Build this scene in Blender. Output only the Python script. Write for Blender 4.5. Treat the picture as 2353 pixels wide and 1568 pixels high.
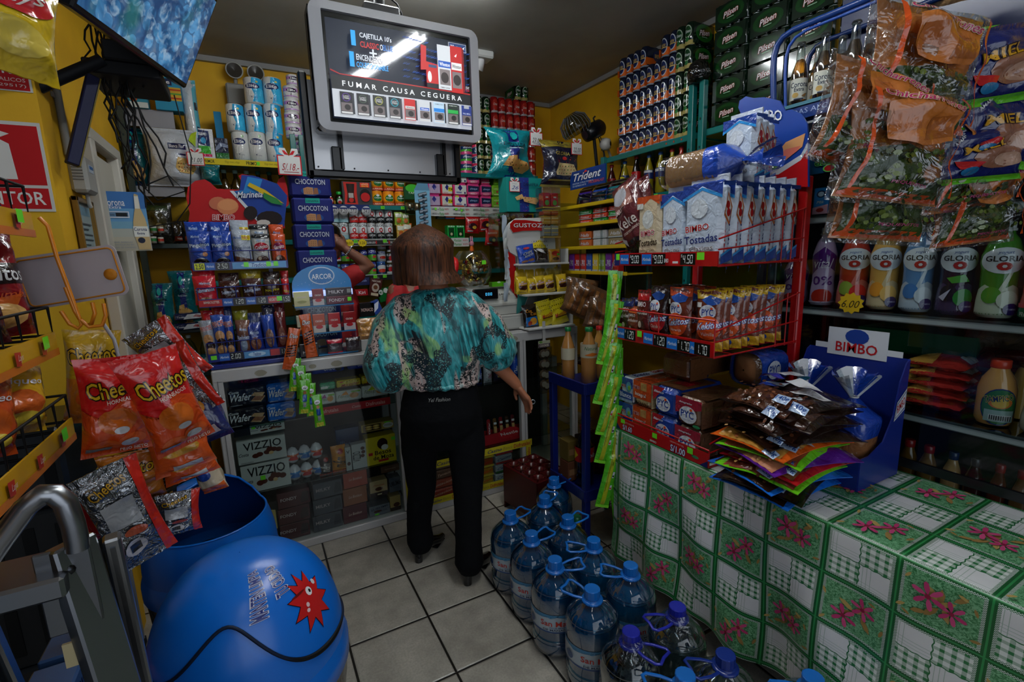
import bpy, math, random
from math import sin, cos, pi, radians as rad, sqrt, atan2
from mathutils import Vector as V, Matrix, noise
random.seed(7)
S_=bpy.context.scene
for o_ in list(bpy.data.objects):bpy.data.objects.remove(o_)
COL=S_.collection
# ---------------- camera, world, lights, exposure
F_, YAW, PIT, ROL, HC=1103.8, .491243, .179157, -.0298605, 1.5386
fw=V((sin(YAW)*cos(PIT), cos(YAW)*cos(PIT), -sin(PIT)));r0=V((cos(YAW), -sin(YAW), 0));u0=r0.cross(fw)
rt=r0*cos(ROL)+u0*sin(ROL);up=u0*cos(ROL)-r0*sin(ROL)
CAMP=V((0, 0, HC))
cd=bpy.data.cameras.new('camera');cam=bpy.data.objects.new('camera', cd);COL.objects.link(cam)
cd.sensor_width=36;cd.lens=F_/2353*36;cd.clip_start=.02
cam.matrix_world=Matrix(((rt.x, up.x, -fw.x, 0), (rt.y, up.y, -fw.y, 0), (rt.z, up.z, -fw.z, HC), (0, 0, 0, 1)))
S_.camera=cam
cd.dof.use_dof=False
wd=bpy.data.worlds.new('world');S_.world=wd;wd.use_nodes=True
wd.node_tree.nodes['Background'].inputs[0].default_value=(.55, .68, .9, 1)
wd.node_tree.nodes['Background'].inputs[1].default_value=.05
def area(name, loc, tgt, sx, sy, power, col):
 l=bpy.data.lights.new(name, 'AREA');l.shape='RECTANGLE';l.size=sx;l.size_y=sy;l.energy=power;l.color=col
 o=bpy.data.objects.new(name, l);COL.objects.link(o);o.location=loc
 o.rotation_euler=(V(tgt)-V(loc)).to_track_quat('-Z', 'Y').to_euler();return o
area('daylight_from_doorway', (.3, -2.4, 1.7), (.9, 2.0, 1.0), 3.4, 2.6, 22, (.82, .9, 1))
S_.view_settings.view_transform='Standard';S_.view_settings.look='None';S_.view_settings.gamma=1
S_.view_settings.use_curve_mapping=False;S_.view_settings.exposure=.85
cy=S_.cycles
cy.max_bounces=7;cy.diffuse_bounces=3;cy.glossy_bounces=4;cy.transmission_bounces=6;cy.transparent_max_bounces=24
cy.caustics_reflective=False;cy.caustics_refractive=False;cy.sample_clamp_indirect=4
# ---------------- pixel -> world plane
def W(px, py, ax, val):
 d=rt*((px-1176.5)/F_)-up*((py-784)/F_)+fw;i='xyz'.index(ax)
 return CAMP+d*((val-CAMP[i])/d[i])
 # ---------------- materials
def lin(h):
 h=h.lstrip('#');c=[int(h[i:i+2], 16)/255 for i in(0, 2, 4)]
 return tuple(x/12.92 if x<=.04045 else((x+.055)/1.055)**2.4 for x in c)+(1, )
_m={}
class X:
 nt=None
 def __init__(s, k):s.k=k
 def op(s, o, b=None, c=None):
  n=X.nt.nodes.new('ShaderNodeMath');n.operation=o
  for i, q in enumerate((s, b, c)):
   if q is None:continue
   if isinstance(q, X):X.nt.links.new(q.k, n.inputs[i])
   else:n.inputs[i].default_value=q
  return X(n.outputs[0])
 def __add__(s, b):return s.op('ADD', b)
 def __sub__(s, b):return s.op('SUBTRACT', b)
 def __rsub__(s, b):return X.c(b).op('SUBTRACT', s)
 def __mul__(s, b):return s.op('MULTIPLY', b)
 def __truediv__(s, b):return s.op('DIVIDE', b)
 __radd__=__add__;__rmul__=__mul__
 def lt(s, b):return s.op('LESS_THAN', b)
 def gt(s, b):return s.op('GREATER_THAN', b)
 def fr(s):return s.op('FRACT')
 def ab(s):return s.op('ABSOLUTE')
 def mn(s, b):return s.op('MINIMUM', b)
 def mx(s, b):return s.op('MAXIMUM', b)
 def rng(s, a, b):return(s-a).op('DIVIDE', b-a).mx(0.).mn(1.)
 @staticmethod
 def c(v):
  n=X.nt.nodes.new('ShaderNodeValue');n.outputs[0].default_value=v;return X(n.outputs[0])
def xmix(f, a, b):
 n=X.nt.nodes.new('ShaderNodeMix');n.data_type='RGBA'
 X.nt.links.new(f.k, n.inputs[0]) if isinstance(f, X) else setattr(n.inputs[0], 'default_value', f)
 for i, q in((6, a), (7, b)):
  if isinstance(q, str):n.inputs[i].default_value=lin(q)
  else:X.nt.links.new(q.k, n.inputs[i])
 return X(n.outputs[2])
def xco(kind='Object'):
 n=X.nt.nodes.new('ShaderNodeTexCoord');s=X.nt.nodes.new('ShaderNodeSeparateXYZ');X.nt.links.new(n.outputs[kind], s.inputs[0])
 return X(n.outputs[kind]), X(s.outputs[0]), X(s.outputs[1]), X(s.outputs[2])
def xvec(x, y, z=0.):
 n=X.nt.nodes.new('ShaderNodeCombineXYZ')
 for i, q in enumerate((x, y, z)):
  if isinstance(q, X):X.nt.links.new(q.k, n.inputs[i])
  else:n.inputs[i].default_value=q
 return X(n.outputs[0])
def xnoise(v, sc, det=2., dist=0., rough=.5):
 n=X.nt.nodes.new('ShaderNodeTexNoise');X.nt.links.new(v.k, n.inputs['Vector']);n.inputs['Scale'].default_value=sc
 n.inputs['Detail'].default_value=det;n.inputs['Distortion'].default_value=dist;n.inputs['Roughness'].default_value=rough;return X(n.outputs[0])
def xvor(v, sc, feat='F1', rnd=1.):
 n=X.nt.nodes.new('ShaderNodeTexVoronoi');n.feature=feat;X.nt.links.new(v.k, n.inputs['Vector']);n.inputs['Scale'].default_value=sc
 n.inputs['Randomness'].default_value=rnd;return X(n.outputs[0])
def newmat(name):
 m=bpy.data.materials.new(name);m.use_nodes=True;X.nt=m.node_tree;return m, m.node_tree.nodes['Principled BSDF']
def bump(b, hgt, st=.3, dist=.01):
 n=X.nt.nodes.new('ShaderNodeBump');n.inputs['Strength'].default_value=st;n.inputs['Distance'].default_value=dist
 X.nt.links.new(hgt.k, n.inputs['Height']);X.nt.links.new(n.outputs[0], b.inputs['Normal'])
def setc(b, x):X.nt.links.new(x.k, b.inputs['Base Color'])
def mt(h, k='p'):
 if not isinstance(h, str):return h
 key=(h, k)
 if key in _m:return _m[key]
 m, b=newmat('surface_'+h.strip('#')+'_'+k);I=b.inputs
 I['Base Color'].default_value=lin(h)
 if k=='p':I['Roughness'].default_value=.6;I['Specular IOR Level'].default_value=.25
 elif k=='r':I['Roughness'].default_value=.85
 elif k=='g':I['Roughness'].default_value=.27
 elif k=='x':I['Roughness'].default_value=.12;I['Coat Weight'].default_value=.5
 elif k=='f':
  I['Roughness'].default_value=.2;I['Coat Weight'].default_value=.6;I['Coat Roughness'].default_value=.08
  c, x, y, z=xco();bump(b, xnoise(c, 28, 2, 1.2), .55, .012)
 elif k=='m':I['Metallic'].default_value=1;I['Roughness'].default_value=.3
 elif k=='s':
  I['Metallic'].default_value=.9;I['Roughness'].default_value=.18;c, x, y, z=xco();bump(b, xnoise(c, 40, 3, 1.5), .9, .015)
 elif k=='e':I['Emission Color'].default_value=lin(h);I['Emission Strength'].default_value=.62
 elif k=='q':
  n=X.nt.nodes;L=X.nt.links;tr=n.new('ShaderNodeBsdfTransparent');tr.inputs[0].default_value=lin(h);df=n.new('ShaderNodeBsdfDiffuse');df.inputs[0].default_value=lin('#2a9cc8');mx=n.new('ShaderNodeMixShader');mx.inputs[0].default_value=.34
  L.new(tr.outputs[0], mx.inputs[1]);L.new(df.outputs[0], mx.inputs[2]);L.new(mx.outputs[0], n['Material Output'].inputs[0]);n.remove(b)
 elif k in 'ctwvj':
  n=X.nt.nodes;o=n['Material Output'];n.remove(b)
  tr=n.new('ShaderNodeBsdfTransparent');gl=n.new('ShaderNodeBsdfGlossy');mx=n.new('ShaderNodeMixShader')
  lw=n.new('ShaderNodeLayerWeight');lw.inputs[0].default_value=.5
  tr.inputs[0].default_value=lin(h);gl.inputs[0].default_value=(1, 1, 1, 1);gl.inputs['Roughness'].default_value=.06 if k!='v' else.12
  sc=n.new('ShaderNodeMath');sc.operation='MULTIPLY_ADD'
  sc.inputs[1].default_value={'c':.5, 't':.35, 'w':.6, 'v':.25, 'j':.1}[k];sc.inputs[2].default_value={'c':.05, 't':.03, 'w':.05, 'v':.06, 'j':.03}[k]
  L=X.nt.links;L.new(lw.outputs['Facing'], sc.inputs[0]);L.new(sc.outputs[0], mx.inputs[0]);L.new(tr.outputs[0], mx.inputs[1]);L.new(gl.outputs[0], mx.inputs[2])
  L.new(mx.outputs[0], o.inputs[0])
  if k in 'v':
   bp=n.new('ShaderNodeBump');bp.inputs['Strength'].default_value=.6;bp.inputs['Distance'].default_value=.02
   c, x, y, z=xco();L.new(xnoise(c, 22, 2, 1.5).k, bp.inputs['Height']);L.new(bp.outputs[0], gl.inputs['Normal'])
 _m[key]=m;return m
 # ---------------- mesh builder
def textgeo(s, off, sh, _c={}):
 k=(s, off, sh)
 if k in _c:return _c[k]
 cu=bpy.data.curves.new('t', 'FONT');cu.body=s;cu.resolution_u=2;cu.offset=off;cu.shear=sh;cu.align_x='LEFT'
 o=bpy.data.objects.new('t', cu);COL.objects.link(o)
 me=bpy.data.meshes.new_from_object(o.evaluated_get(bpy.context.evaluated_depsgraph_get()))
 vs=[(v.co.x, v.co.y) for v in me.vertices];fs=[tuple(p.vertices) for p in me.polygons]
 bpy.data.objects.remove(o);bpy.data.curves.remove(cu);bpy.data.meshes.remove(me)
 if not vs:vs=[(0, 0)]
 xs=[v[0] for v in vs];ys=[v[1] for v in vs];x0, x1, y0, y1=min(xs), max(xs), min(ys), max(ys)
 r=(x0, y0, x1-x0 or 1, y1-y0 or 1, vs, fs);_c[k]=r;return r
class M:
 def __init__(s):s.v=[];s.f=[];s.mi=[];s.sm=[];s.ms=[];s.T=None;s.uv=None
 def slot(s, m):
  m=mt(m) if isinstance(m, str) else mt(*m) if isinstance(m, tuple) else m
  if m not in s.ms:s.ms.append(m)
  return s.ms.index(m)
 def add(s, vs, fs, m, sm=False):
  n=len(s.v);i=s.slot(m)
  s.v+=[tuple(s.T@V(v)) for v in vs] if s.T else[tuple(v) for v in vs]
  for f in fs:s.f.append(tuple(n+a for a in f));s.mi.append(i);s.sm.append(sm)
 def box(s, c, d, m, b=0.):
  cx, cy_, cz=c;x, y, z=(q/2 for q in d)
  if b<=0:
   vs=[(cx+i*x, cy_+j*y, cz+k*z) for i in(-1, 1) for j in(-1, 1) for k in(-1, 1)]
   s.add(vs, [(0, 1, 3, 2), (4, 6, 7, 5), (0, 4, 5, 1), (2, 3, 7, 6), (0, 2, 6, 4), (1, 5, 7, 3)], m);return
  b=min(b, x*.95, y*.95, z*.95);vs=[];ix={}
  for i in(-1, 1):
   for j in(-1, 1):
    for k in(-1, 1):
     for a in range(3):
      p=[i*(x-b), j*(y-b), k*(z-b)];p[a]+=(i, j, k)[a]*b;ix[i, j, k, a]=len(vs);vs.append((cx+p[0], cy_+p[1], cz+p[2]))
  fs=[]
  for a in range(3):
   o1, o2=[q for q in range(3) if q!=a]
   for sg in(-1, 1):
    q=[]
    for e, g in((-1, -1), (1, -1), (1, 1), (-1, 1)):
     t=[0, 0, 0];t[a]=sg;t[o1]=e;t[o2]=g;q.append(ix[(*t, a)])
    fs.append(q if(sg>0)!=(a==1) else q[::-1])
   for e in(-1, 1):
    for g in(-1, 1):
     q=[]
     for h, cc in((-1, o1), (1, o1), (1, o2), (-1, o2)):
      t=[0, 0, 0];t[a]=h;t[o1]=e;t[o2]=g;q.append(ix[(*t, cc)])
     fs.append(q)
  for i in(-1, 1):
   for j in(-1, 1):
    for k in(-1, 1):fs.append([ix[i, j, k, a] for a in range(3)])
  s.add(vs, fs, m)
 def lathe(s, pr, m, n=24, c=(0, 0, 0), sm=True, cap=True, ax='z', el=1.):
  vs=[];fs=[]
  for r, z in pr:
   for i in range(n):
    a=2*pi*i/n;p=(r*cos(a), r*sin(a)*el, z)
    p=p if ax=='z' else(p[2], p[0], p[1]) if ax=='x' else(p[0], p[2], p[1])
    vs.append((c[0]+p[0], c[1]+p[1], c[2]+p[2]))
  for k in range(len(pr)-1):
   for i in range(n):j=(i+1)%n;fs.append((k*n+i, k*n+j, k*n+n+j, k*n+n+i))
  s.add(vs, fs, m, sm)
  if cap:
   if pr[0][0]>1e-5:s.add(vs[:n], [tuple(range(n))[::-1]], m)
   if pr[-1][0]>1e-5:s.add(vs[-n:], [tuple(range(n))], m)
 def tube(s, pts, r, m, n=8, closed=False, fl=1.):
  pts=[V(p) for p in pts];N=len(pts);vs=[];fs=[];pu=None
  for i, p in enumerate(pts):
   a=pts[(i-1)%N] if(closed or i>0) else p;b=pts[(i+1)%N] if(closed or i<N-1) else p
   t=(b-a).normalized() if(b-a).length>1e-9 else V((0, 0, 1))
   if pu is None:pu=V((0, 0, 1)) if abs(t.z)<.9 else V((1, 0, 0))
   sd=t.cross(pu).normalized();pu=sd.cross(t).normalized();rr=r[i] if isinstance(r, (list, tuple)) else r
   for k in range(n):g=2*pi*k/n;vs.append(p+sd*cos(g)*rr+pu*sin(g)*rr*fl)
  for i in range(N if closed else N-1):
   for k in range(n):j=(k+1)%n;q=(i+1)%N;fs.append((i*n+k, i*n+j, q*n+j, q*n+k))
  s.add(vs, fs, m, True)
  if not closed:s.add(vs[:n], [tuple(range(n))[::-1]], m);s.add(vs[-n:], [tuple(range(n))], m)
 def grid(s, f, nu, nv, m, sm=True):
  vs=[f(i/nu, j/nv) for j in range(nv+1) for i in range(nu+1)]
  s.add(vs, [(j*(nu+1)+i, j*(nu+1)+i+1, (j+1)*(nu+1)+i+1, (j+1)*(nu+1)+i) for j in range(nv) for i in range(nu)], m, sm)
 def prism(s, pts, y0, y1, m, m2=None):
  n=len(pts);a=[(x, y0, z) for x, z in pts];b=[(x, y1, z) for x, z in pts]
  s.add(a, [tuple(range(n))], m);s.add(b, [tuple(range(n))[::-1]], m2 or m)
  s.add(a+b, [(i, i+n, (i+1)%n+n, (i+1)%n) for i in range(n)], m2 or m)
 def art(s, S, items, asp=1., kind='p', e=.0004, mx=None, l0=1):
  for li, it in enumerate(items):
   t=it[0];polys=[];k=kind
   if t=='r':x0, y0, x1, y1, col=it[1:6];vs=[(x0, y0), (x1, y0), (x1, y1), (x0, y1)];fs=[(0, 1, 2, 3)]
   elif t=='e':
    x, y, rx, ry, col=it[1:6];n=it[6] if len(it)>6 else 14
    vs=[(x+rx*cos(2*pi*i/n), y+ry*sin(2*pi*i/n)) for i in range(n)];fs=[tuple(range(n))]
   elif t=='p':vs=list(it[1]);col=it[2];fs=[tuple(range(len(vs)))]
   elif t=='n':
    x, y, rx, ry, col=it[1:6];n=24
    vs=[(x, y)]+[(x+rx*(1 if i%2 else.78)*cos(2*pi*i/n), y+ry*(1 if i%2 else.78)*sin(2*pi*i/n)) for i in range(n)];fs=[(0, i+1, (i+1)%n+1) for i in range(n)]
   elif t=='t':
    txt, cx, cy_, w, h, col=it[1:7];st=it[7] if len(it)>7 else 'b';rot=it[8] if len(it)>8 else 0
    oc=it[9] if len(it)>9 else None
    offs=([.06] if oc else[])+[.012 if 'b' in st else 0.]
    X0, Y0, TW, TH, tv, tf=textgeo(txt, 0.if 'b' not in st else.012, .35 if 'i' in st else 0.)
    c_, s_=cos(rad(rot)), sin(rad(rot))
    for oi, off in enumerate(offs):
     _, _, _, _, tv, tf=textgeo(txt, off, .35 if 'i' in st else 0.)
     vs=[]
     for a, b in tv:
      p=((a-X0)/TW-.5)*w;q=((b-Y0)/TH-.5)*h
      if rot:p, q=p*c_-q*s_/asp, p*s_*asp+q*c_
      vs.append((cx+p, cy_+q))
     cc=oc if(oc and oi==0) else col
     s._art(S, vs, tf, cc, k, (li+l0+.5*oi)*e, mx)
    continue
   s._art(S, vs, fs, col, k, (li+l0)*e, mx)
 def _art(s, S, vs, fs, col, k, lift, mx):
  if isinstance(col, tuple):col, k=col
  if mx:
   tr=[]
   for f in fs:
    f=list(f)
    for i in range(1, len(f)-1):tr.append((vs[f[0]], vs[f[i]], vs[f[i+1]]))
   if any(len(f)>4 for f in fs):
    tr=[]
    for f in fs:
     if len(f)<=4:
      for i in range(1, len(f)-1):tr.append((vs[f[0]], vs[f[i]], vs[f[i+1]]))
     else:
      c=(sum(vs[a][0] for a in f)/len(f), sum(vs[a][1] for a in f)/len(f))
      for i in range(len(f)):tr.append((c, vs[f[i]], vs[f[(i+1)%len(f)]]))
   out=[];st=tr
   while st:
    a, b, c=st.pop();L=[abs(p[0]-q[0])+abs(p[1]-q[1]) for p, q in((a, b), (b, c), (c, a))];j=L.index(max(L))
    if L[j]>mx and len(out)<6000:
     a, b, c=((a, b, c), (b, c, a), (c, a, b))[j];d=((a[0]+b[0])/2, (a[1]+b[1])/2);st+=[(a, d, c), (d, b, c)]
    else:out.append((a, b, c))
   ix={};vv=[];ff=[]
   for t in out:
    g=[]
    for p in t:
     if p not in ix:ix[p]=len(vv);vv.append(p)
     g.append(ix[p])
    ff.append(tuple(g))
   vs, fs=vv, ff
  s.add([S(x, y, lift) for x, y in vs], fs, (col, k) if isinstance(col, str) else col, bool(mx))
 def mesh(s, name):
  me=bpy.data.meshes.new(name);me.from_pydata(s.v, [], s.f);me.polygons.foreach_set('material_index', s.mi);me.polygons.foreach_set('use_smooth', s.sm)
  for m in s.ms:me.materials.append(m)
  me.update();return me
 def build(s, name, parent=None, loc=None, rot=None):
  return link(name, s.mesh(name), parent, loc, rot)
def link(name, me, parent=None, loc=None, rot=None, scale=None):
 o=bpy.data.objects.new(name, me);COL.objects.link(o)
 if parent:o.parent=parent
 if loc is not None:o.location=loc
 if rot is not None:o.rotation_euler=rot if hasattr(rot, '__len__') else(0, 0, rot)
 if scale is not None:o.scale=scale
 return o
def tag(o, label, cat, group=None, kind=None):
 o['label']=label;o['category']=cat
 if group:o['group']=group
 if kind:o['kind']=kind
 return o
def struct(o):o['kind']='structure';return o
def empty(name, loc=(0, 0, 0), rot=0, label=None, cat=None, group=None, scale=None):
 o=link(name, None, None, loc, rot, scale)
 if label:tag(o, label, cat, group)
 return o
def dup(o, parent=None):
 c=o.copy();COL.objects.link(c);c.parent=parent
 for ch in list(o.children):dup(ch, c)
 return c
 # ---------------- packages (origin: bottom centre, front faces -y)
def Sbox(w, h, d, side='f'):
 if side=='f':return lambda u, v, k=0:(w*(u-.5), -d/2-k, h*v)
 if side=='t':return lambda u, v, k=0:(w*(u-.5), -d/2+d*v, h+k)
 if side=='l':return lambda u, v, k=0:(-w/2-k, d/2-d*u, h*v)
 if side=='r':return lambda u, v, k=0:(w/2+k, -d/2+d*u, h*v)
def boxm(w, h, d, base, art=(), top=(), left=(), right=(), k='p', b=.0015):
 m=M();m.box((0, 0, h/2), (w, d, h), (base, k), b)
 for a, sd in((art, 'f'), (top, 't'), (left, 'l'), (right, 'r')):m.art(Sbox(w, h, d, sd), a, w/h, k)
 return m
def bagm(w, h, d, base, art=(), k='f', back=None, seal=.06, wr=.5, seed=0, nu=12, nv=14, flare=.0, crimp=True, barr=2.5):
 def prof(u, v):
  a=max(0., 1-abs(2*u-1)**barr);vv=(v-seal)/(1-2*seal)
  b=0 if vv<=0 or vv>=1 else max(0., 1-abs(2*vv-1)**3)
  return sqrt(a)*sqrt(b)
 def S(u, v, kf=0, sgn=1):
  p=prof(u, v);e=4*(v-.5)**2
  ww=w*(1+flare*(e-1)*1.+0)*(1-.06*(1-e))
  n=noise.noise(V((u*3.1+seed*7, v*4.3, seed+sgn)))*wr*.012*(w/.15)
  z=n*(.25+.75*p)*(1 if 0<u<1 else 0)
  cr=.0015*sin(u*50) if crimp and(v<seal*.7 or v>1-seal*.7) else 0
  return(ww*(u-.5), -sgn*(p*d/2+.0012+kf)-z+cr, h*v+.012*h*noise.noise(V((u*2, seed*3.3, 1)))*(1 if v>.5 else-.3))
 m=M();m.grid(lambda u, v:S(u, v), nu, nv, (base, k));m.grid(lambda u, v:S(1-u, v, 0, -1), nu, nv, (back or base, k))
 for a, b_ in((0, 0), (1, 0)):
  m.add([S(a, j/nv) for j in range(nv+1)]+[S(a, j/nv, 0, -1) for j in range(nv+1)], [(j, j+1, j+nv+2, j+nv+1) for j in range(nv)], (base, k), True)
 for vv in(0, 1):
  m.add([S(i/nu, vv) for i in range(nu+1)]+[S(i/nu, vv, 0, -1) for i in range(nu+1)], [(j, j+1, j+nu+2, j+nu+1) for j in range(nu)], (base, k))
 m.art(S, art, w/h, k if k!='s' else 'f', .0005, .09, 3);return m
def Scyl(r, h, arc=180):return lambda u, v, k=0:((r+k)*sin(rad((u-.5)*arc)), -(r+k)*cos(rad((u-.5)*arc)), h*v)
def canm(r, h, base, art=(), arc=180, k='g', rim='#b9b9b9', n=24):
 m=M();q=r*.05;z0=h*.03
 m.lathe([(r-q, z0), (r, z0+q*.5), (r, h-z0-q*.5), (r-q, h-z0)], (base, k), n, cap=False)
 if rim:
  m.lathe([(r-q, 0), (r-q*.2, .002), (r-q, z0)], (rim, 'm'), n);m.lathe([(r-q, h-z0), (r-q*.2, h-.002), (r-q, h), (r-q*2, h), (r-q*2.3, h-.004)], (rim, 'm'), n)
 else:m.lathe([(r*.3, 0), (r-q, 0), (r-q, z0)], (base, k), n);m.lathe([(r-q, h-z0), (r-q*1.5, h), (r*.25, h), (r*.25, h-.02)], (base, k), n)
 m.art(Scyl(r, h, arc), art, r*2.2/h, k, .0004, .06);return m
def put(name, m, loc, label, cat, group=None, rot=0, scale=None):
 me=m if not isinstance(m, M) else m.mesh(name)
 return tag(link(name, me, None, loc, rot, scale), label, cat, group)
ORD=['first', 'second', 'third', 'fourth', 'fifth', 'sixth', 'seventh', 'eighth', 'ninth', 'tenth', 'eleventh', 'twelfth', 'thirteenth', 'fourteenth', 'fifteenth', 'sixteenth']
def fit(name, me, w0, x0, x1, Y, z, label, cat, group=None, h0=None, yt=None, d=0., rot=0):
 P=[solve(x, Y, z) for x in(x0, x1)]
 w=abs(P[1]-P[0]);s=w/w0;c=(P[0]+P[1])/2;sz=s
 if yt is not None:sz=(W((x0+x1)/2, yt, 'y', Y).z-z)/h0
 o=link(name, me, None, (c, Y+d/2, z+.0008), rot, (s, 1, sz));return tag(o, label, cat, group)
def solve(px, Y, z):
 a, b=300., 1300.
 p1=W(px, a, 'y', Y);p2=W(px, b, 'y', Y);t=(z-p1.z)/(p2.z-p1.z);return p1.x+(p2.x-p1.x)*t
 # ---------------- room shell
WY, WX, CZ=4.1, 2.68, 2.92;SY=3.76;T_=.33
def wallmat(name, a, b2, st=.15, sc=3.):
 m, b=newmat(name);c, x, y, z=xco();n=xnoise(c, sc, 4);setc(b, xmix(n.rng(.35, .7), a, b2));b.inputs['Roughness'].default_value=.7
 bump(b, xnoise(c, 60, 3), st, .004);return m
YEL=wallmat('yellow_wall_paint', '#e6b315', '#d6a010');CEI=wallmat('ceiling_paint', '#a3a199', '#94928a', .1)
GRY=wallmat('grey_trim_paint', '#9a9a98', '#8c8c8c')
fm, b=newmat('floor_tiles');c, x, y, z=xco()
u=((x-.566*T_)/T_);v=((y-7.4968*T_)/T_)
fu, fv=u.fr(), v.fr();e=fu.mn(1.-fu).mn(fv.mn(1.-fv));n1=xnoise(c, 9, 5, 0, .6);n2=xnoise(c, 120, 2)
tile=xmix(n1.rng(.3, .75), '#c2bcae', '#958f84');tile=xmix(n2.rng(.35, .7)*.35, tile, '#7e776c')
tile=xmix(xnoise(c, 2.1, 3).rng(.5, .72)*.35, tile, '#6f685d')
setc(b, xmix(e.lt(.014), tile, '#1d1a16'));b.inputs['Roughness'].default_value=.38
h=e.rng(.008, .03);bump(b, h, .8, .004)
rg=(n1*.25)+.22;X.nt.links.new(rg.k, b.inputs['Roughness'])
def slab(name, x0, x1, y0, y1, z0, z1, m):
 g=M();g.box(((x0+x1)/2, (y0+y1)/2, (z0+z1)/2), (x1-x0, y1-y0, z1-z0), m);return struct(g.build(name))
slab('floor', -2.2, 3.2, -1.6, WY+.1, -.08, 0, fm)
slab('ceiling', -2.2, 3.2, -1.6, WY+.1, CZ, CZ+.1, CEI)
slab('wall_back', -.72, WX+.1, WY, WY+.1, 0, CZ, YEL)
slab('wall_right', WX, WX+.1, -1.6, WY, 0, CZ, YEL)
slab('wall_left', -.72, -.6, 2.42, WY, 0, CZ, YEL)
slab('wall_front_left', -2.2, -.568, 2.3, 2.42, 0, CZ, YEL).name='wall_front'
slab('trim_1', -.6, WX, WY-.03, WY, CZ-.035, CZ, GRY);slab('trim_2', WX-.03, WX, -1.6, WY-.03, CZ-.035, CZ, GRY)
slab('trim_3', -.6, -.57, 2.42, WY-.03, CZ-.035, CZ, GRY)
g=M();g.box((-.588, 3.12, 1.03), (.024, .46, 2.06), '#b9b4a6', .004)
g.box((-.571, 3.37, 1.05), (.05, .09, 2.1), '#c9c4b8', .006);g.box((-.571, 2.86, 1.05), (.05, .07, 2.1), '#b5b0a4', .006);g.box((-.571, 3.12, 2.12), (.05, .6, .06), '#b5b0a4', .006)
struct(g.build('door_1'))
# ---------------- ceiling fluorescent fixtures
def tube_light(loc, rot, L, label, power):
 t=empty('fluorescent_fixture', loc, rot, label, 'ceiling light')
 g=M();g.box((0, 0, -.02), (.09, L, .04), '#e6e6e2', .006);g.build('housing', t)
 em, b=newmat('lit_tube');b.inputs['Emission Color'].default_value=(.92, .97, 1, 1);b.inputs['Emission Strength'].default_value=power
 for sx in(-.025, .025):
  g=M();g.lathe([(.013, -L/2+.03), (.013, L/2-.03)], em, 12, (0, 0, 0), ax='y');g.build('tube', t, (sx, 0, -.056))
 for sx in(-.025, .025):
  for sy in(-1, 1):g=M();g.box((sx, sy*(L/2-.015), -.05), (.03, .02, .045), '#dddddd', .003);g.build('socket', t)
 return t
tube_light((.92, 1.02, CZ-.03), rad(-14), 1.2, 'twin tube fluorescent fixture on the ceiling in front of the advertising screen', 36)
tube_light((-.2, -.6, CZ-.03), rad(-14), 1.2, 'twin tube fluorescent fixture on the ceiling near the doorway', 6)
tube_light((.75, 2.42, CZ-.001), pi/2, 1.1, 'added twin tube fill light out of view on the ceiling over the glass counters', 36)  # unseen tubes added to brighten the back shelves
g=M();g.box((0, 0, -.02), (.13, .12, .05), '#d8d8d4', .01);t=empty('spotlight', W(1108, 122, 'z', CZ), 0, 'small white spotlight fixture on the ceiling right of the advertising screen', 'spotlight')
t.location.z=CZ;g.build('base', t);g=M();g.lathe([(.02, -.03), (.035, -.06), (.045, -.11), (.04, -.112), (.01, -.08)], '#e6e6e6', 16);g.build('lamp_head', t, (.0, -.02, 0), (.5, .3, 0))
# ---------------- shelving on the back wall
def fitx(name, me, w0, x0, x1, X_, z, label, cat, group=None, h0=None, yt=None, d=0., rot=None):
 P=[solvex(x, X_, z) for x in(x0, x1)];w=abs(P[1]-P[0]);s=w/w0
 sz=s if yt is None else(W((x0+x1)/2, yt, 'x', X_).z-z)/h0
 return tag(link(name, me, None, (X_+d/2, (P[0]+P[1])/2, z+.0008), -pi/2 if rot is None else rot, (s, 1, sz)), label, cat, group)
def solvex(px, X_, z):
 p1=W(px, 300, 'x', X_);p2=W(px, 1300, 'x', X_);t=(z-p1.z)/(p2.z-p1.z);return p1.y+(p2.y-p1.y)*t
TEAL='#0d6b66'
def sticker(parent, x, y, z, w=.03, h=.02, col='#6fe02a', txt=None, rot=0, name='price_sticker'):
 g=M();g.box((0, 0, 0), (w, .0012, h), col);
 if txt:g.art(lambda u, v, k=0:(w*(u-.5), -.0006-k, h*(v-.5)), [('t', txt, .5, .5, .7, .5, '#23401a')])
 return g.build(name, parent, (x, y, z), rot)
def unit(name, label, x0, x1, y0, y1, zs, posts, th=.035, col=TEAL, face='y'):
 t=empty(name, ((x0+x1)/2, (y0+y1)/2, 0), 0, label, 'shelving');ox, oy=(x0+x1)/2, (y0+y1)/2
 for z in zs:
  g=M();g.box((0, 0, z-th/2), (x1-x0, y1-y0, th), (col, 'g'), .003);g.build('shelf_board', t)
 for px, py, pz in posts:
  g=M();g.box((px-ox, py-oy, pz/2), (.035, .035, pz), (col, 'g'), .003)
  for i in range(int(pz/.2)-1):g.box((px-ox, py-oy-.018, .3+i*.2), (.008, .002, .012), '#06211f')
  g.build('post', t)
 return t
Z1, Z2, Z3, Z4=2.2, 1.93, 1.683, 1.417
main=unit('metal_shelving', 'teal metal shelving with four loaded levels along the yellow back wall', -.3, 2.3, SY, WY-.02, (Z1, Z2, Z3, Z4, 1.12, .5), [(.41, SY-.02, 2.38), (.355, SY-.02, 2.38), (1.25, SY-.02, 2.2), (2.28, SY-.02, 2.2)])
mo=V(((2.3-.3)/2, (SY+WY-.02)/2, 0))
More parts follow.
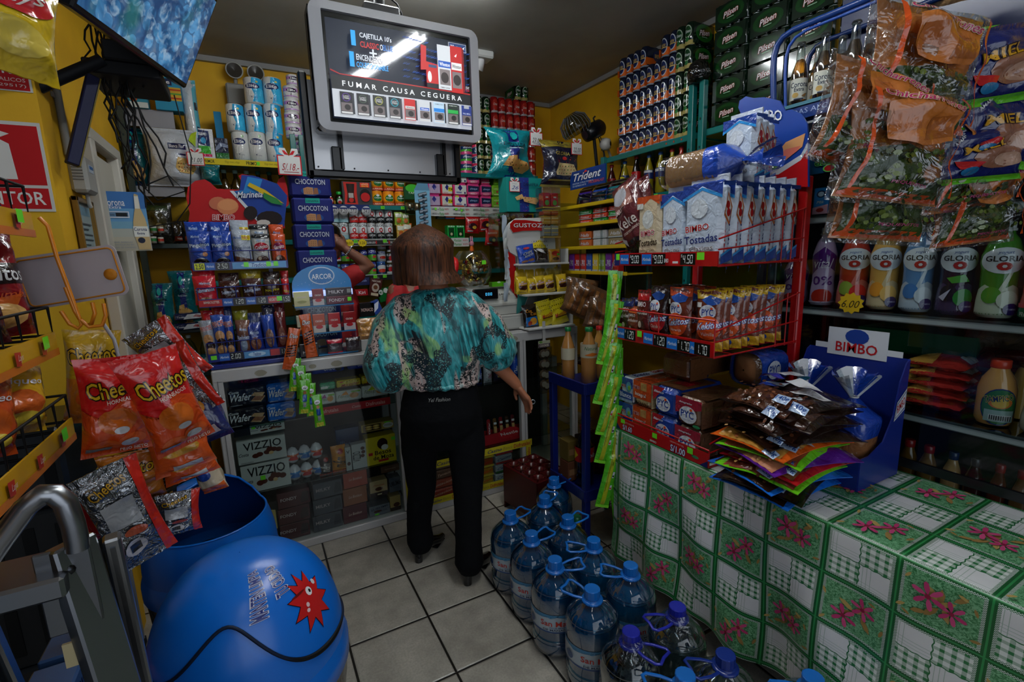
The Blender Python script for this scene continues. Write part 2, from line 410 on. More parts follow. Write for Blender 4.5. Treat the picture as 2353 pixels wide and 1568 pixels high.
def strip(x0p, x1p, z, h, col, arts, name='shelf_edge_strip', k='p', y=SY-.003, par=main, off=mo):
 a, b_=solve(x0p, SY, z), solve(x1p, SY, z);w=b_-a
 g=M();g.box((0, 0, 0), (w, .003, h), (col, k));g.art(lambda u, v, q=0:(w*(u-.5), -.0016-q, h*(v-.5)), arts)
 return g.build(name, par, ((a+b_)/2-off.x, y-.004-off.y, z-h/2-.001))
strip(460, 690, Z1, .038, '#d8c21c', [('t', 'PRIMOR', .08, .5, .1, .55, '#1c2a12'), ('t', 'Elige bien, elige', .3, .5, .14, .45, '#8a7a10', ''), ('t', 'PRIMOR', .5, .5, .13, .6, '#1c2a12'), ('t', 'Elige bien, elige', .69, .5, .14, .45, '#8a7a10', ''), ('t', 'PRIMOR', .88, .5, .14, .6, '#1c2a12'), ('r', .54, .2, .57, .8, '#6fe02a')])
strip(690, 712, Z1, .04, '#1a2a6e', [('r', .3, .4, .6, .95, '#6fe02a')])
rep=[]
for i in range(4):
 x=.02+i*.25
 for yy in(.72, .25):rep+=[('t', 'ALMUERZA con', x+.05, yy, .085, .2, '#333333'), ('t', 'Pastas', x+.125, yy, .06, .34, '#2f8a32', 'bi'), ('t', 'NEGRITA', x+.185, yy, .05, .2, '#b03a3a')]
strip(985, 1168, Z2, .075, '#c9c9c4', rep+[('r', .06, .62, .08, .85, '#6fe02a'), ('r', .3, .62, .33, .85, '#6fe02a'), ('r', .37, .5, .39, .7, '#6fe02a')])
strip(757, 912, Z3, .05, '#9a9a96', [('r', 0, .1, 1, .8, '#2a2a2a')]+[('t', 'GLORIA LECHE', .1+.25*i, .45, .14, .3, '#d8d8d8') for i in range(4)]+[('e', .07+.2*i, .45, .012, .28, '#b02020') for i in range(5)])
strip(1036, 1076, Z3, .07, '#c9c9c4', [('t', 'Pastas', .35, .72, .45, .3, '#2f8a32', 'bi'), ('t', 'NEGRITA', .8, .72, .3, .2, '#b03a3a'), ('t', 'Pastas', .35, .27, .45, .3, '#2f8a32', 'bi'), ('t', 'NEGRITA', .8, .27, .3, .2, '#b03a3a')])
strip(800, 905, Z4, .045, '#1b1b1b', [('r', 0, .9, 1, 1, '#c8c8c8'), ('t', 'Familia', .6, .45, .12, .4, '#8a8a8a', '')])
for xp, z in((878, Z2), (924, Z2), (816, Z3), (883, Z3), (861, Z4), (883, Z4), (905, Z4)):
 sticker(main, solve(xp, SY, z)-mo.x, SY-.012-mo.y, z-.018, .028, .022, txt='1.90')
for xp, s in((801, '3.00'), (831, '3.20'), (912, '2.90')):
 g=M();g.prism([(.035*(1 if i%2 else.8)*cos(pi*i/10), .03*(1 if i%2 else.8)*sin(pi*i/10)) for i in range(20)], -.001, .001, '#e6c81a')
 g.art(lambda u, v, k=0:(.06*(u-.5), -.001-k, .05*(v-.5)), [('t', s, .5, .5, .7, .4, '#4a3a00')]);g.build('price_star', main, (solve(xp, SY, Z3)-mo.x, SY-.014-mo.y, Z3-.03))
for xp, s in((765, '8.80'), (788, '9.20'), (810, '27.0'), (840, '24.0')):
 g=M();g.lathe([(.001, -.001), (.034, -.001), (.034, .001), (.001, .001)], '#cfcfcf', 20, ax='y')
 g.art(lambda u, v, k=0:(.06*(u-.5), -.001-k, .05*(v-.5)), [('r', .05, .72, .95, .95, '#23306a'), ('t', s, .5, .45, .8, .5, '#111111', 'i')]);g.build('price_disc', main, (solve(xp, SY, Z2)-mo.x, SY-.012-mo.y, Z2-.045))
g=M();g.box((0, 0, 0), (.3, .003, .04), ('#1d2c66', 'g'));g.build('shelf_edge_strip', main, (solve(800, SY, Z2)-mo.x, SY-.006-mo.y, Z2-.02))
# --- toilet paper
EL=[('p', [(.42, .02), (.5, .3), (.4, .6), (.45, .97), (1, .97), (1, .02)], '#1aa3d8'), ('p', [(.55, .02), (.6, .25), (.5, .5), (.52, .6), (1, .55), (1, .02)], '#33b7e6'), ('e', .45, .64, .27, .115, '#14285e'), ('t', 'Elite', .45, .645, .4, .12, '#f4f4f4'), ('e', .62, .82, .05, .04, '#d8d27a'), ('t', '4', .4, .2, .05, .06, '#14285e'), ('t', 'rollos', .52, .18, .13, .03, '#14285e', '')]
EW=[('e', .45, .66, .27, .115, '#14285e'), ('t', 'Elite', .45, .665, .4, .12, '#f4f4f4'), ('e', .6, .85, .06, .05, '#a8cf9a'), ('t', '4', .42, .22, .05, .06, '#14285e'), ('t', 'rollos', .55, .2, .13, .03, '#14285e', '')]
R0, H0=.062, .19
me_b=canm(R0, H0, '#e3e3e0', EL, 170, 'f', None).mesh('toilet_paper_pack');me_w=canm(R0, H0, '#e0e0dc', EW, 170, 'f', None).mesh('toilet_paper_pack')
zt=[Z1, Z1+.187, Z1+.374]
for r, cols in enumerate([[(537, 577, 'w'), (576, 617, 'w'), (617, 657, 'b')], [(523, 566, 'b'), (567, 610, 'b'), (611, 653, 'b')], [(564, 609, 'b'), (609, 653, 'b')]]):
 for i, (a, b_, k) in enumerate(cols):
  fit('toilet_paper_pack', me_w if k=='w' else me_b, 2*R0, a, b_, SY+.02, zt[r], ('white' if k=='w' else 'blue and white')+' toilet paper pack, '+ORD[i]+' from left in the '+('bottom', 'middle', 'top')[r]+' row', 'toilet paper', 'toilet paper packs on the top shelf', H0, [303, 238, 177][r] if True else None, 2*R0)
PU=[('r', 0, .55, 1, .8, '#c98fd8'), ('r', 0, .12, 1, .2, '#c98fd8'), ('e', .52, .62, .24, .18, '#2a1a3a'), ('t', 'Elite', .52, .63, .36, .18, '#ffffff'), ('t', '2', .48, .3, .09, .14, '#2a1a3a')]
me_p=canm(.05, .085, '#e8e6e6', PU, 170, 'f', None).mesh('toilet_roll')
zz=Z1
for i in range(8):
 front=i<6
 fit('toilet_roll', me_p, .1, [681, 679, 659, 656, 655, 653, 660, 688][i], [710, 708, 695, 691, 690, 688, 690, 715][i], SY+.0 if i<7 else SY+.12, [Z1, Z1+.084, Z1+.168, Z1+.252, Z1+.336, Z1+.42, Z1+.504, Z1+.36][i], 'small purple banded toilet roll, %s from the bottom beside the screen'%ORD[i], 'toilet paper', 'purple toilet rolls on the top shelf', .085, None, .1)
for i in range(5):
 fit('toilet_roll', me_p, .1, 690, 722, SY+.12, Z1+i*.084, 'small purple banded toilet roll, %s from the bottom in the back column'%ORD[i], 'toilet paper', 'purple toilet rolls in the back column', .085, None, .1)
fit('paper_pack', boxm(.1, .17, .09, '#e2e2e2', [('p', [(0, .5), (.75, .38), (.75, .93), (0, .97)], '#1c2a5c'), ('r', 0, .16, .75, .42, '#3fae2e'), ('r', 0, .06, .8, .15, '#d0285a'), ('e', .35, .6, .17, .11, '#3aa0d0'), ('t', 'suave', .3, .82, .5, .1, '#ffffff', 'bi')], k='f').mesh('m'), .1, 460, 496, SY+.02, Z1, 'white blue and green paper pack at the left end of the top shelf', 'paper pack', None, .17, 297, .09)
fit('paper_pack', boxm(.09, .12, .09, '#1a2038', [('p', [(0, .35), (.5, .6), (1, .55), (1, .7), (.4, .8), (0, .5)], '#7a86a0'), ('r', 0, 0, 1, .3, '#1f6b2a')], k='f').mesh('m'), .09, 498, 528, SY+.02, Z1, 'dark navy and green wrapped pack left of the toilet paper', 'paper pack', None, .12, 318, .09)
fit('carton', boxm(.06, .16, .05, '#1a7ca8', [('r', .1, .1, .9, .4, '#c2583a')], k='p').mesh('m'), .06, 505, 522, SY+.14, Z1+.0, 'slim blue carton standing behind the dark wrapped pack', 'box', None, .16, 258, .05)
SU={'g':[('r', .0, .0, 1, .3, '#e24a8c'), ('r', 0, .3, 1, .55, '#48b02c'), ('p', [(0, .5), (1, .6), (1, 1), (.3, .95), (0, 1)], '#1c3a6c'), ('t', 'Suave', .5, .75, .6, .2, '#ffffff', 'bi')], 'r':[('p', [(0, .7), (.5, .9), (1, .6), (1, 1), (0, 1)], '#e02c5a'), ('p', [(0, .2), (.4, .05), (1, .3), (1, .75), (.5, .85), (0, .65)], '#17345f'), ('t', 'Suave', .55, .5, .7, .35, '#ffffff', 'bi')], 'o':[('r', 0, .3, .7, .9, '#e0481c'), ('e', .4, .5, .3, .3, '#5a7ad0')]}
me_s={k:canm(.05, .075, '#e8e8e8', a, 170, 'f', None).mesh('m') for k, a in SU.items()}
for r in range(3):
 for i, (a, b_, k) in enumerate([(1036, 1062, 'g'), (1064, 1090, 'g'), (1090, 1118, 'r'), (1116, 1142, 'r'), (1139, 1160, 'o')]):
  fit('toilet_roll', me_s[k], .1, a, b_, SY+.02, Z1+r*.074, 'small colourful toilet roll, %s from left, %s row beside the turquoise bag'%(ORD[i], ('bottom', 'middle', 'top')[r]), 'toilet paper', 'small toilet rolls right of the screen', .075, W(1100, [376, 355, 334][r], 'y', SY).z and None, .1)
  # --- second level: coffee, peaches, pads
def jar(x0, x1, yt, col, cap, label, Yp=SY+.03):
 w=abs(solve(x1, Yp, Z2)-solve(x0, Yp, Z2));h=W((x0+x1)/2, yt, 'y', Yp).z-Z2
 t=empty('coffee_jar', ((solve(x0, Yp, Z2)+solve(x1, Yp, Z2))/2, Yp+w/2, Z2), 0, label, 'jar');r=w/2
 g=M();g.lathe([(r*.7, 0), (r, .01), (r, h*.6), (r*.6, h*.8)], ('#1c0f08', 'x'), 20)
 g.art(Scyl(r, h*.62), [('e', .5, .5, .28, .42, col), ('e', .5, .45, .2, .3, '#c8c8c8'), ('e', .5, .3, .16, .2, '#a8201a')], 1, 'g', .0004, .08);g.build('jar_body', t)
 g=M();g.lathe([(r*.65, h*.78), (r*.68, h*.8), (r*.68, h*.98), (r*.6, h)], (cap, 'g'), 20);g.build('lid', t)
jar(755, 769, 441, '#b8201a', '#2a2a2a', 'small black capped coffee jar at the left end of the second shelf')
jar(773, 791, 440, '#1f6b2a', '#1fae3a', 'small coffee jar with bright green lid beside the red gift box')
Rr=[('p', [(.05, .02), (.5, .02), (.48, .5), (.5, .97), (.05, .97), (.08, .5)], '#c42a1e'), ('p', [(.13, .08), (.42, .08), (.38, .45), (.42, .9), (.14, .9), (.17, .45)], '#1a0d0a'), ('e', .28, .35, .1, .28, '#3a1a10'), ('r', .2, .3, .36, .5, '#b8b0a8'), ('e', .28, .2, .08, .1, '#c42a1e'), ('e', .28, .72, .07, .18, '#2a1510'), ('e', .76, .4, .19, .3, '#0c0c0e'), ('e', .76, .34, .16, .2, '#c41e1e'), ('r', .6, .76, .92, .96, '#d8281e'), ('t', 'LLEVATE', .76, .9, .24, .07, '#ffe9b0'), ('t', 'GRATIS', .76, .81, .24, .07, '#ffd24a')]
fit('gift_box', boxm(.26, .22, .1, '#3a3a3c', Rr).mesh('m'), .26, 789, 857, SY+.02, Z2, 'grey and red gift box holding a coffee jar and a red mug', 'gift box', None, .22, 418, .1)
PC=[('r', 0, 0, 1, .2, '#d0301c'), ('e', .3, .55, .22, .25, '#f2a81c'), ('e', .72, .6, .22, .28, '#f0961c'), ('e', .5, .5, .25, .22, '#1f6b2a'), ('e', .5, .66, .09, .08, '#e8e8e8'), ('t', 'Compania', .5, .5, .4, .13, '#ffffff', 'bi'), ('t', 'DURAZNOS', .5, .1, .7, .1, '#ffe9c0')]
me_pc=canm(.05, .11, '#e88a1c', PC, 180).mesh('m')
for r in range(2):
 for i, (a, b_) in enumerate([(857, 883), (884, 910), (911, 935)]):
  fit('peach_can', me_pc, .1, a, b_, SY+.02, Z2+r*.1105, 'can of peaches, %s from left in the %s row'%(ORD[i], ('lower', 'upper')[r]), 'can', 'peach cans on the second shelf', .11, None, .1).scale.z=1.0
def pad(x0, x1, rows, base, art, label, top=None, w=.11, h=.075, Y=SY+.02):
 me=boxm(w, h, .09, base, art, k='f', b=.01).mesh('m')
 for r in range(rows):fit('sanitary_pad_pack', me, w, x0, x1, Y, Z2+r*.094, label+(', %s row'%('bottom', 'middle', 'top')[r] if rows>1 else ''), 'sanitary pads', 'sanitary pad packs on the second shelf', h, None, .09).scale.z=.092/h
DIA=('p', [(.5, .35), (.68, .62), (.5, .9), (.32, .62)], '#2a2a78')
pad(984, 1013, 2, '#d4408c', [('r', .1, .1, .95, .85, '#b8a0bc'), DIA], 'pink and lilac pad pack left of the yellow labelled packs')
pad(1015, 1041, 2, '#d43a4a', [('r', .08, .1, .95, .9, '#d8d8c8'), DIA, ('r', .6, .3, .95, .65, '#e8d81c'), ('t', 'PROM', .78, .48, .3, .2, '#1c1c1c'), ('t', 'nosotras', .35, .18, .4, .1, '#c02c6a')], 'red pad pack with a yellow promotion label')
pad(1043, 1073, 3, '#e23a82', [('r', .1, .08, .97, .85, '#e2e2dc'), DIA, ('r', .2, .15, .6, .3, '#8a8ab0'), ('e', .85, .2, .06, .1, '#3a2a6a'), ('r', .15, .85, .4, .98, '#c8e04a')], 'white fronted pink pad pack with navy diamond')
pad(1075, 1103, 3, '#e2468a', [('p', [(.05, .3), (.9, .35), (.95, .8), (.05, .85)], '#16244e'), ('t', 'always', .5, .57, .6, .22, '#a8c8f0', 'bi'), ('e', .45, .18, .35, .12, '#f08aa8'), ('t', 'extra', .4, .18, .3, .1, '#ffffff')], 'navy and pink pad pack in the left stack')
pad(1106, 1131, 2, '#e2468a', [('p', [(.05, .3), (.9, .35), (.95, .8), (.05, .85)], '#16244e'), ('t', 'always', .5, .57, .6, .22, '#a8c8f0', 'bi'), ('e', .45, .18, .35, .12, '#f08aa8')], 'navy and pink pad pack in the right stack')
for i, (a, b_) in enumerate([(1132, 1150), (1151, 1168)]):
 pad(a, b_, 2, '#7ab82a', [('t', 'Ladysoft', .5, .65, .7, .2, '#d8f0a0', 'bi'), ('e', .6, .4, .12, .1, '#c02c4a'), ('r', .15, .1, .9, .2, '#c8e08a')], 'light green pad pack in the %s green column'%('left', 'right')[i], w=.08)
fit('sanitary_pad_pack', boxm(.11, .075, .09, '#5a9a20', [('t', 'Ladysoft', .55, .6, .6, .2, '#a8cf7a', 'bi')], k='f', b=.01).mesh('m'), .11, 1130, 1157, SY+.1, Z2+.188, 'green pad pack lying on top behind the light green columns', 'sanitary pads')
fit('sanitary_pad_pack', boxm(.09, .07, .09, '#c0406a', [('r', 0, .3, 1, .4, '#e2e2e2')], k='f', b=.01).mesh('m'), .09, 1102, 1121, SY+.1, Z2+.188, 'plain pink pad pack at the back between navy and green stacks', 'sanitary pads')
t=empty('tape_dispenser', (solve(946, SY-.03, 2.0), SY-.03, 1.9), 0, 'dark green hanging display holding two silver tape rolls', 'display')
g=M();g.box((0, -.01, .12), (.13, .02, .1), ('#0f4a24', 'g'), .004);g.art(lambda u, v, k=0:(.13*(u-.5), -.0205-k, .07+.1*v), [('e', .5, .85, .4, .3, '#3fae2a'), ('t', 'TAPE', .5, .5, .5, .15, '#d0e8c0')]);g.build('header_card', t)
for sx in(-.028, .028):
 g=M();g.lathe([(.018, -.024), (.03, -.024), (.03, .024), (.018, .024)], ('#b0a890', 'm'), 20, ax='x');g.build('tape_roll', t, (sx, -.02, .02), (0, pi/2*0, 0)).scale=(.9, 1, 1)
g=M()
for sx in(-.06, .06):g.tube([(sx, -.01, .08), (sx, -.01, -.04)], .003, '#123a20', 6)
g.tube([(-.06, -.01, -.04), (.06, -.01, -.04)], .003, '#123a20', 6);g.build('wire_frame', t)
t=empty('razor_card', (solve(972, SY-.06, 1.9), SY-.06, 1.74), rad(-4), 'light blue hanging card carrying a column of silver razors', 'display card')
g=M();g.box((0, 0, .14), (.12, .003, .34), ('#7ab0cc', 'p'));g.prism([(-.06, .3), (.06, .3), (.045, .36), (-.03, .36)], -.002, .001, '#5a8aa8');g.build('card', t)
for i in range(7):g=M();g.box((0, 0, 0), (.07, .014, .022), ('#aab4bc', 'm'), .004);g.box((0, -.004, -.016), (.016, .01, .03), '#2a3a4a', .003);g.build('razor', t, (0, -.009, .02+i*.042), (0, rad(-15), 0))
# --- third level: milk cans
def gl(c1, c2, wd='LECHE'):return[('t', 'GLORIA', .5, .84, .78, .17, '#141414'), ('e', .5, .55, .13, .16, '#b3161c'), ('e', .5, .55, .06, .08, '#e8e0e0'), ('p', [(.12, .02), (.88, .02), (.88, .34), (.62, .38), (.5, .42), (.38, .38), (.12, .34)], c2), ('t', wd, .5, .22, .5, .13, '#f4f4f4')]
gm={'b':canm(.037, .118, '#d8dede', [('t', 'GLORIA', .45, .84, .8, .17, '#141414'), ('e', .48, .6, .15, .17, '#b3161c'), ('e', .48, .6, .07, .08, '#e8e0e0'), ('r', 0, .02, 1, .25, '#9ac4cc'), ('t', 'evaporada', .5, .36, .6, .07, '#6a8a94', 'i')]).mesh('m'), 'r':canm(.037, .118, '#dedede', gl(0, '#c9201c')).mesh('m'), 'k':canm(.037, .118, '#dedede', gl(0, '#1a1a1c')).mesh('m')}
for r in range(2):
 for i, (a, b_, k) in enumerate([(760, 782, 'b'), (782, 804, 'b'), (806, 827, 'r'), (827, 847, 'r'), (848, 867, 'k'), (868, 887, 'k'), (888, 907, 'k')]):
  fit('milk_can', gm[k], .074, a+r*-1, b_+r*-1, SY+.02, Z3+r*.119, '%s milk can, %s from left in the %s row of the milk shelf'%({'b':'pale blue', 'r':'red and white', 'k':'black and white'}[k], ORD[i], ('lower', 'upper')[r]), 'can', 'milk cans on the third shelf', .118, None, .08).scale.z=1
for i in range(4):
 fit('snack_sachet', bagm(.08, .12, .02, ['#8aa830', '#7a9a3a', '#c8a040', '#c86a28'][i], [('r', .1, .6, .9, .9, '#d8d8c0'), ('e', .5, .35, .3, .2, '#c8641c')], seed=i).mesh('m'), .08, [907, 924, 912, 926][i], [926, 941, 932, 948][i], SY-.0, Z3+(.1 if i<2 else.0), ['green and white soup sachet above the orange sachets', 'pale green soup sachet right above the orange sachets', 'orange and silver snack sachet right of the black milk cans', 'orange snack sachet hanging behind the brown hair'][i], 'sachet')
def sach(x0, x1, z, col, art, label, n=1, h=.13, w=.09, Y=SY, name='sachet', cat='sachet'):
 return fit(name, bagm(w, h, .025, col, art, seed=x0%7).mesh('m'), w, x0, x1, Y, z, label, cat, None, h, None)
for i, (x0, x1, c1, a, lb) in enumerate([(1003, 1021, '#1c2a1c', [('r', .1, .7, .9, .95, '#2f8a32'), ('r', .2, .2, .8, .4, '#c8b04a')], 'black and green sachet box right of the brown hair'), (1022, 1042, '#17406a', [('t', 'Kanu', .5, .75, .7, .16, '#e8e8e8', 'bi'), ('r', .0, .1, 1, .5, '#b8501c')], 'blue and orange drink sachet box'), (1044, 1065, '#a8221c', [('t', 'negrita', .5, .8, .8, .14, '#f0c8c0', 'bi'), ('r', .25, .15, .75, .6, '#8a4a1c')], 'red drink sachet box above the green boxes')]):
 fit('drink_box', boxm(.09, .12, .05, c1, a, k='g').mesh('m'), .09, x0, x1, SY+.03, Z3+.15, lb, 'box')
for i, (x0, x1) in enumerate([(1026, 1044), (1046, 1065)]):
 fit('drink_box', boxm(.09, .15, .06, '#159a3c', [('t', 'ZUKO', .5, .92, .85, .11, '#ffffff'), ('r', .15, .08, .85, .8, '#0c3a18'), ('e', .5, .3, .15, .12, '#c8b890')], k='g').mesh('m'), .09, x0, x1, SY+.03, Z3, '%s green drink powder box beside the red bags'%('left', 'right')[i], 'box', 'green drink boxes', .15, 519)
for i, (x0, x1, z, Yp) in enumerate([(1069, 1101, Z3+.035, SY), (1100, 1133, Z3+.05, SY+.02), (1114, 1144, Z3-.07, SY-.04), (1128, 1150, Z3+.1, SY+.06)]):
 fit('dessert_bag', bagm(.14, .15, .04, '#b3161a', [('t', 'NEGRITA', .5, .78, .75, .12, '#f2ead8', 'bi', 6), ('e', .5, .4, .33, .2, '#3a1420'), ('e', .6, .35, .15, .1, '#d8a83a'), ('r', .12, .08, .5, .16, '#d8d8d8')], seed=i+2).mesh('m'), .14, x0, x1, Yp, z, 'red dessert powder bag, %s'%['leftmost, beside the green boxes', 'second from the left', 'lowest, hanging over the shelf edge', 'rightmost, behind the others'][i], 'bag', 'red dessert bags').rotation_euler.y=[.05, -.06, .08, -.1][i]
t=empty('toy_rabbit', (solve(1084, SY-.05, Z3-.08), SY-.05, Z3-.12), 0, 'small pink toy rabbit in orange clothes hanging before the shelf', 'toy')
g=M();g.lathe([(.004, .05), (.016, .055), (.02, .07), (.016, .085), (.002, .09)], '#d88aa0', 14);g.build('head', t)
for s in(-1, 1):
 g=M();g.lathe([(.002, .085), (.006, .1), (.005, .125), (.001, .13)], '#d88aa0', 8, (s*.008, 0, 0));g.build('ear', t)
 g=M();g.lathe([(.001, -.02), (.007, -.015), (.006, .01)], '#5a2a3a', 8, (s*.01, 0, 0));g.build('leg', t)
g=M();g.lathe([(.016, .005), (.019, .02), (.012, .05)], '#d8641c', 12);g.build('body', t)
# --- fourth level: small cans
def sc(x0, x1, z, k, lb, h=None):return fit('milk_can', sm_[k], .07, x0, x1, SY+.02, z, lb, 'can', 'small cans on the fourth shelf', .1, None, .08)
sm_={'s':canm(.035, .1, '#2a2f86', [('p', [(0, 0), (1, 0), (1, .42), (.5, .5), (0, .42)], '#5aa02c'), ('t', 'SOYA', .5, .72, .7, .22, '#dfe6f4'), ('e', .65, .3, .18, .1, '#c83a3a')]).mesh('m'), 'i':canm(.035, .1, '#4a9aa8', [('t', '1de', .5, .72, .6, .3, '#b01c1c'), ('r', 0, .05, 1, .35, '#d8e0e0'), ('e', .5, .3, .3, .12, '#b01c1c')]).mesh('m'), 'n':canm(.035, .085, '#b8bcc0', [('r', 0, .7, 1, .95, '#1c2c5c'), ('t', 'Nestle', .5, .82, .5, .12, '#ffffff'), ('e', .55, .4, .25, .14, '#a82a1c')]).mesh('m'), 'g':canm(.03, .075, '#2a2a2c', [('t', 'GLORIA', .5, .8, .8, .2, '#e4e4e4'), ('e', .5, .45, .2, .25, '#b3161c'), ('r', .1, .0, .9, .2, '#c8c8c8')]).mesh('m'), 'h':canm(.035, .1, '#2c62a8', [('t', 'GLORIA', .5, .8, .8, .2, '#141414'), ('e', .5, .5, .4, .2, '#dcdcdc'), ('e', .5, .25, .3, .15, '#c83a2a')]).mesh('m')}
hs=.104
for r in range(2):
 L_=('lower', 'upper')[r]
 for i, (a, b_) in enumerate([(767, 786), (787, 806), (808, 827), (829, 847), (848, 868)]):
  sc(a, b_, Z4+r*hs, 'i' if i==0 else 's', '%s can, %s from left, %s row below the milk shelf'%('teal lettered' if i==0 else 'violet green soy milk', ORD[i], L_))
for r, k in enumerate('hnn'):sc(870, 890, Z4+r*.092, k, '%s small can, %s from the bottom right of the soy milk cans'%(('blue', 'grey', 'grey')[r], ORD[r]))
for r in range(3):
 for i, (a, b_) in enumerate([(891, 908), (909, 926)]):fit('milk_can', sm_['g'], .06, a, b_, SY+.02, Z4+r*.083, 'small black milk can, %s column, %s from the bottom'%(('left', 'right')[i], ORD[r]), 'can', 'small black milk cans', .075, None, .07)
 # --- goods hanging below, in front of the lower shelf
Z5=1.12
def low(nm, x0, x1, yb, yt, col, art, lb, cat, rot=0, k='g', d=.05, Y=SY-.02, tilt=0):
 z=W((x0+x1)/2, yb, 'y', Y).z;h=W((x0+x1)/2, yt, 'y', Y).z-z;w=solve(x1, Y, z)-solve(x0, Y, z)
 o=put(nm, boxm(w, h, d, col, art, k=k), (solve(x0, Y, z)+w/2, Y+d/2, z), lb, cat, None, 0);o.rotation_euler=(0, rad(tilt), rot);return o
low('coffee_sachet_strip', 818, 850, 656, 638, '#171f52', [('t', 'Nescafe', .5, .6, .6, .3, '#8a98d0')], 'dark navy coffee sachet strip under the small cans', 'sachets')
low('coffee_box', 846, 874, 682, 640, '#4a1c14', [('e', .5, .5, .3, .25, '#c8b8a8'), ('e', .5, .52, .18, .12, '#7a4a30'), ('t', 'NESCAFE', .5, .86, .7, .1, '#e0d0c0'), ('r', .2, .05, .8, .2, '#d8c8a8')], 'tilted brown coffee box with a pictured cup', 'box', tilt=12)
low('cocoa_sachet', 874, 903, 692, 662, '#116b2c', [('e', .25, .75, .18, .2, '#e0e8e0'), ('e', .65, .8, .18, .2, '#e0e8e0'), ('t', 'MILO', .3, .75, .3, .16, '#116b2c')], 'green cocoa sachet pair beside the brown coffee box', 'sachets', tilt=-12)
low('cheese_box', 816, 846, 680, 665, '#b81c24', [('t', 'Kiri', .55, .5, .5, .5, '#ffffff')], 'small red cheese box left of the brown coffee box', 'box')
low('coffee_tin_box', 828, 862, 728, 696, '#0f0d0e', [('t', 'MONACO', .5, .5, .8, .25, '#c8a8a0')], 'black coffee box lettered in pale red behind the bread bags', 'box', Y=3.2)
low('sweets_pouch', 862, 882, 720, 690, '#23408a', [('p', [(0, .2), (.6, .4), (1, .9), (.4, .8)], '#d8dce8')], 'small blue and white pouch beside the black coffee box', 'pouch', Y=3.2, tilt=-20)
# --- emergency light on the back wall
t=empty('emergency_light', (.08, WY, 2.66), 0, 'grey wall emergency light with two round lamps above the toilet paper', 'emergency light')
g=M();g.box((-.02, -.04, .02), (.13, .08, .14), '#8f8f8c', .01);g.build('battery_box', t)
for x in(0, .13):
 h=M();h.tube([(x-.02, -.05, .09), (x-.02, -.06, .13)], .012, '#8a8a88', 8);h.lathe([(.02, .03), (.045, .01), (.055, -.02), (.05, -.022), (.035, .0)], '#a8a8a4', 20, (x-.02, -.07, .17), ax='y');h.lathe([(.001, -.012), (.047, -.018)], ('#3a3632', 'x'), 20, (x-.02, -.07, .17), ax='y', cap=False);h.build('lamp', t)
 # ---------------- left shelving niche
LX0, LX1=-.585, -.305
lu=unit('metal_shelving', 'dark grey narrow shelving in the corner left of the pastry rack', LX0, LX1, SY, WY-.02, (2.46, 2.014, 1.667, 1.12, .82), [(LX0+.02, SY-.02, 2.46)], .03, '#2c3836')
lo_=V(((LX0+LX1)/2, (SY+WY-.02)/2, 0))
for z, h_, c_ in((2.46, .1, '#8f8f96'), (2.014, .06, '#8a8a90')):
 g=M();g.box((0, 0, 0), (LX1-LX0, .004, h_), c_);g.build('front_panel', lu, (0, SY-.004-lo_.y, z-h_/2))
def atp(x0, x1, yb, yt, Y):
 z=W((x0+x1)/2, yb, 'y', Y).z;a, b_=solve(x0, Y, z), solve(x1, Y, z);return(a+b_)/2, z, b_-a, W((x0+x1)/2, yt, 'y', Y).z-z
fit('carton', boxm(.13, .14, .1, '#2f86a0', [('r', 0, .0, 1, .3, '#c8d0d0'), ('e', .3, .5, .2, .2, '#c85a2a')]).mesh('m'), .13, 300, 345, SY+.02, 2.46, 'teal and grey carton on the highest shelf left of the striped carton', 'carton')
fit('carton', boxm(.16, .22, .1, '#2a86a8', [('r', 0, .3, 1, .7, '#c8a02a'), ('r', 0, .35, 1, .4, '#b8401a'), ('r', 0, .48, 1, .53, '#5a9a3a'), ('r', 0, .6, 1, .65, '#b8401a'), ('r', .05, .75, .7, .95, '#14244a'), ('t', 'Elite', .38, .85, .5, .12, '#e8e8e8')]).mesh('m'), .16, 362, 424, SY+.02, 2.46, 'striped yellow and blue carton on the highest shelf', 'carton')
cx, z, w, h=atp(424, 463, 318, 128, SY-.06)
put('wrapped_paper_stack', bagm(w, h, .14, '#c8cccf', [('r', .75, 0, 1, 1, '#5ab0c0'), ('r', .8, .6, 1, .7, '#17344a'), ('r', .8, .3, 1, .4, '#17344a')], seed=3, wr=1.2, nv=26), (cx, SY+.08, Z1+.001), 'tall clear wrapped stack of white paper packs under the television', 'paper stack')
RIB='#1d2c78'
def pan_art(base, nm, cake='#d8a860'):
 a=[('r', .36, .0, .62, .97, RIB)]
 rr=random.Random(4)
 for i in range(26):a.append(('e', .36+.26*rr.random(), rr.random(), .012, .01, rr.choice(['#3a6ad0', '#7a3a9a', '#2aa0a8']), 5))
 a+=[('e', .49, .83, .09, .08, '#1aa0a0', 12), ('r', .3, .62, .7, .7, base), ('t', nm, .5, .655, .62, .06, '#10183a', 'b')]
 a+=[('p', [(.2, .22), (.3, .4), (.5, .42), (.52, .3), (.4, .2)], cake), ('p', [(.4, .2), (.55, .36), (.8, .3), (.85, .18), (.7, .08), (.5, .1)], cake)]
 for i in range(14):a.append(('e', .25+.5*rr.random(), .16+.18*rr.random(), .014, .011, rr.choice(['#2a1a10', '#a82a1a', '#3a7a2a']), 6))
 a+=[('t', 'Navidad Peruana', .5, .57, .4, .035, '#d8f0f0', 'i')]
 return a
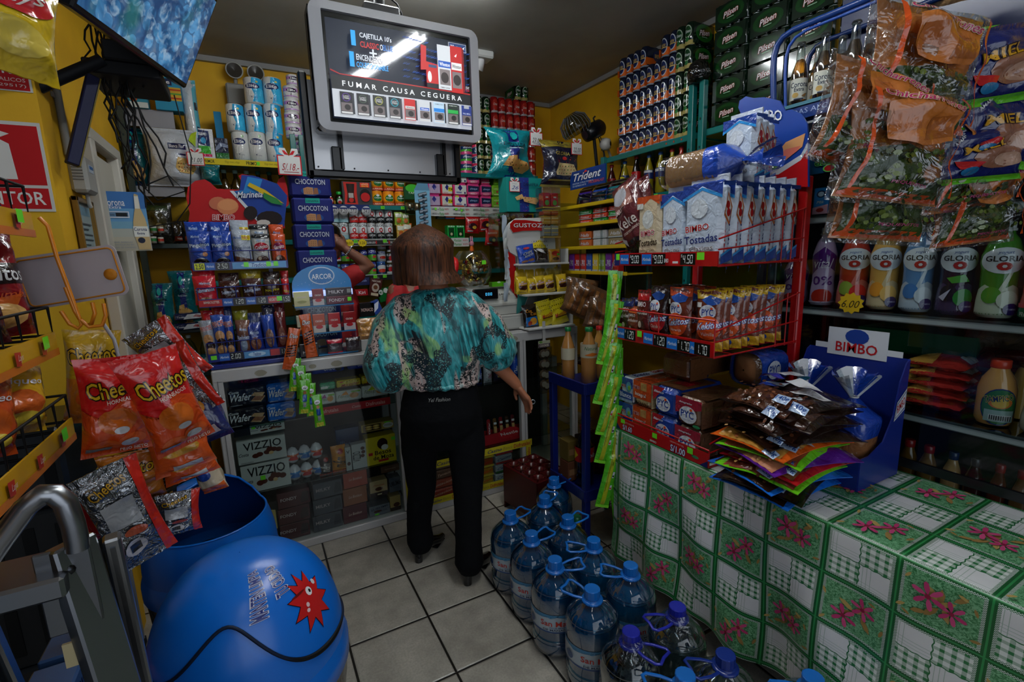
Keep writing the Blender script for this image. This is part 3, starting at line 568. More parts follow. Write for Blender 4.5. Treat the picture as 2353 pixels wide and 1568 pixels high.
def ptag(parent, loc, s, txt, col='#141414', rot=0, sub=None):
 g=M();w, h=.07*s, .06*s
 g.box((0, 0, 0), (w*1.12, .0016, h*1.12), '#c01c24');g.box((0, -.0012, 0), (w, .0016, h), '#dcdcd8')
 for q in(-1, 1):g.prism([(0, h*.5), (q*w*.15, h*.95), (q*w*.42, h*.95), (q*w*.45, h*.7), (q*w*.2, h*.5)], -.002, .0006, '#dcdcd8', '#c01c24')
 for q in(-1, 1):g.prism([(0, h*.56), (q*w*.18, h*.82), (q*w*.3, h*.82), (q*w*.2, h*.6)], -.0026, .0, '#c01c24')
 g.art(lambda u, v, k=0:(w*(u-.5), -.0022-k, h*(v-.5)), [('t', txt, .52, .4, .8, .4, col, 'i')]+([('r', .2, .1, .9, .13, col)] if sub is None else[('t', sub, .5, .8, .5, .14, '#a0a0a0', '')]), e=.0003)
 return g.build('price_tag', parent, loc, (0, 0, rot))
def pbag(x0, x1, yb, yt, Y, base, art, lb, tagv=None, back=None, seed=0, d=.12, flare=.1, tp=None, z=None, wr=1., k='f'):
 cx, z_, w, h=atp(x0, x1, yb, yt, Y);z_=z if z is not None else z_
 t=empty('panettone_bag', (cx, Y+d/2, z_+.002), 0, lb, 'bag')
 bagm(w, h, d, base, art, k, seed=seed, flare=flare, wr=wr, nu=16, nv=20).build('pouch', t)
 if tagv:ptag(t, (tp[0]*w, -d/2-.025, tp[1]*h), tp[2], tagv)
 return t
pbag(288, 350, 428, 290, SY+.02, '#0f6f78', pan_art('#0f6f78', 'DANAFRIA'), 'turquoise panettone bag beside the white one under the television bracket', seed=2, z=2.014, flare=.05)
WA=[('r', .45, .62, .8, .72, '#14204c'), ('t', 'Blanca Flor', .62, .67, .3, .06, '#d8d8e0'), ('r', .6, .52, .78, .55, '#14204c'), ('p', [(.55, .3), (.62, .48), (.9, .45), (.95, .3), (.85, .2), (.62, .22)], '#d0a860')]+[('e', .62+.05*(i%6), .25+.06*(i//6), .012, .01, ['#4a2a14', '#a83a1a', '#2f6a2a'][i%3], 6) for i in range(18)]+[('p', [(.86, .8), (.99, .7), (.99, .98), (.9, .95)], '#a8c02a')]
pbag(338, 470, 432, 298, SY-.1, '#b8bcc2', WA, 'large white panettone bag with a 21.00 price tag', '21.00', seed=5, d=.16, tp=(.42, .45, 1.15), z=2.014, flare=.08, wr=1.3)
pbag(300, 345, 428, 320, SY+.12, '#1a2450', [('r', .2, .3, .8, .6, '#c89a50')], 'dark navy panettone bag squeezed between turquoise and white bags', seed=6, z=2.014)
pbag(460, 510, 422, 376, SY-.12, '#0f6a70', [], 'small crumpled turquoise bag right of the white panettone bag', seed=8, wr=2.)
cx, z, w, h=atp(322, 402, 548, 452, SY-.02);put('snack_pouch', bagm(w, h, .08, '#1c1a12', [('e', .5, .5, .35, .3, '#3a3418'), ('r', .1, .8, .9, .95, '#2c3a1c'), ('e', .6, .4, .12, .1, '#8a7a50')], seed=4, wr=1.5), (cx, SY+.03, 1.668), 'dark shiny snack pouch on the shelf behind the beer banner', 'pouch')
for i, (a, b_) in enumerate([(346, 362), (364, 378)]):
 for r in range(2):fit('small_can', canm(.025, .06, '#9a9a90', [('r', 0, .3, 1, .7, '#b83a2a' if i else '#2a7a3a'), ('r', .1, .75, .9, .95, '#d8d8d0')]).mesh('m'), .05, a, b_, SY-.03, 1.668+r*.062, 'small label can, %s column, %s, beside the beer banner'%(('left', 'right')[i], ('lower', 'upper')[r]), 'can', 'small cans beside the beer banner')
for i, (a, b_) in enumerate([(398, 428), (422, 452)]):
 fit('coffee_pouch', bagm(.1, .2, .05, '#121212', [('r', .2, .1, .8, .3, '#6a1c14'), ('t', '900', .6, .2, .4, .08, '#b8b0a0'), ('e', .5, .6, .25, .12, '#2a2420')], seed=i+1, wr=1.4).mesh('m'), .1, a, b_, SY+.02, 1.668, 'black pouch %s of the pair behind the baker board'%('left', 'right')[i], 'pouch', None)
pbag(348, 408, 752, 642, SY-.06, '#0d6a70', pan_art('#0d6a70', 'DANAFRIA'), 'turquoise panettone bag on the low left shelf, left of the pair', seed=12, z=1.121, wr=1.6)
pbag(400, 462, 752, 622, SY+.05, '#0d6a70', pan_art('#0d6a70', 'DANAFRIA'), 'taller turquoise panettone bag on the low left shelf, right of the pair', seed=13, z=1.121, wr=1.4)
TB=[('p', [(.3, .15), (1, .3), (1, .9), (.45, .85)], '#d8dce0'), ('p', [(.62, .5), (.85, .35), (.95, .6), (.72, .8)], '#a82418'), ('t', 'Tostadas', .3, .5, .4, .25, '#e0e4f0')]
for r in range(2):fit('toast_pack', boxm(.22, .06, .08, '#141f4c', TB, k='f', b=.01).mesh('m'), .22, 402, 472, SY-.08, 1.121+r*.063, 'navy and white toast pack, %s of the two beside the yellow cloth'%('lower', 'upper')[r], 'toast pack')
g=M();g.grid(lambda u, v:((u-.5)*.16+.01*sin(9*v), (v-.5)*.12+.012*sin(8*u), .045*exp_(u, v)+.012*noise.noise(V((u*6, v*6, 2)))+.006), 18, 14, ('#a89a20', 'r')) if 0 else None
def exp_(u, v):return math.exp(-((u-.5)**2+(v-.5)**2)*7)
g=M();g.grid(lambda u, v:((u-.5)*.15+.012*sin(9*v), (v-.5)*.13+.012*sin(8*u), max(.003, .16*(1-u)*exp_(u*.7, v)+.02*noise.noise(V((u*7, v*7, 2))))), 22, 18, ('#a89a1c', 'r'))
put('cleaning_cloth', g, (solve(368, SY, 1.12)+.0, SY+.02, 1.122), 'crumpled mustard yellow cloth lying at the left shelf edge', 'cloth')
for i in range(5):
 x=-.5+i*.095
 t=empty('water_bottle', (x, SY+.03, .822), 0, 'clear small bottle with teal label, %s from the left below the low shelf'%ORD[i], 'bottle', 'small clear bottles on the bottom shelf')
 g=M();g.lathe([(.02, 0), (.04, .01), (.042, .15), (.03, .19), (.012, .22), (.012, .235)], ('#cfe4ea', 't'), 16);g.build('bottle_body', t)
 g=M();g.lathe([(.0425, .05), (.0425, .11)], '#1f7f8c', 16, cap=False);g.art(lambda u, v, k=0:Scyl(.0425, .05)(u, v, k)[:2]+(.055+.05*v, ), [('e', .5, .5, .2, .35, '#c8d8d8')], 1, 'g', .0006, .1);g.build('label_band', t)
 g=M();g.lathe([(.014, .232), (.015, .25), (.002, .252)], ('#d8e8e8', 'g'), 12);g.build('cap', t)
for i in range(7):
 t=empty('oil_bottle', (solve(520+i*26, SY+.12, 2.0), SY+.14, Z2+.001), 0, 'amber bottle with pale cap, %s from left above the baker board'%ORD[i], 'bottle', 'amber bottles under the toilet paper')
 g=M();g.lathe([(.03, 0), (.036, .01), (.036, .12), (.014, .17), (.013, .2)], ('#3a2a08', 'x'), 16);g.build('bottle_body', t)
 g=M();g.lathe([(.016, .2), (.016, .222), (.002, .224)], ('#8fa89a' if i<3 else '#1f5a4a', 'g'), 12);g.build('cap', t)
Yb=3.1;cx, z, w, h=atp(238, 345, 577, 441, Yb)
g=M();g.box((0, 0, h/2), (w, .004, h), '#3a6ca8')
g.art(lambda u, v, k=0:(w*(u-.5), -.002-k, h*v), [('r', 0, .5, 1, .72, '#5f93bd'), ('r', 0, .0, 1, .5, '#a8aaa0'), ('r', 0, .38, 1, .5, '#6f9cb4'), ('r', 0, .0, 1, .24, '#b0aa98'), ('t', 'Corona', .33, .82, .46, .12, '#d8dce4', 'b'), ('t', 'Extra', .35, .74, .25, .05, '#d8dce4', 'b'), ('r', .1, .56, .62, .67, '#c8ccd4'), ('r', .13, .58, .6, .655, '#5a7a98'), ('r', .34, .585, .58, .645, '#15181c'), ('t', 'Corona', .22, .615, .18, .03, '#1c2430'), ('p', [(.72, .02), (.98, .02), (.98, .35), (.95, .55), (.88, .72), (.87, .95), (.8, .97), (.78, .95), (.77, .75), (.68, .5), (.66, .3)], '#c2a878'), ('p', [(.76, .72), (.87, .72), (.87, .93), (.78, .93)], '#d8d4c8'), ('r', .66, .24, .98, .42, '#dcdcd4'), ('t', 'Corona', .81, .37, .28, .06, '#1a2c5c'), ('t', 'Extra', .81, .3, .16, .04, '#1a2c5c'), ('e', .8, .18, .08, .05, '#1c2438'), ('t', 'TOMAR BEBIDAS', .35, .15, .5, .025, '#8a9098'), ('t', 'ALCOHOLICAS EN', .37, .105, .5, .025, '#8a9098'), ('t', 'EXCESO ES DANINO', .38, .06, .55, .025, '#8a9098')])
put('beer_banner', g, (cx+.01, Yb, z), 'blue beach beer poster with a bottle hanging beside the white door', 'poster', None, rad(4))
# ---------------- left wall items
def wallp(px, py):return W(px, py, 'x', -.6)
a, b_, c_=wallp(145, 452), wallp(200, 457), wallp(205, 628)
t=empty('framed_certificate', (-.6, (a.y+b_.y)/2+.02, 1.52), -pi/2+pi, 'framed certificate with gilt frame hanging on the left wall', 'picture frame')
t.rotation_euler=(0, 0, pi/2);t.location.x=-.597
fh, fw_=.3, .24
g=M()
for q in(-1, 1):g.box((q*(fw_/2-.01), -.012, fh/2), (.02, .02, fh), ('#7a5a22', 'g'), .003)
g.box((0, -.012, .01), (fw_, .02, .02), ('#7a5a22', 'g'), .003);g.box((0, -.012, fh-.01), (fw_, .02, .02), ('#7a5a22', 'g'), .003);g.build('frame', t)
g=M();g.box((0, -.006, fh/2), (fw_-.03, .004, fh-.03), '#8fa0a0');g.art(lambda u, v, k=0:((fw_-.03)*(u-.5), -.0085-k, .015+(fh-.03)*v), [('r', .1, .8, .9, .93, '#6a8a9a')]+[('r', .15, .1+.08*i, .85 if i%3 else.6, .12+.08*i, '#4a5458') for i in range(8)]);g.build('document', t)
g=M();g.tube([(-.585, 2.62, z) for z in(1.98, 2.4, CZ)], .013, '#8a8a86', 10);g.box((-.595, 2.62, 2.2), (.01, .06, .02), '#8a8a86', .002);g.box((-.595, 2.62, 2.7), (.01, .06, .02), '#8a8a86', .002)
put('conduit_pipe', g, (0, 0, 0), 'grey vertical conduit pipe running up the left wall', 'pipe')
t=empty('wall_box', (-.6, 2.7, 1.84), pi/2, 'white plastic utility box on the left wall above the certificate', 'utility box')
g=M();g.box((0, -.03, .075), (.14, .06, .15), '#a8a8a2', .012);g.build('housing', t)
g=M();g.box((.0, -.061, .1), (.06, .002, .03), '#b8c4d0');g.box((0, -.0625, .105), (.05, .001, .012), '#3a6aa8');g.build('sticker', t)
g=M()
for i in range(6):g.box((-.072, -.03, .05+.012*i), (.004, .035, .004), '#6a6a66')
g.build('vent', t);g=M();g.tube([(.02, -.03, 0), (.02, -.03, -.035), (.035, -.03, -.05)], .008, '#b0b0aa');g.build('cable_gland', t)
def sign(x1p, ytp, ybp, wid, art, lb, base='#b81418', h=None):
 p=W(x1p, ybp, 'y', 2.3);q=W(x1p, ytp, 'y', 2.3);h=q.z-p.z
 g=M();g.box((-wid/2, 0, h/2), (wid, .003, h), '#d0cec6');g.art(lambda u, v, k=0:(wid*(u-1), -.0018-k, h*v), art)
 return put('safety_sign', g, (-.575, 2.297, p.z), lb, 'sign')
sign(131, 287, 487, .29, [('r', .03, .3, .97, .96, '#b81418'), ('r', .03, .03, .97, .265, '#b81418'), ('t', 'EXTINTOR', .5, .15, .86, .15, '#e4e0d8'), ('p', [(.5, .36), (.72, .36), (.7, .75), (.62, .8), (.5, .75)], '#dcd8d0'), ('p', [(.56, .8), (.6, .9), (.72, .86), (.64, .82)], '#dcd8d0')], 'red and white fire extinguisher sign lettered EXTINTOR on the yellow wall')
sign(82, 130, 215, .2, [('r', .03, .03, .97, .97, '#b81418'), ('t', 'CENTRO', .68, .8, .5, .2, '#e4e0d8'), ('t', 'R', .72, .55, .12, .2, '#e4e0d8'), ('t', 'METALICOS', .68, .3, .5, .1, '#e4b8b0'), ('t', '(N 29517)', .68, .14, .5, .1, '#e4b8b0')], 'upper small red sign with white lettering on the yellow wall')
# ---------------- television and its bracket
X_=V((.309017, .951057, 0));Nn=V((.8548, -.2777, -.4384));U_=V((.4169, -.1355, .8988));c0=V((-.150, 2.546, 2.258))
tw, th=.68, .385
tm=Matrix(((X_.x, -Nn.x, U_.x, 0), (X_.y, -Nn.y, U_.y, 0), (X_.z, -Nn.z, U_.z, 0), (0, 0, 0, 1)))
tv=empty('television', c0, 0, 'flat television tilted down from the ceiling bracket at the left', 'television');tv.rotation_euler=tm.to_euler()
g=M();g.box((-tw/2, .025, th/2), (tw, .05, th), ('#0c0c0e', 'g'), .006);g.build('casing', tv)
sm, b=newmat('television_image_reflection');c, x, y, z=xco();vr=xvor(c+0.if 0 else c, 22);n1=xnoise(c, 9, 4, .8)  # glowing blotches stand for the screen image with the shop's reflection
n2=xnoise(c, 26, 3, 1.);colr=xmix(n1.rng(.42, .62), '#0f3f6a', '#4a86b4');colr=xmix(n2.rng(.5, .72)*.8, colr, '#8fa6b8');colr=xmix(vr.gt(.55)*.6, colr, '#13305a')
colr=xmix(xnoise(c, 6, 2).rng(.55, .7)*.5, colr, '#1c6a58');X.nt.links.new(colr.k, b.inputs['Emission Color']);b.inputs['Emission Strength'].default_value=.6;b.inputs['Base Color'].default_value=(.01, .01, .01, 1);b.inputs['Roughness'].default_value=.15
g=M();g.box((-tw/2, -.001, th/2+.002), (tw-.03, .003, th-.035), sm);g.build('screen', tv)
br=empty('television_bracket', (-.6, 2.35, 2.0), 0, 'black steel bracket carrying the television from the left wall', 'bracket');bo=br.location
p=[W(108, 208, 'y', 2.33), W(235, 138, 'y', 2.4), W(165, 378, 'y', 2.33), W(213, 176, 'y', 2.38)]
g=M();g.tube([V((-.6, 2.36, p[0].z))-bo, p[1]-bo], .022, '#15171c', 6);g.build('arm', br)
g=M();g.box((0, 0, 0), (.035, .035, (p[3]-p[2]).length), '#171a3a', .003);g.box((-.019, 0, 0), (.004, .034, (p[3]-p[2]).length), '#6a5a1c');s_=g.build('strut', br, (p[2]+p[3])/2-bo);s_.rotation_euler=(p[3]-p[2]).to_track_quat('Z', 'X').to_euler()
a, b_=W(190, 150, 'y', 2.42), W(385, 205, 'y', 2.6)
g=M();g.box(((a.x+b_.x)/2-bo.x, 2.55-bo.y, (a.z+b_.z)/2+.0-bo.z), (b_.x-a.x, .3, .05), '#101114', .005);g.box(((a.x+b_.x)/2-bo.x+.05, 2.45-bo.y, (a.z+b_.z)/2+.06-bo.z), (.2, .12, .07), '#1c1d20', .006);g.build('platform', br)
g=M();g.tube([V((-.25, 2.5, (a.z+b_.z)/2))-bo, V((-.22, 2.45, 2.4))-bo, V((-.2, 2.4, 2.44))-bo], .02, '#101114', 6);g.build('tilt_neck', br)
rc=random.Random(3);g=M()
for i in range(16):
 x, y=-.42+.12*rc.random(), 2.46+.1*rc.random();zt_=2.85-.3*rc.random();zb=1.75+.5*rc.random();pts=[]
 for k in range(14):t_=k/13;pts.append((x+.04*sin(5*t_+i)+.05*t_*rc.random(), y+.03*cos(4*t_+i), zt_+(zb-zt_)*t_))
 g.tube(pts, .0035, '#0b0b0c', 5)
g.tube([(-.4, 2.5, 2.2), (-.38, 2.5, 1.9), (-.3, 2.5, 1.8), (-.2, 2.5, 1.84), (-.25, 2.5, 1.9), (-.33, 2.5, 1.86)], .003, '#0b0b0c', 5)
g.tube([(-.2, 2.62, 2.25), (-.17, 2.62, 2.0), (-.2, 2.62, 1.8), (-.26, 2.62, 1.72), (-.36, 2.62, 1.7)], .0025, '#0b0b0c', 5)
cb=g.build('cable_bundle');tag(cb, 'tangle of thin black cables hanging below the television bracket', 'cables', None, 'stuff')
# ---------------- advertising light box
AX0, AX1, AZ0, AZ1, AY=.328, 1.092, 2.088, 2.6, 2.3
ad=empty('advertising_screen', ((AX0+AX1)/2, AY, AZ0), 0, 'large silver framed cigarette advertising light box hung from the ceiling', 'advertising display');aw, ah=AX1-AX0, AZ1-AZ0
def rr_(w, h, r, n=5, z0=0.):
 P=[]
 for cxx, czz, a0 in((w/2-r, z0+h-r, 0), (-w/2+r, z0+h-r, 90), (-w/2+r, z0+r, 180), (w/2-r, z0+r, 270)):
  for i in range(n+1):a=rad(a0+90*i/n);P.append((cxx+r*cos(a), czz+r*sin(a)))
 return P
def frame(g, out, inn, y0, y1, m, m2):
 n=len(out);A=[(x, y0, z) for x, z in out];B=[(x, y1, z) for x, z in inn];Cc=[(x, y1+.03, z) for x, z in inn];D=[(x, y0+.06, z) for x, z in out]
 V_=A+B+Cc+D;F=[]
 for i in range(n):j=(i+1)%n;F+=[(i, j, n+j, n+i), (n+i, n+j, 2*n+j, 2*n+i), (j, i, 3*n+i, 3*n+j)]
 g.add(V_, F, m)
g=M();out=rr_(aw, ah, .045);inn=[(x*.875, .5*ah+(z-.5*ah)*.86-.004) for x, z in rr_(aw, ah, .006)]
frame(g, out, inn, .0, -.012, ('#b8b8bc', 'g'), 0);g.build('silver_frame', ad)
g=M();g.box((0, .1, ah/2), (aw*.995, .08, ah*.97), ('#0d0e14', 'g'), .01);g.prism([(-aw/2, .02), (-aw/2, ah-.02), (aw/2, ah-.02), (aw/2, .02)], .02, .1, ('#0d0e14', 'g'));g.build('casing', ad)
g=M();g.prism(inn, .004, .02, ('#020304', 'x'));iw, ih=aw*.875, ah*.86;iz=.5*ah-.43*ah-.004
cw, ch, cz=iw*.955, ih*.9, iz+ih*.045
SP=lambda u, v, k=0:(cw*(u-.5), .0035-k, cz+ch*v)
E_=lambda c:(c, 'e')
ad_art=[('r', 0, 0, 1, 1, '#0b1222')]
rz=random.Random(5)
for r in range(7):
 for i in range(22):
  x, y=.5+.5*i/22, .5+r*.065-.07*i/22+.02
  if y<.97 and rz.random()<.75:ad_art.append(('p', [(x, y), (x+.02, y+.03), (x+.015, y+.012), (x+.035, y+.03), (x+.02, y-.005), (x+.026, y+.01)], ['#0c2a5e', '#123f86', '#0e3270'][rz.randrange(3)]))
ad_art+=[('r', 0, .0, 1, .42, '#16181a'), ('p', [(0, .46), (.06, .43), (1, .4), (1, .415), (.06, .44), (0, .475)], '#8a1a1a'), ('t', 'F U M A R   C A U S A   C E G U E R A', .5, .345, .86, .055, '#c8ccce'), ('r', 0, 0, 1, .28, '#a0a4aa')]
ad_art+=[('t', '1', .165, .815, .03, .15, '#1f86cc'), ('t', "CAJETILLA 10's", .315, .85, .215, .065, '#b8bec6'), ('t', 'CLASSIC', .27, .765, .125, .06, '#a8201c'), ('t', 'O', .35, .765, .02, .06, '#b8bec6'), ('t', 'BLUE', .395, .765, .07, .06, '#1a5aa0'), ('t', '+', .29, .69, .05, .08, '#b8bec6'), ('t', '1', .145, .6, .03, .15, '#1f86cc'), ('t', 'ENCENDEDOR', .27, .63, .19, .06, '#b8bec6'), ('t', 'COLECCIONABLE', .28, .555, .215, .055, '#1f86cc')]
ad_art+=[('r', .84, .86, .98, .95, '#8a9096'), ('r', .845, .866, .975, .944, '#14305e'), ('t', 'Winston', .895, .905, .08, .045, '#c8ccd0'), ('p', [(.945, .9), (.97, .925), (.96, .9), (.968, .89)], '#c8ccd0')]
ad_art+=[('p', [(.62, .6), (.66, .61), (.67, .86), (.63, .87)], '#a01c1c'), ('p', [(.66, .42), (.75, .42), (.75, .68), (.66, .7)], '#a01c1c'), ('r', .66, .42, .75, .47, '#15181c'), ('e', .685, .54, .015, .06, '#c8c8c8'), ('r', .68, .64, .74, .67, '#2a3a5a'), ('r', .75, .42, .85, .9, '#b4b8bc'), ('r', .755, .66, .85, .73, '#1c4a9a'), ('t', 'Winston', .803, .695, .08, .04, '#d8dce0'), ('r', .762, .47, .842, .64, '#6a6262'), ('e', .8, .55, .03, .06, '#2c2626'), ('t', 'FUMAR CAUSA', .8, .44, .07, .015, '#222222'), ('r', .85, .4, .94, .91, '#a01c1c'), ('p', [(.94, .4), (.955, .43), (.955, .89), (.94, .91)], '#6a1414'), ('r', .855, .65, .935, .73, '#c4c4c4'), ('t', 'Winston', .895, .69, .07, .04, '#22252a'), ('r', .858, .45, .932, .63, '#6a6262'), ('e', .895, .54, .03, .06, '#2c2626'), ('p', [(.88, .8), (.9, .83), (.893, .79)], '#e0e0e0'), ('t', 'STAY', .975, .47, .03, .03, '#c0c0c0'), ('t', 'TRUE', .975, .44, .03, .025, '#a01c1c')]
for i, (c1, c2) in enumerate([('#17181c', '#4a2a7a'), ('#17181c', '#3a4a3a'), ('#1c1f1c', '#8a8a3a'), ('#101c24', '#1a8a9a'), ('#a01818', '#a01818'), ('#a8acb0', '#a8acb0'), ('#9ab0c0', '#1a6ab0'), ('#14201a', '#1f8a3a'), ('#1c2c6a', '#1c2c6a')]):
 x=.045+i*.108;w_=.08
 ad_art+=[('r', x, .03, x+w_, .255, c1), ('r', x+w_, .035, x+w_+.012, .25, '#24262c'), ('r', x+.004, .06, x+w_-.004, .145, '#5a5252'), ('e', x+.045, .1, .02, .03, '#1c1818'), ('r', x+.004, .035, x+w_-.004, .055, '#a8a8a8')]
 if i<4:ad_art+=[('e', x+.04, .2, .028, .042, c2), ('e', x+.04, .2, .024, .036, c1), ('t', 'LUCKY', x+.04, .21, .04, .016, '#b8b8b8'), ('t', 'STRIKE', x+.04, .19, .04, .016, '#b8b8b8')]
 elif i<6:ad_art+=[('r', x+.006, .15, x+w_-.006, .18, '#b0b0b0' if i==4 else '#1c4a9a'), ('t', 'Winston', x+.04, .165, .055, .02, '#222222' if i==4 else '#d0d0d0')]
 elif i<8:ad_art+=[('r', x, .15, x+w_, .19, c2), ('t', 'HAMILTON', x+.04, .235, .06, .013, '#505860' if i==6 else '#a0a8a0')]
 else:ad_art+=[('r', x+.02, .22, x+.06, .255, '#8a8e94'), ('t', 'PALL MALL', x+.04, .165, .06, .016, '#a8b0c0')]
g.art(SP, ad_art, cw/ch, 'e', .00022);
g.build('display_panel', ad)
g=M();g.add([SP(-.02, -.03, .006+.0165), SP(1.02, -.03, .006+.0165), SP(1.02, 1.04, .006+.0165), SP(-.02, 1.04, .006+.0165)], [(0, 1, 2, 3)], ('#f4f6f8', 'j'));g.build('glass_cover', ad)
LZ0, LZ1=W(718, 408, 'y', 2.42).z, AZ0+.26;LX0_, LX1_=W(697, 300, 'y', 2.42).x, W(1057, 418, 'y', 2.42).x;lw, lh=LX1_-LX0_, LZ1-LZ0;lxo=(LX0_+LX1_)/2-(AX0+AX1)/2
g=M()
for q in(-1, 1):g.box((lxo+q*(lw/2-.015), .13, LZ0-AZ0+lh/2), (.035, .06, lh), ('#0e0e10', 'g'), .008)
g.box((lxo, .13, LZ0-AZ0+.018), (lw, .06, .036), ('#0e0e10', 'g'), .008);g.build('lower_frame', ad)
g=M();g.box((lxo, .135, LZ0-AZ0+lh/2), (lw-.05, .006, lh-.05), ('#a8a8aa', 'm'));
for i in range(5):g.lathe([(.0001, -.002), (.004, -.002), (.004, .0)], '#222222', 8, (lxo-lw/2+.05+i*(lw-.1)/4, .131, LZ0-AZ0+.05), ax='y')
g.build('metal_back_plate', ad)
for q in(-.32, .36):
 g=M();g.box((lxo+q*lw+.02, .12, LZ0-AZ0+.18), (.02, .02, .28), ('#0e0e10', 'g'), .002);g.box((lxo+q*lw, .12, LZ0-AZ0+.08), (.045, .02, .12), ('#101012', 'g'), .004);g.build('mounting_bar', ad)
g=M();bx=W(870, 10, 'y', 2.42).x-(AX0+AX1)/2;g.box((bx, .12, ah+.03), (.16, .12, .06), ('#0e0e10', 'g'), .006);g.tube([(bx, .12, ah+.04), (bx, .12, CZ-AZ0-.001)], .03, ('#0e0e10', 'g'), 12);g.tube([(bx+.09, .1, ah+.02), (bx+.1, .1, ah+.05), (bx+.08, .1, ah+.09), (bx+.03, .1, ah+.12)], .004, '#0e0e10', 6);g.build('ceiling_mount', ad)
# ---------------- glass counters
CY=2.636;ALU=('#b4b2b0', 'g')
def cabinet(name, label, x0, x1, y0, y1, ztop, shelves, posts=(), right_open=False):
 t=empty(name, ((x0+x1)/2, y0, 0), 0, label, 'counter');ox=(x0+x1)/2;d=y1-y0;w=x1-x0
 g=M();g.box((0, d/2, ztop-.03), (w, d, .06), ALU, .004)
 rr=random.Random(2)
 for i in range(4):
  cx_=-.25+.12*i;r=.012+.012*rr.random()
  g.add([(cx_+r*cos(a*pi/5)*(1+.3*rr.random()), -.0006, ztop-.035+r*.7*sin(a*pi/5)) for a in range(10)], [tuple(range(10))], '#8f8a7a')
 g.build('top_rim', t)
 g=M();g.box((0, d/2, .022), (w, d, .044), ALU, .004);g.build('base', t)
 for px in(x0+.022, x1-.022, *posts):
  g=M();g.box((px-ox, .022, ztop/2), (.044, .044, ztop-.1), ALU, .004);g.box((px-ox+.0, -.001, ztop/2), (.003, .003, ztop-.1), '#7a7876');g.build('post', t)
 for px in(x0+.022, x1-.022):g=M();g.box((px-ox, d-.022, ztop/2), (.044, .044, ztop-.1), ALU, .004);g.build('post', t)
 for z in shelves:g=M();g.box((0, d/2+.01, z-.003), (w-.02, d-.05, .006), ('#b8d0c8', 't'));g.build('glass_shelf', t)
 g=M();g.add([(-w/2+.04, .015, .044), (w/2-.04, .015, .044), (w/2-.04, .015, ztop-.06), (-w/2+.04, .015, ztop-.06)], [(0, 1, 2, 3)], ('#dfe8e6', 'j'));g.build('glass_front', t)
 g=M();g.box((0, d-.006, ztop/2), (w-.05, .01, ztop-.1), '#3a3632');g.build('back_panel', t)
 return t
CA, CB, CT=.72, .36, 1.03
cabL=cabinet('glass_counter', 'white framed glass sweets counter standing behind the blue bins', -.215, .70, CY, 3.08, CT, (CA, CB))
CRT=1.045
cabR=cabinet('glass_counter', 'white framed glass counter under the cash register', .71, 1.92, CY, 3.08, CRT, (.73, .31), (1.49, ))
GY=CY+.05
def gfit(nm, x0, x1, yb, yt, col, art, lb, cat, z=None, d=.08, k='g', group=None, Y=GY, bag=False, b=.0015, h=None, **kw):
 zz=W((x0+x1)/2, yb, 'y', Y).z if z is None else z;cx=(solve(x0, Y, zz)+solve(x1, Y, zz))/2;w=solve(x1, Y, zz)-solve(x0, Y, zz);h=h or W((x0+x1)/2, yt, 'y', Y).z-zz
 m=bagm(w, h, d, col, art, k, **kw) if bag else boxm(w, h, d, col, art, k=k, b=b)
 return put(nm, m, (cx, Y+d/2, zz+.001), lb, cat, group)
def waf(bg, tx='#d8dce0', pic='#b89468'):return[('t', 'Costa', .16, .78, .26, .14, tx, 'bi'), ('t', 'Wafer', .34, .48, .56, .4, tx, 'bi', 0, '#2a1408' if bg[1]=='1' else '#0c3a8a'), ('p', [(.58, .2), (.85, .1), (.98, .4), (.75, .5)], pic), ('p', [(.6, .26), (.85, .18), (.97, .42), (.75, .5)], '#8a5a34'), ('p', [(.6, .5), (.9, .38), (.98, .6), (.7, .66)], pic), ('r', .04, .05, .35, .09, '#8a8a8a')]
WB='#17100e'
for i, (yb, yt) in enumerate([(985, 938), (937, 890)]):gfit('wafer_box', 527, 613, yb, yt, WB, waf(WB), 'black wafer pack, %s of the left pair in the counter'%('lower', 'upper')[i], 'biscuits', CA+i*.107, group='wafer packs', d=.1, k='f', b=.008)
for i, (yb, yt) in enumerate([(972, 926), (925, 880)]):gfit('wafer_box', 617, 681, yb, yt, '#1566c4', waf('#9'), 'bright blue wafer pack, %s of the pair beside the black ones'%('lower', 'upper')[i], 'biscuits', CA+i*.1, group='wafer packs', d=.1, k='f', b=.008)
gfit('foil_pack', 545, 606, 886, 868, '#8a1038', [], 'crinkled magenta foil pack on the black wafers', 'foil pack', CA+.213, k='s', bag=True, d=.08)
FIT=lambda c:[('e', .7, .5, .18, .28, '#c88a4a'), ('t', 'Fitness', .3, .5, .45, .3, '#5a6a30', 'i'), ('p', [(.2, .6), (.4, .95), (.5, .6)], c), ('r', .6, .75, .95, .9, '#7ab03a')]
z_=CA+.0
for i, (a, b_, c_) in enumerate([(732, 772, '#a04a8a'), (773, 832, '#e08a2a'), (833, 893, '#b8c82a')]):gfit('biscuit_pack', a, b_, 0, [905, 897, 885][i], '#c4c6be', FIT(c_), 'white wholegrain biscuit pack, %s from left behind the red strip'%ORD[i], 'biscuits', CA+.045, group='white biscuit packs', k='f', b=.006)
for i, (a, b_) in enumerate([(774, 830), (832, 890)]):
 gfit('biscuit_pack', a, b_, 0, [873, 862][i], '#c8b020', [('e', .1+.11*j, .85-.1*(j%2), .02, .05, '#2a1a10', 6) for j in range(9)]+[('t', 'Morochas', .55, .38, .75, .34, '#a81c1c', 'bi', 4), ('e', .2, .8, .08, .08, '#b81c1c'), ('r', .05, .02, .95, .15, '#5a3018')], 'yellow spotted biscuit pack, %s of two on the white packs'%('left', 'right')[i], 'biscuits', CA+.125, group='yellow spotted biscuit packs', k='f', b=.006)
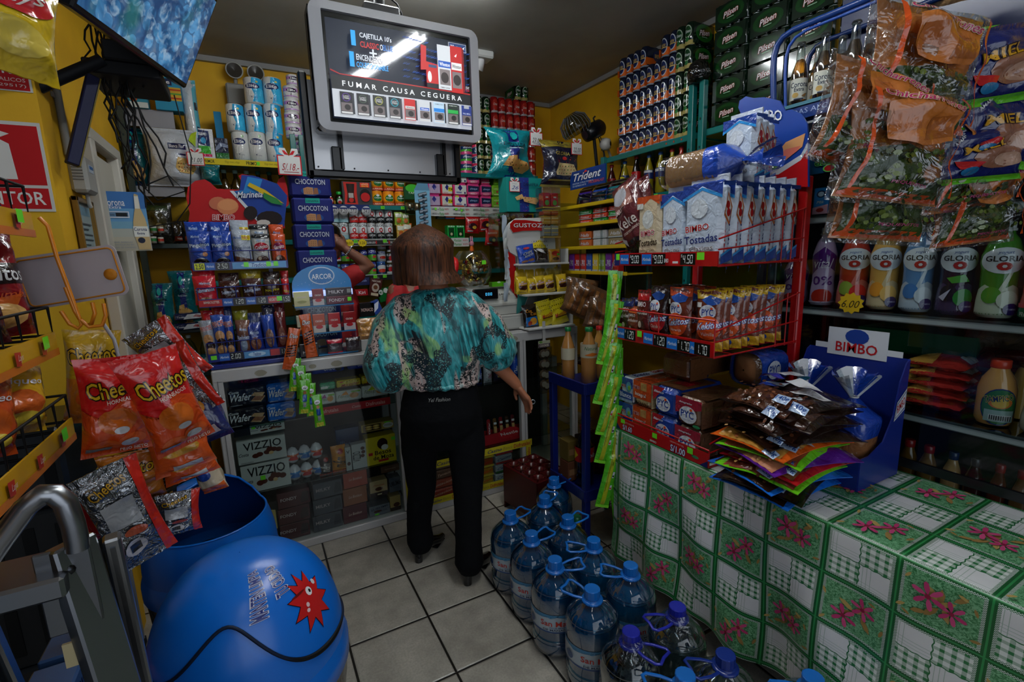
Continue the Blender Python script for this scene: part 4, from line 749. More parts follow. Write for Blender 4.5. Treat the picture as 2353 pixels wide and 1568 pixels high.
gfit('biscuit_pack', 736, 772, 0, 880, '#2c8a60', [('r', .05, .2, .5, .5, '#c8c8c0'), ('t', 'nito', .4, .5, .4, .3, '#c8e0d0')], 'green biscuit pack left of the yellow spotted packs', 'biscuits', CA+.125, k='f', b=.006)
for i, (a, b_, yy) in enumerate([(717, 795, 858), (800, 862, 845)]):
 c1=W(a, yy+8, 'y', GY+.02);c2=W(b_, yy+3-6*i, 'y', GY+.02);zc=CA+.225
 g=M();g.lathe([(.001, 0), (.022, .006), (.024, .02), (.024, c2.x-c1.x-.02), (.022, c2.x-c1.x-.006), (.001, c2.x-c1.x)], ('#163fb8', 'f'), 14, ax='x');L_=c2.x-c1.x
 g.art(lambda u, v, k=0:(u*L_, -(.024+k)*cos((v-.5)*2), (.024+k)*sin((v-.5)*2)), [('t', 'OREO', .55, .6, .35, .5, '#dfe6f6', 'bi'), ('e', .8, .5, .1, .35, '#15181c')], 4, 'f', .0006, .08)
 put('cookie_roll', g, (c1.x, GY+.06, zc+.006), 'blue cookie roll, %s of two on the top of the stacks'%('left', 'right')[i], 'cookie roll', 'blue cookie rolls')
g=M();a, b_=solve(736, CY+.016, CA), solve(898, CY+.016, CA);w=b_-a
g.box((0, .004, 0), (w, .004, .042), '#a81820');g.art(lambda u, v, k=0:(w*(u-.5), .0018-k, .042*(v-.5)), [('t', 'Disfrutalas', .12, .5, .26, .5, '#d89a94'), ('t', 'Costa', .5, .5, .12, .35, '#d89a94', 'i'), ('t', 'Disfrutalas', .78, .5, .28, .5, '#d89a94')])
put('shelf_strip', g, ((a+b_)/2, CY+.02, CA+.018), 'red Disfrutalas shelf strip inside the sweets counter', 'shelf strip')
VZ=[('t', 'VIZZIO', .52, .74, .78, .34, '#14161a', 'b'), ('t', 'Costa', .12, .42, .2, .14, '#3a3a3c', 'bi')]+[('e', x, y, .075, .1, '#4a1c10') for x, y in((.36, .3), (.44, .34), (.6, .38), (.74, .46), (.84, .42), (.66, .5))]+[('e', .68, .33, .05, .07, '#c8a878'), ('r', .05, .06, .3, .09, '#8a8a8a')]
gfit('chocolate_box', 576, 655, 0, 974, '#b4b8b4', VZ+[('e', .1, .78, .06, .14, '#6fe02a')], 'small white chocolate box on top of two larger ones', 'chocolate box', CB+.31, d=.12)
gfit('chocolate_box', 549, 660, 0, 1008, '#b4b8b4', VZ, 'large white chocolate box in the middle of the stack', 'chocolate box', CB+.158, d=.14)
gfit('chocolate_box', 560, 670, 0, 1063, '#b4b8b4', VZ+[('r', .38, .4, .48, .56, '#6fe02a')], 'large white chocolate box at the bottom with a green sticker', 'chocolate box', CB, d=.14)
gfit('small_carton', 538, 576, 0, 985, '#15181f', [], 'dark carton beside the small white chocolate box', 'carton', CB+.31)
for r in range(2):
 for i in range(3):
  t=empty('egg_sweet', (solve(680+i*27, GY+.02, CB)+.0, GY+.04, CB+.002+r*.1), 0, 'white and blue egg sweet in clear blister, %s from left, %s row'%(ORD[i], ('lower', 'upper')[r]), 'egg sweet', 'egg sweets in the counter')
  g=M();g.lathe([(.005, 0), (.025, .01), (.033, .035), (.03, .06), (.018, .082), (.002, .09)], ('#c8c8cc', 'f'), 16);g.art(lambda u, v, k=0:((.033+k)*sin((u-.5)*2), -(.033+k)*cos((u-.5)*2), .02+.03*v), [('p', [(.1, .2), (.9, .1), (.8, .9), (.3, .8)], '#b83030' if(i+r)%2 else '#2a6ab0')], 1, 'g', .0008, .2);g.build('egg', t)
  g=M();g.lathe([(.012, .078), (.034, .05), (.034, .045)], (('#2a7ab8', '#c85a2a')[(i+r)%2], 'f'), 14, cap=False);g.build('upper_wrap', t)
for i, (a, b_, yt, c_, tx) in enumerate([(736, 764, 1048, '#2c1610', '#e0d8d0'), (766, 800, 1026, '#d88a1a', '#1c1008')]):
 gfit('sweets_bag', a, b_, 0, yt, c_, [('t', 'm&m', .5, .4, .8, .5, tx, 'bi', 80), ('e', .6, .8, .2, .1, '#b82a1c'), ('r', 0, 0, 1, .1, '#c03a1c')], ['brown button sweets bag standing in the counter', 'orange button sweets bag standing in the counter'][i], 'sweets bag', CB, k='f', bag=True, d=.05)
gfit('chocolate_box', 797, 810, 0, 1028, '#b0b4b0', [('t', 'V', .5, .8, .6, .14, '#14161a'), ('e', .5, .3, .3, .08, '#4a1c10')], 'narrow white box between the orange bag and the tall white box', 'chocolate box', CB, d=.05)
gfit('chocolate_box', 812, 845, 0, 1020, '#b4b8b4', [('t', 'VIZZIO', .32, .5, .75, .3, '#14161a', 'b', 90), ('e', .75, .8, .14, .07, '#4a1c10'), ('e', .78, .65, .14, .07, '#4a1c10'), ('e', .72, .5, .14, .07, '#4a1c10')], 'tall narrow white chocolate box standing upright left of the yellow box', 'chocolate box', CB, d=.05)
gfit('sweets_box', 845, 912, 0, 1002, '#c8b418', [('e', .55, .72, .18, .2, '#2a1008'), ('e', .62, .58, .12, .1, '#dcdcd0'), ('t', 'Besos', .55, .42, .55, .16, '#2a1410', 'b'), ('t', 'de Moza', .56, .24, .7, .15, '#2a1410', 'b'), ('r', .38, .08, .72, .16, '#a81c1c'), ('r', .06, .36, .2, .46, '#a81c1c'), ('r', .86, .78, .99, .9, '#6fe02a')], 'yellow sweets box lettered Besos de Moza', 'sweets box', CB)
FB=[('r', .05, .08, .62, .92, '#6a5020'), ('r', .1, .15, .58, .85, '#241a10')]+[('e', x, y, .11, .16, '#b08a3a') for x, y in((.22, .36), (.45, .36), (.22, .66), (.45, .66))]+[('e', x, y, .06, .09, '#d8bc70') for x, y in((.22, .38), (.45, .38), (.22, .68), (.45, .68))]+[('e', .82, .5, .16, .35, '#c8c8c0'), ('t', 'FERRERO', .82, .58, .24, .1, '#2a2018'), ('t', 'ROCHER', .82, .44, .24, .1, '#2a2018'), ('r', .7, .85, .9, .98, '#6fe02a')]
gfit('chocolate_box', 831, 905, 0, 972, '#a8904a', FB, 'gold trimmed clear chocolate box above the yellow box', 'chocolate box', CB+.205, d=.08)
gfit('lozenge_box', 778, 830, 0, 984, '#1a3a62', [('t', 'lliptus', .5, .5, .8, .3, '#4a7ab0', 'bi')], 'dark blue lozenge box behind the sweets bags', 'lozenge box', CB, Y=GY+.12)
for r in range(2):
 for i in range(2):
  g=M();g.lathe([(.022, -.02), (.026, -.015), (.026, .015), (.022, .02)], ('#4a4a4a', 'g'), 16, ax='y');put('sweets_tin', g, (.14+i*.06, GY+.2, CB+.027+r*.054), 'dark round sweets tin, %s column, %s, behind the eggs'%(('left', 'right')[i], ('lower', 'upper')[r]), 'tin', 'round tins in the counter')
gfit('biscuit_carton', 590, 648, 0, 1156, '#12120e', [('p', [(.1, .5), (.4, .5), (.45, .85), (.15, .85)], '#a89a5a'), ('p', [(.55, .3), (.9, .35), (.9, .8), (.6, .85)], '#b0a060'), ('t', 'NIK', .7, .12, .4, .14, '#b8a82a', 'b', 80)], 'black carton with yellow shapes at the left end of the bottom shelf', 'carton', .046, d=.1)
FO=lambda c, n:[('t', n, .34, .55, .5, .2, '#b8a8a8', 'b'), ('p', [(.7, .15), (.95, .2), (.95, .8), (.78, .85), (.72, .5)], c)]
for r in range(3):gfit('fondue_box', 640, 714, 0, [1212, 1172, 1128][r], '#4a1c22', FO('#2a1014', 'FONDY'), 'dark red fondue box, %s from the bottom'%ORD[r], 'chocolate box', .046+r*.092, group='dark red boxes on the bottom shelf', d=.12, h=.088)
for r in range(3):gfit('milk_chocolate_box', 722, 788, 0, [1190, 1150, 1110][r], '#43464e', FO('#2f3138', 'MILKY'), 'slate grey chocolate box, %s from the bottom'%ORD[r], 'chocolate box', .046+r*.095, group='grey boxes on the bottom shelf', d=.12, h=.09)
for r, c_ in enumerate(('#5a1420', '#9a5a3a', '#b04a36')):gfit('bonbon_box', 791, 845, 0, [1173, 1130, 1088][r], c_, [('t', 'Le Bonbon', .5, .5, .55, .16, '#e0b8a8', 'i')], '%s bonbon box in the tall stack, %s from the bottom'%(('maroon', 'tan', 'coral')[r], ORD[r]), 'chocolate box', .046+r*.105, group='bonbon boxes', d=.12, h=.1)
gfit('chocolate_box', 850, 897, 0, 1162, '#6a6e78', [('t', 'SUBLIME', .5, .75, .85, .2, '#1c2840', 'b', 6), ('e', .4, .42, .2, .13, '#4a1c14'), ('t', 'BOX', .7, .38, .3, .15, '#2c3850', '', 6), ('e', .35, .12, .12, .1, '#6fe02a')], 'grey blue box lettered SUBLIME BOX on the bottom shelf', 'chocolate box', .046, d=.08)
gfit('praline_box', 852, 892, 0, 1105, '#b09468', [('r', 0, 0, 1, .28, '#2a1612'), ('e', .5, .48, .22, .12, '#4a2010'), ('t', 'Princesa', .5, .72, .6, .1, '#a83a2a', 'i'), ('r', .4, .1, .65, .18, '#c8b890')], 'tan praline box stacked on the grey blue box', 'chocolate box', .162, d=.07)
gfit('praline_box', 898, 922, 0, 1140, '#b09458', [('r', 0, 0, 1, .25, '#2a1612'), ('e', .6, .4, .3, .15, '#4a2010')], 'tan praline box at the right end of the bottom shelf', 'chocolate box', .046, d=.07)
gfit('chocolate_box', 896, 922, 0, 1098, '#4a4e58', [('t', 'UBLIME', .5, .6, .9, .3, '#161c28', 'b', 6)], 'dark grey box above the tan praline box at the right', 'chocolate box', .165, d=.07)
gfit('carton', 876, 918, 0, 1070, '#6a4a34', [('r', .2, .4, .8, .6, '#8a6a50')], 'brown carton at the top right of the bottom shelf', 'carton', .25, Y=GY+.1)
# ---------------- contents of the right counter
gfit('cookie_roll', 1096, 1111, 0, 850, '#173a8a', [('t', 'OREO', .5, .6, .8, .3, '#d0d8f0', 'b', 80), ('e', .5, .25, .3, .14, '#15181c')], 'upright blue cookie packet beside the blouse hem', 'cookie packet', .73, bag=True, d=.05, k='f')
gfit('cookie_roll', 1115, 1134, 0, 838, '#b8b8bc', [('e', .2+.2*(j%4), .9-.08*j, .05, .02, '#15181c', 6) for j in range(10)]+[('t', 'CEREAL', .6, .4, .6, .2, '#8a1c3a', 'b', 80)], 'upright white spotted cookie packet beside the blue one', 'cookie packet', .73, bag=True, d=.05, k='f')
gfit('cookie_roll', 1138, 1160, 0, 845, '#1c1030', [('t', 'Ny', .5, .5, .5, .3, '#c8a02a', 'b', 80)], 'upright dark purple cookie packet', 'cookie packet', .73, bag=True, d=.05, k='f')
gfit('cookie_bag', 1178, 1197, 0, 818, '#1c4ab0', [('t', 'Chips', .6, .4, .8, .3, '#d8d8e0', 'bi', 80)], 'bright blue cookie bag behind the right arm', 'cookie bag', .73, bag=True, d=.06, k='f')
t=empty('chocolate_bar_display', (solve(1165, GY, .33), GY+.08, .311), 0, 'red chocolate bar display tray with wafer bars under the right hand', 'display tray')
g=M();w=solve(1215, GY, .33)-solve(1112, GY, .33);g.box((0, -.06, .035), (w, .006, .07), '#a01820');g.box((0, .04, .03), (w, .006, .06), '#a01820');g.box((-w/2, -.01, .03), (.004, .1, .06), '#8a141a');g.box((w/2, -.01, .03), (.004, .1, .06), '#8a141a');g.box((0, -.01, .004), (w, .1, .006), '#8a141a')
g.art(lambda u, v, k=0:(w*(u-.5), -.0632-k, .07*v), [('e', .58, .8, .25, .55, '#b01a22'), ('t', 'Nestle', .58, .78, .38, .3, '#d8c8c4', 'b', 6)]);g.build('tray', t)
for i in range(5):
 g=M();g.box((0, 0, .07), (.026, .018, .14), (['#8a1a20', '#6a4a28', '#7a1a20', '#3a2418', '#5a1a20'][i], 'f'), .006);g.art(lambda u, v, k=0:(.026*(u-.5), -.009-k, .14*v), [('t', 'KitKat', .5, .55, .55, .45, '#d8d0cc', 'b', 80)] if i<1 else[('r', .1, .3, .9, .6, '#b89058'), ('r', .1, .7, .9, .8, '#c8c8c8')]);g.build('wafer_bar', t, (-.1+i*.045, -.02, .012), (rad(-14), rad(5), 0))
def cstrip(x0p, x1p, z, h, rep_, lb, y=CY-.003):
 a, b_=solve(x0p, y, z), solve(x1p, y, z);w=b_-a;arts=[]
 for i in range(rep_):s=1/rep_;arts+=[('t', 'Casino', s*(i+.18), .5, s*.3, .5, '#16285a', 'bi'), ('t', 'Blanca', s*(i+.45), .5, s*.2, .45, '#7a7430', 'i'), ('t', 'Disfrutalas!', s*(i+.78), .5, s*.38, .6, '#a01c2a', 'b')]
 g=M();g.box((0, 0, 0), (w, .003, h), '#b8a81c');g.art(lambda u, v, k=0:(w*(u-.5), -.0017-k, h*(v-.5)), arts)
 return put('shelf_strip', g, ((a+b_)/2, y, z), lb, 'shelf strip')
cstrip(1000, 1222, .298, .045, 2, 'yellow biscuit strip along the middle shelf of the right counter')
cstrip(984, 1160, .065, .04, 2, 'yellow biscuit strip along the foot of the right counter')
for xp, lb in((937, 'left'), (1214, 'right')):
 g=M();g.box((0, 0, 0), (.035, .003, .36), '#b8a81c');g.art(lambda u, v, k=0:(.035*(u-.5), -.0017-k, .36*(v-.5)), [('t', 'Disfrutalas!', .5, .75, .42*11, .055, '#a01c2a', 'b', 90) if 0 else('t', 'Disfrutalas', .5, .72, 4.2, .05, '#a01c2a', 'b', 90), ('t', 'Casino', .5, .3, 2.6, .05, '#16285a', 'bi', 90)], .0875)
 put('shelf_strip', g, (solve(xp, CY-.003, .3), CY-.004, .26 if lb=='left' else.12), 'upright yellow biscuit strip on the %s post beside the dark trousers'%lb, 'shelf strip')
cookc=[('#a0481a', 'Tentacion'), ('#a0481a', 'Tentacion'), ('#b08a1a', 'Tentacion'), ('#b08a1a', 'Tentacion')]
for c0_, (xa, xb, cc, nm) in enumerate([(1106, 1135, None, ''), (1140, 1178, '#aab0b4', 'Casino')]):
 for r in range(4):
  col=cc or['#b0902a', '#a8761c', '#a04a1c', '#983e1a'][r]
  gfit('biscuit_pack', xa, xb, 0, 1000, col, [('t', nm or 'Tentacion', .5, .6, .8, .3, '#1c3a7a' if cc else '#c8281c', 'bi', 8), ('r', 0, 0, 1, .25, ['#2f6a3a', '#2f6a3a', '#b03a3a', '#b03a3a'][r] if cc else '#c8b03a')], '%s biscuit pack by the right leg, %s from the bottom'%('silver and blue' if cc else 'orange', ORD[r]), 'biscuits', .046+r*.062, group='biscuit packs right of the legs', k='f', b=.008, d=.14, h=.056)
for r in range(4):gfit('biscuit_pack', 985 if r<2 else 1002, 1046, 0, 1120, ['#a8301c', '#a8361c', '#6a3a24', '#6a4a3a'][r], [('t', 'Tentacion', .5, .55, .8, .3, '#d89a80', 'bi', 8)], 'reddish brown biscuit pack between the legs, %s from the bottom'%ORD[r], 'biscuits', .046+r*.062, group='biscuit packs between the legs', k='f', b=.008, d=.14, h=.056)
t=empty('cookie_strip', (solve(1252, CY-.02, .7), CY-.02, .62), 0, 'hanging clear strip of small round cookies under a COOKIES card', 'cookie strip')
g=M();g.box((0, 0, .335), (.09, .002, .045), '#a8a890');g.art(lambda u, v, k=0:(.09*(u-.5), -.0012-k, .313+.045*v), [('r', 0, 0, 1, .55, '#4a3a4a'), ('t', 'COOKIES', .5, .28, .8, .35, '#e0d8c0'), ('e', .2, .8, .15, .14, '#5a8a3a')]);g.box((0, .001, .42), (.022, .001, .13), '#b8b8b4');g.build('header_card', t)
for i in range(4):
 g=M();
 for q in(-.022, .022):g.lathe([(.001, -.006), (.03, -.004), (.032, .0), (.03, .004), (.001, .006)], '#4a3a2c', 14, (q*.6, 0, 0), ax='y');g.lathe([(.001, -.0075), (.02, -.007)], '#9a9484', 8, (q*.6, 0, 0), ax='y')
 g.build('cookie', t, (0, -.004, .27-i*.07), (0, .2*i, 0))
g=M();g.box((0, -.004, .16), (.1, .02, .31), ('#e8ecec', 'v'));g.build('clear_sleeve', t)
for i in range(7):
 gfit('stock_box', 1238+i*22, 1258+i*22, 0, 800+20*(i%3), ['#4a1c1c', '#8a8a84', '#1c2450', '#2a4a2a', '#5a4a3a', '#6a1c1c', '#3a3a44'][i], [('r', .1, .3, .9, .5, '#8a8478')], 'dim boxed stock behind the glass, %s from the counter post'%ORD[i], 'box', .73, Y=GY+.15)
 # ---------------- cash register, jar, tray
RGX=solve(1150, 2.72, CRT)
reg=empty('cash_register', (RGX, 2.74, CRT+.001), 0, 'off-white cash register with a black customer display on the counter', 'cash register')
wr=solve(1200, 2.7, 1.05)-solve(1085, 2.7, 1.05)
g=M();g.box((0, .16, .055), (wr+.03, .32, .1), ('#a8a8a2', 'g'), .006);g.box((0, -.002, .05), (wr*.9, .004, .07), ('#b0b0aa', 'g'), .003);g.box((0, .1, .003), (.03, .1, .006), '#4a4a4a');g.build('cash_drawer', reg)
def rprof(z):return z
g=M();P_=[(.02, .108), (.02, .18), (.035, .2), (.04, .23), (.07, .27), (.13, .285), (.28, .285), (.3, .26), (.3, .108)]
n=len(P_);w2=wr/2-.01;g.add([(-w2, y, z) for y, z in P_]+[(w2, y, z) for y, z in P_], [tuple(range(n)), tuple(range(n, 2*n))[::-1]]+[(i, n+i, n+(i+1)%n, (i+1)%n) for i in range(n)], ('#b8b8b0', 'g'));g.box((0, .018, .165), (2*w2*.99, .004, .004), '#7a7a76');g.build('body', reg)
g=M();g.box((-w2*.42, .035, .245), (w2*1.0, .04, .07), ('#101114', 'x'), .006)
g.art(lambda u, v, k=0:(-w2*.92+w2*u, .0149-k, .21+.07*v), [('r', .45+.1*i, .4, .52+.1*i, .65, ('#3a9ac8', 'e')) for i in range(3)]+[('r', .47+.1*i, .46, .5+.1*i, .6, '#101114') for i in range(3)]);g.build('customer_display', reg)
g=M();g.art(lambda u, v, k=0:(w2*u, .04-k-.012*v, .235+.035*v) if 0 else(w2*.15+w2*.6*u, .036-k, .228+.02*v), [('t', 'SAM4S', .4, .5, .8, .6, '#2a2a2a')]);g.build('lettering', reg)
t=empty('candy_jar', (solve(1094, 2.72, 1.33), 2.84, CRT+.29), 0, 'round clear jar of wrapped candies with tilted red lid on the register', 'candy jar');t.scale=(1.22, 1.22, 1.22);t.location.x+=.03
g=M();g.lathe([(.03, 0), (.075, .02), (.1, .06), (.105, .095), (.1, .13), (.08, .17), (.06, .19)], ('#e8f0f0', 't'), 28, cap=False);g.build('glass_bowl', t)
rr=random.Random(8)
for i in range(46):
 a=rr.random()*6.28;z=.02+.12*rr.random();r=(.085 if.05<z<.12 else.06)*sqrt(rr.random());c_=rr.choice(['#a8281c', '#b08a4a', '#d8b84a', '#5a1c14', '#b8b4a8', '#3a2018'])
 g=M();g.box((0, 0, 0), (.026, .018, .014), (c_, 's'), .004);g.box((.017, 0, 0), (.01, .014, .003), ('#c8a850', 's'));g.box((-.017, 0, 0), (.01, .014, .003), ('#c8a850', 's'));g.build('wrapped_candy', t, (r*cos(a), r*sin(a), z+.012), (rr.random()*3, rr.random()*3, rr.random()*3))
g=M();g.lathe([(.001, -.012), (.062, -.012), (.066, -.008), (.066, .008), (.062, .012), (.05, .012), (.048, .006), (.001, .006)], ('#b81414', 'g'), 28);g.build('lid', t, (-.12, -.0, .1), (0, rad(-72), rad(8)))
sticker(t, .02, -.108, .13, .022, .02, name='price_sticker', rot=0)
put('paper_tray', boxm(.1, .03, .05, '#58b01c', [('e', .5, .95, .12, .2, '#b8c8a8')], k='g'), (solve(1146, 2.8, 1.33), 2.82, CRT+.288), 'bright green small tray on the register right of the candy jar', 'tray')
g=M();g.add([(0, 0, 0), (.06, .02, .02), (.14, .03, .17), (.02, 0, .17)], [(0, 1, 2, 3)], '#3a8a84');g.add([(.06, .021, .02), (.064, .022, .02), (.144, .031, .17), (.14, .031, .17)], [(0, 1, 2, 3)], '#c8c8c0');g.add([(0, .0025, 0), (.06, .0225, .02), (.14, .0325, .17), (.02, .0025, .17)], [(3, 2, 1, 0)], '#a8a8a0')
put('leaflet', g, (solve(1190, 2.72, 1.15), 2.74, CRT+.105), 'teal leaflet leaning against the right side of the cash register', 'leaflet')
g=M();rr=random.Random(5)
for i in range(7):
 x=.02*rr.random();z=-.07*i;g.grid(lambda u, v:(x+(u-.5)*.03+.004*sin(v*6+i), -.003*i+.005*sin(u*3+v*5+i), z-.12*v), 3, 6, ['#8f9aa4', '#a8aeb0', '#b0b2ac'][i%3])
put('receipts', g, (solve(1152, 2.76, 1.7), 2.745, 1.78), 'hanging bundle of grey paper slips left of the white biscuit rack', 'papers', None, 0)['kind']='stuff'
# ---------------- white and red biscuit rack (Gustozzi)
GX0, GX1, GYF=solve(1172, 2.76, 1.5), solve(1300, 2.76, 1.2), 2.78;gz=CRT
gu=empty('biscuit_rack', (1.7, GYF, gz), 0, 'white and red biscuit display rack with GUSTOZZI header', 'display rack')
px=lambda x, y:W(x, y, 'y', GYF)
def rel(x, y):p=px(x, y);return(p.x-1.7, p.z-gz)
g=M();hd=[rel(*q) for q in((1164, 522), (1171, 512), (1186, 502), (1262, 500), (1272, 518), (1276, 560), (1279, 650), (1192, 650), (1190, 590), (1172, 580), (1164, 560))];g.prism(hd, .0, .012, '#c4c4c0')
g.prism([rel(*q) for q in((1163, 575), (1183, 590), (1186, 640), (1200, 655), (1205, 700), (1212, 748), (1204, 752), (1190, 690), (1168, 655))], -.004, .01, ('#a81414', 'g'));g.build('side_and_back', gu)
g=M();hh=[rel(*q) for q in((1170, 515), (1178, 506), (1205, 506), (1238, 510), (1252, 502), (1262, 505), (1263, 525), (1258, 534), (1235, 530), (1200, 531), (1177, 535), (1170, 524))];g.prism([(x, z) for x, z in hh], -.012, -.001, ('#a81414', 'g'), '#c8c8c4')
a_, b2=rel(1176, 529), rel(1257, 510);g.art(lambda u, v, k=0:(a_[0]+(b2[0]-a_[0])*u, -.0125-k, a_[1]+.012+(b2[1]-a_[1]-.018)*v), [('t', 'GUSTOZZi', .5, .5, .95, .75, '#d8d4d0', 'b', 0, '#7a0c0c')]);g.build('header_sign', gu)
SHZ=[W(1240, 605, 'y', GYF-.06).z, W(1250, 674, 'y', GYF-.1).z, W(1260, 750, 'y', GYF-.14).z]
for i, (z, x0, x1, dd) in enumerate([(SHZ[0], 1190, 1305, .06), (SHZ[1], 1204, 1312, .1), (SHZ[2], 1210, 1316, .14)]):
 a, b_=solve(x0, GYF-dd, z), solve(x1, GYF-dd, z);g=M();g.box(((a+b_)/2-1.7, .06-dd, z-gz-.006), (b_-a, .14+dd*.3, .012), '#c0c0bc', .002);g.prism([(b_-1.7, z-gz), (b_-1.7+.004, z-gz), (b_-1.7+.004, z-gz+.09), (b_-1.7, z-gz+.06)], -dd, .1, '#b8b8b4');g.build('shelf', gu)
g=M();g.box((0, .12, .3), (.3, .01, .6), '#8f8f8a');g.build('back_panel', gu)
def gz_(x0, x1, yt, lvl, col, art, lb, dd, seed, fl=0, off=0., tilt=0, k='f'):
 Y=GYF-dd+.01+off;z=SHZ[lvl]+.001;a, b_=solve(x0, Y, z), solve(x1, Y, z);h=W((x0+x1)/2, yt, 'y', Y).z-z
 o=put('biscuit_bag', bagm(b_-a, h, .035, col, art, k, seed=seed, wr=.8), ((a+b_)/2, Y+.02, z), lb, 'biscuit bag', None);o.rotation_euler=(rad(-6), rad(tilt), 0);return o
CH=[('t', 'CHIPS', .55, .55, .6, .13, '#c8d0e0', 'bi', 8, '#0c1430'), ('t', 'AHOY!', .58, .4, .6, .13, '#c8d0e0', 'bi', 8, '#0c1430'), ('e', .3, .12, .2, .07, '#8a5a3a'), ('e', .7, .15, .2, .07, '#8a5a3a'), ('e', .5, .8, .2, .06, '#b83a3a')]
gz_(1194, 1222, 548, 0, '#1a3a98', CH, 'blue chocolate chip cookie bag at the back left of the top rack shelf', .06, 1, off=.04)
gz_(1197, 1236, 562, 0, '#1e44a8', CH, 'blue chocolate chip cookie bag leaning at the front of the rack', .06, 2, tilt=-8)
MO=[('e', .08+.12*(j%8), .95-.12*(j//8)*1.3, .025, .018, '#2a1a10', 6) for j in range(24)]+[('t', 'Morochas', .55, .42, .75, .16, '#a81c1c', 'bi', 8), ('r', .2, .3, .9, .34, '#5a3018')]
gz_(1222, 1264, 542, 0, '#c8b41c', [q for q in MO], 'yellow spotted biscuit bag at the back of the top rack shelf', .06, 3, off=.03)
gz_(1232, 1264, 570, 0, '#1c140e', [('t', 'Chunky', .5, .25, .5, .12, '#b8b0a0'), ('p', [(.1, .9), (.5, .95), (.8, .6), (.4, .7)], '#b8b8b8')], 'black shiny biscuit bag in front of the yellow spotted one', .06, 4)
gz_(1265, 1292, 572, 0, '#c8861a', [('e', .5, .65, .32, .2, '#b82a1c'), ('r', .6, .5, .9, .65, '#6fe02a'), ('t', '2.80', .75, .57, .25, .08, '#111111'), ('e', .5, .25, .3, .12, '#4a2010')], 'small orange biscuit bag with green price sticker', .06, 5)
BN=[('p', [(.1, .45), (.9, .5), (.9, .3), (.7, .22), (.2, .25)], '#3a1810'), ('t', 'Mr.', .5, .68, .3, .08, '#d8d8d8', 'b', 8, '#a81c1c'), ('t', 'Brown', .5, .58, .75, .13, '#d8d8d8', 'bi', 8, '#b01c2a'), ('r', .2, .08, .8, .12, '#8a7a20')]
for i, (a, b_, yt) in enumerate([(1186, 1212, 614), (1210, 1234, 615), (1234, 1260, 612), (1258, 1282, 612), (1276, 1298, 608)]):gz_(a, b_, yt, 1, '#b8981a', [], 'yellow brownie bag in the back row, %s from left'%ORD[i], .1, i+10, off=.06)
for i, (a, b_, yt) in enumerate([(1190, 1216, 636), (1216, 1236, 640), (1232, 1258, 634), (1254, 1280, 632), (1284, 1308, 630)]):gz_(a, b_, yt, 1, '#c8a818', BN, 'yellow brownie bag in the front row, %s from left'%ORD[i], .1, i+20, tilt=[2, 1, -4, -6, -3][i])
gz_(1208, 1242, 700, 2, '#1c1410', [('t', 'Cua', .35, .72, .4, .14, '#c8861c', 'b', 0, '#3a1c0c'), ('t', 'Cua', .65, .58, .4, .14, '#c8861c', 'b', 0, '#3a1c0c'), ('r', .1, .05, .9, .45, '#1a6ab0'), ('e', .6, .25, .25, .16, '#c88a2a'), ('e', .35, .18, .15, .1, '#a83a1c')], 'dark wafer bag lettered Cua Cua on the lowest rack shelf', .14, 31, tilt=-4)
gz_(1243, 1278, 690, 2, '#c8b81c', MO, 'yellow spotted biscuit bag in the middle of the lowest rack shelf', .14, 32, tilt=-10)
gz_(1272, 1312, 686, 2, '#c8b81c', MO, 'yellow spotted biscuit bag at the right of the lowest rack shelf', .14, 33, tilt=-12)
# ---------------- green shelving along the right wall
RX=2.33;RZ1, RZ2=2.195, 1.895
ru=empty('metal_shelving', (2.5, 2.5, 0), 0, 'teal metal shelving with beer cans and sodas along the right wall', 'shelving')
for z, y0, y1 in((RZ1, 1.4, 2.02), (RZ1, 2.06, 2.87), (RZ2, 2.0, 2.87), (1.5, 1.4, 2.87), (1.1, 1.4, 2.87)):
 g=M();g.box((.175-.17, (y0+y1)/2-2.5, z-.018), (.34, y1-y0, .036), (TEAL, 'g'), .003)
 for i in range(3):g.box((-.166, y0-2.5+.1+i*.06, z-.018), (.002, .01, .01), '#a83a1c')
 g.build('shelf_board', ru)
for y, z0 in((2.0, 2.45), (2.075, 2.45), (1.41, 2.2), (2.86, 2.2)):
 g=M();g.box((-.18, y-2.5, z0/2), (.035, .035, z0), (TEAL, 'g'), .003)
 for i in range(14):g.box((-.199, y-2.5, .3+i*.15), (.002, .008, .012), '#06211f')
 g.build('post', ru)
for y in(2.72, 2.55, 2.35, 2.2):sticker(ru, -.173, y-2.5, RZ2-.018, .03, .022, rot=-pi/2, txt='2.50')
g=M();g.lathe([(.001, -.05), (.05, -.04), (.065, 0), (.05, .05), (.02, .07)], ('#6a5c48', 'v'), 14);put('wrapped_bundle', g, (RX-.02, 2.03, 2.49), 'crumpled brown plastic bundle on top of the shelf post', 'bundle')
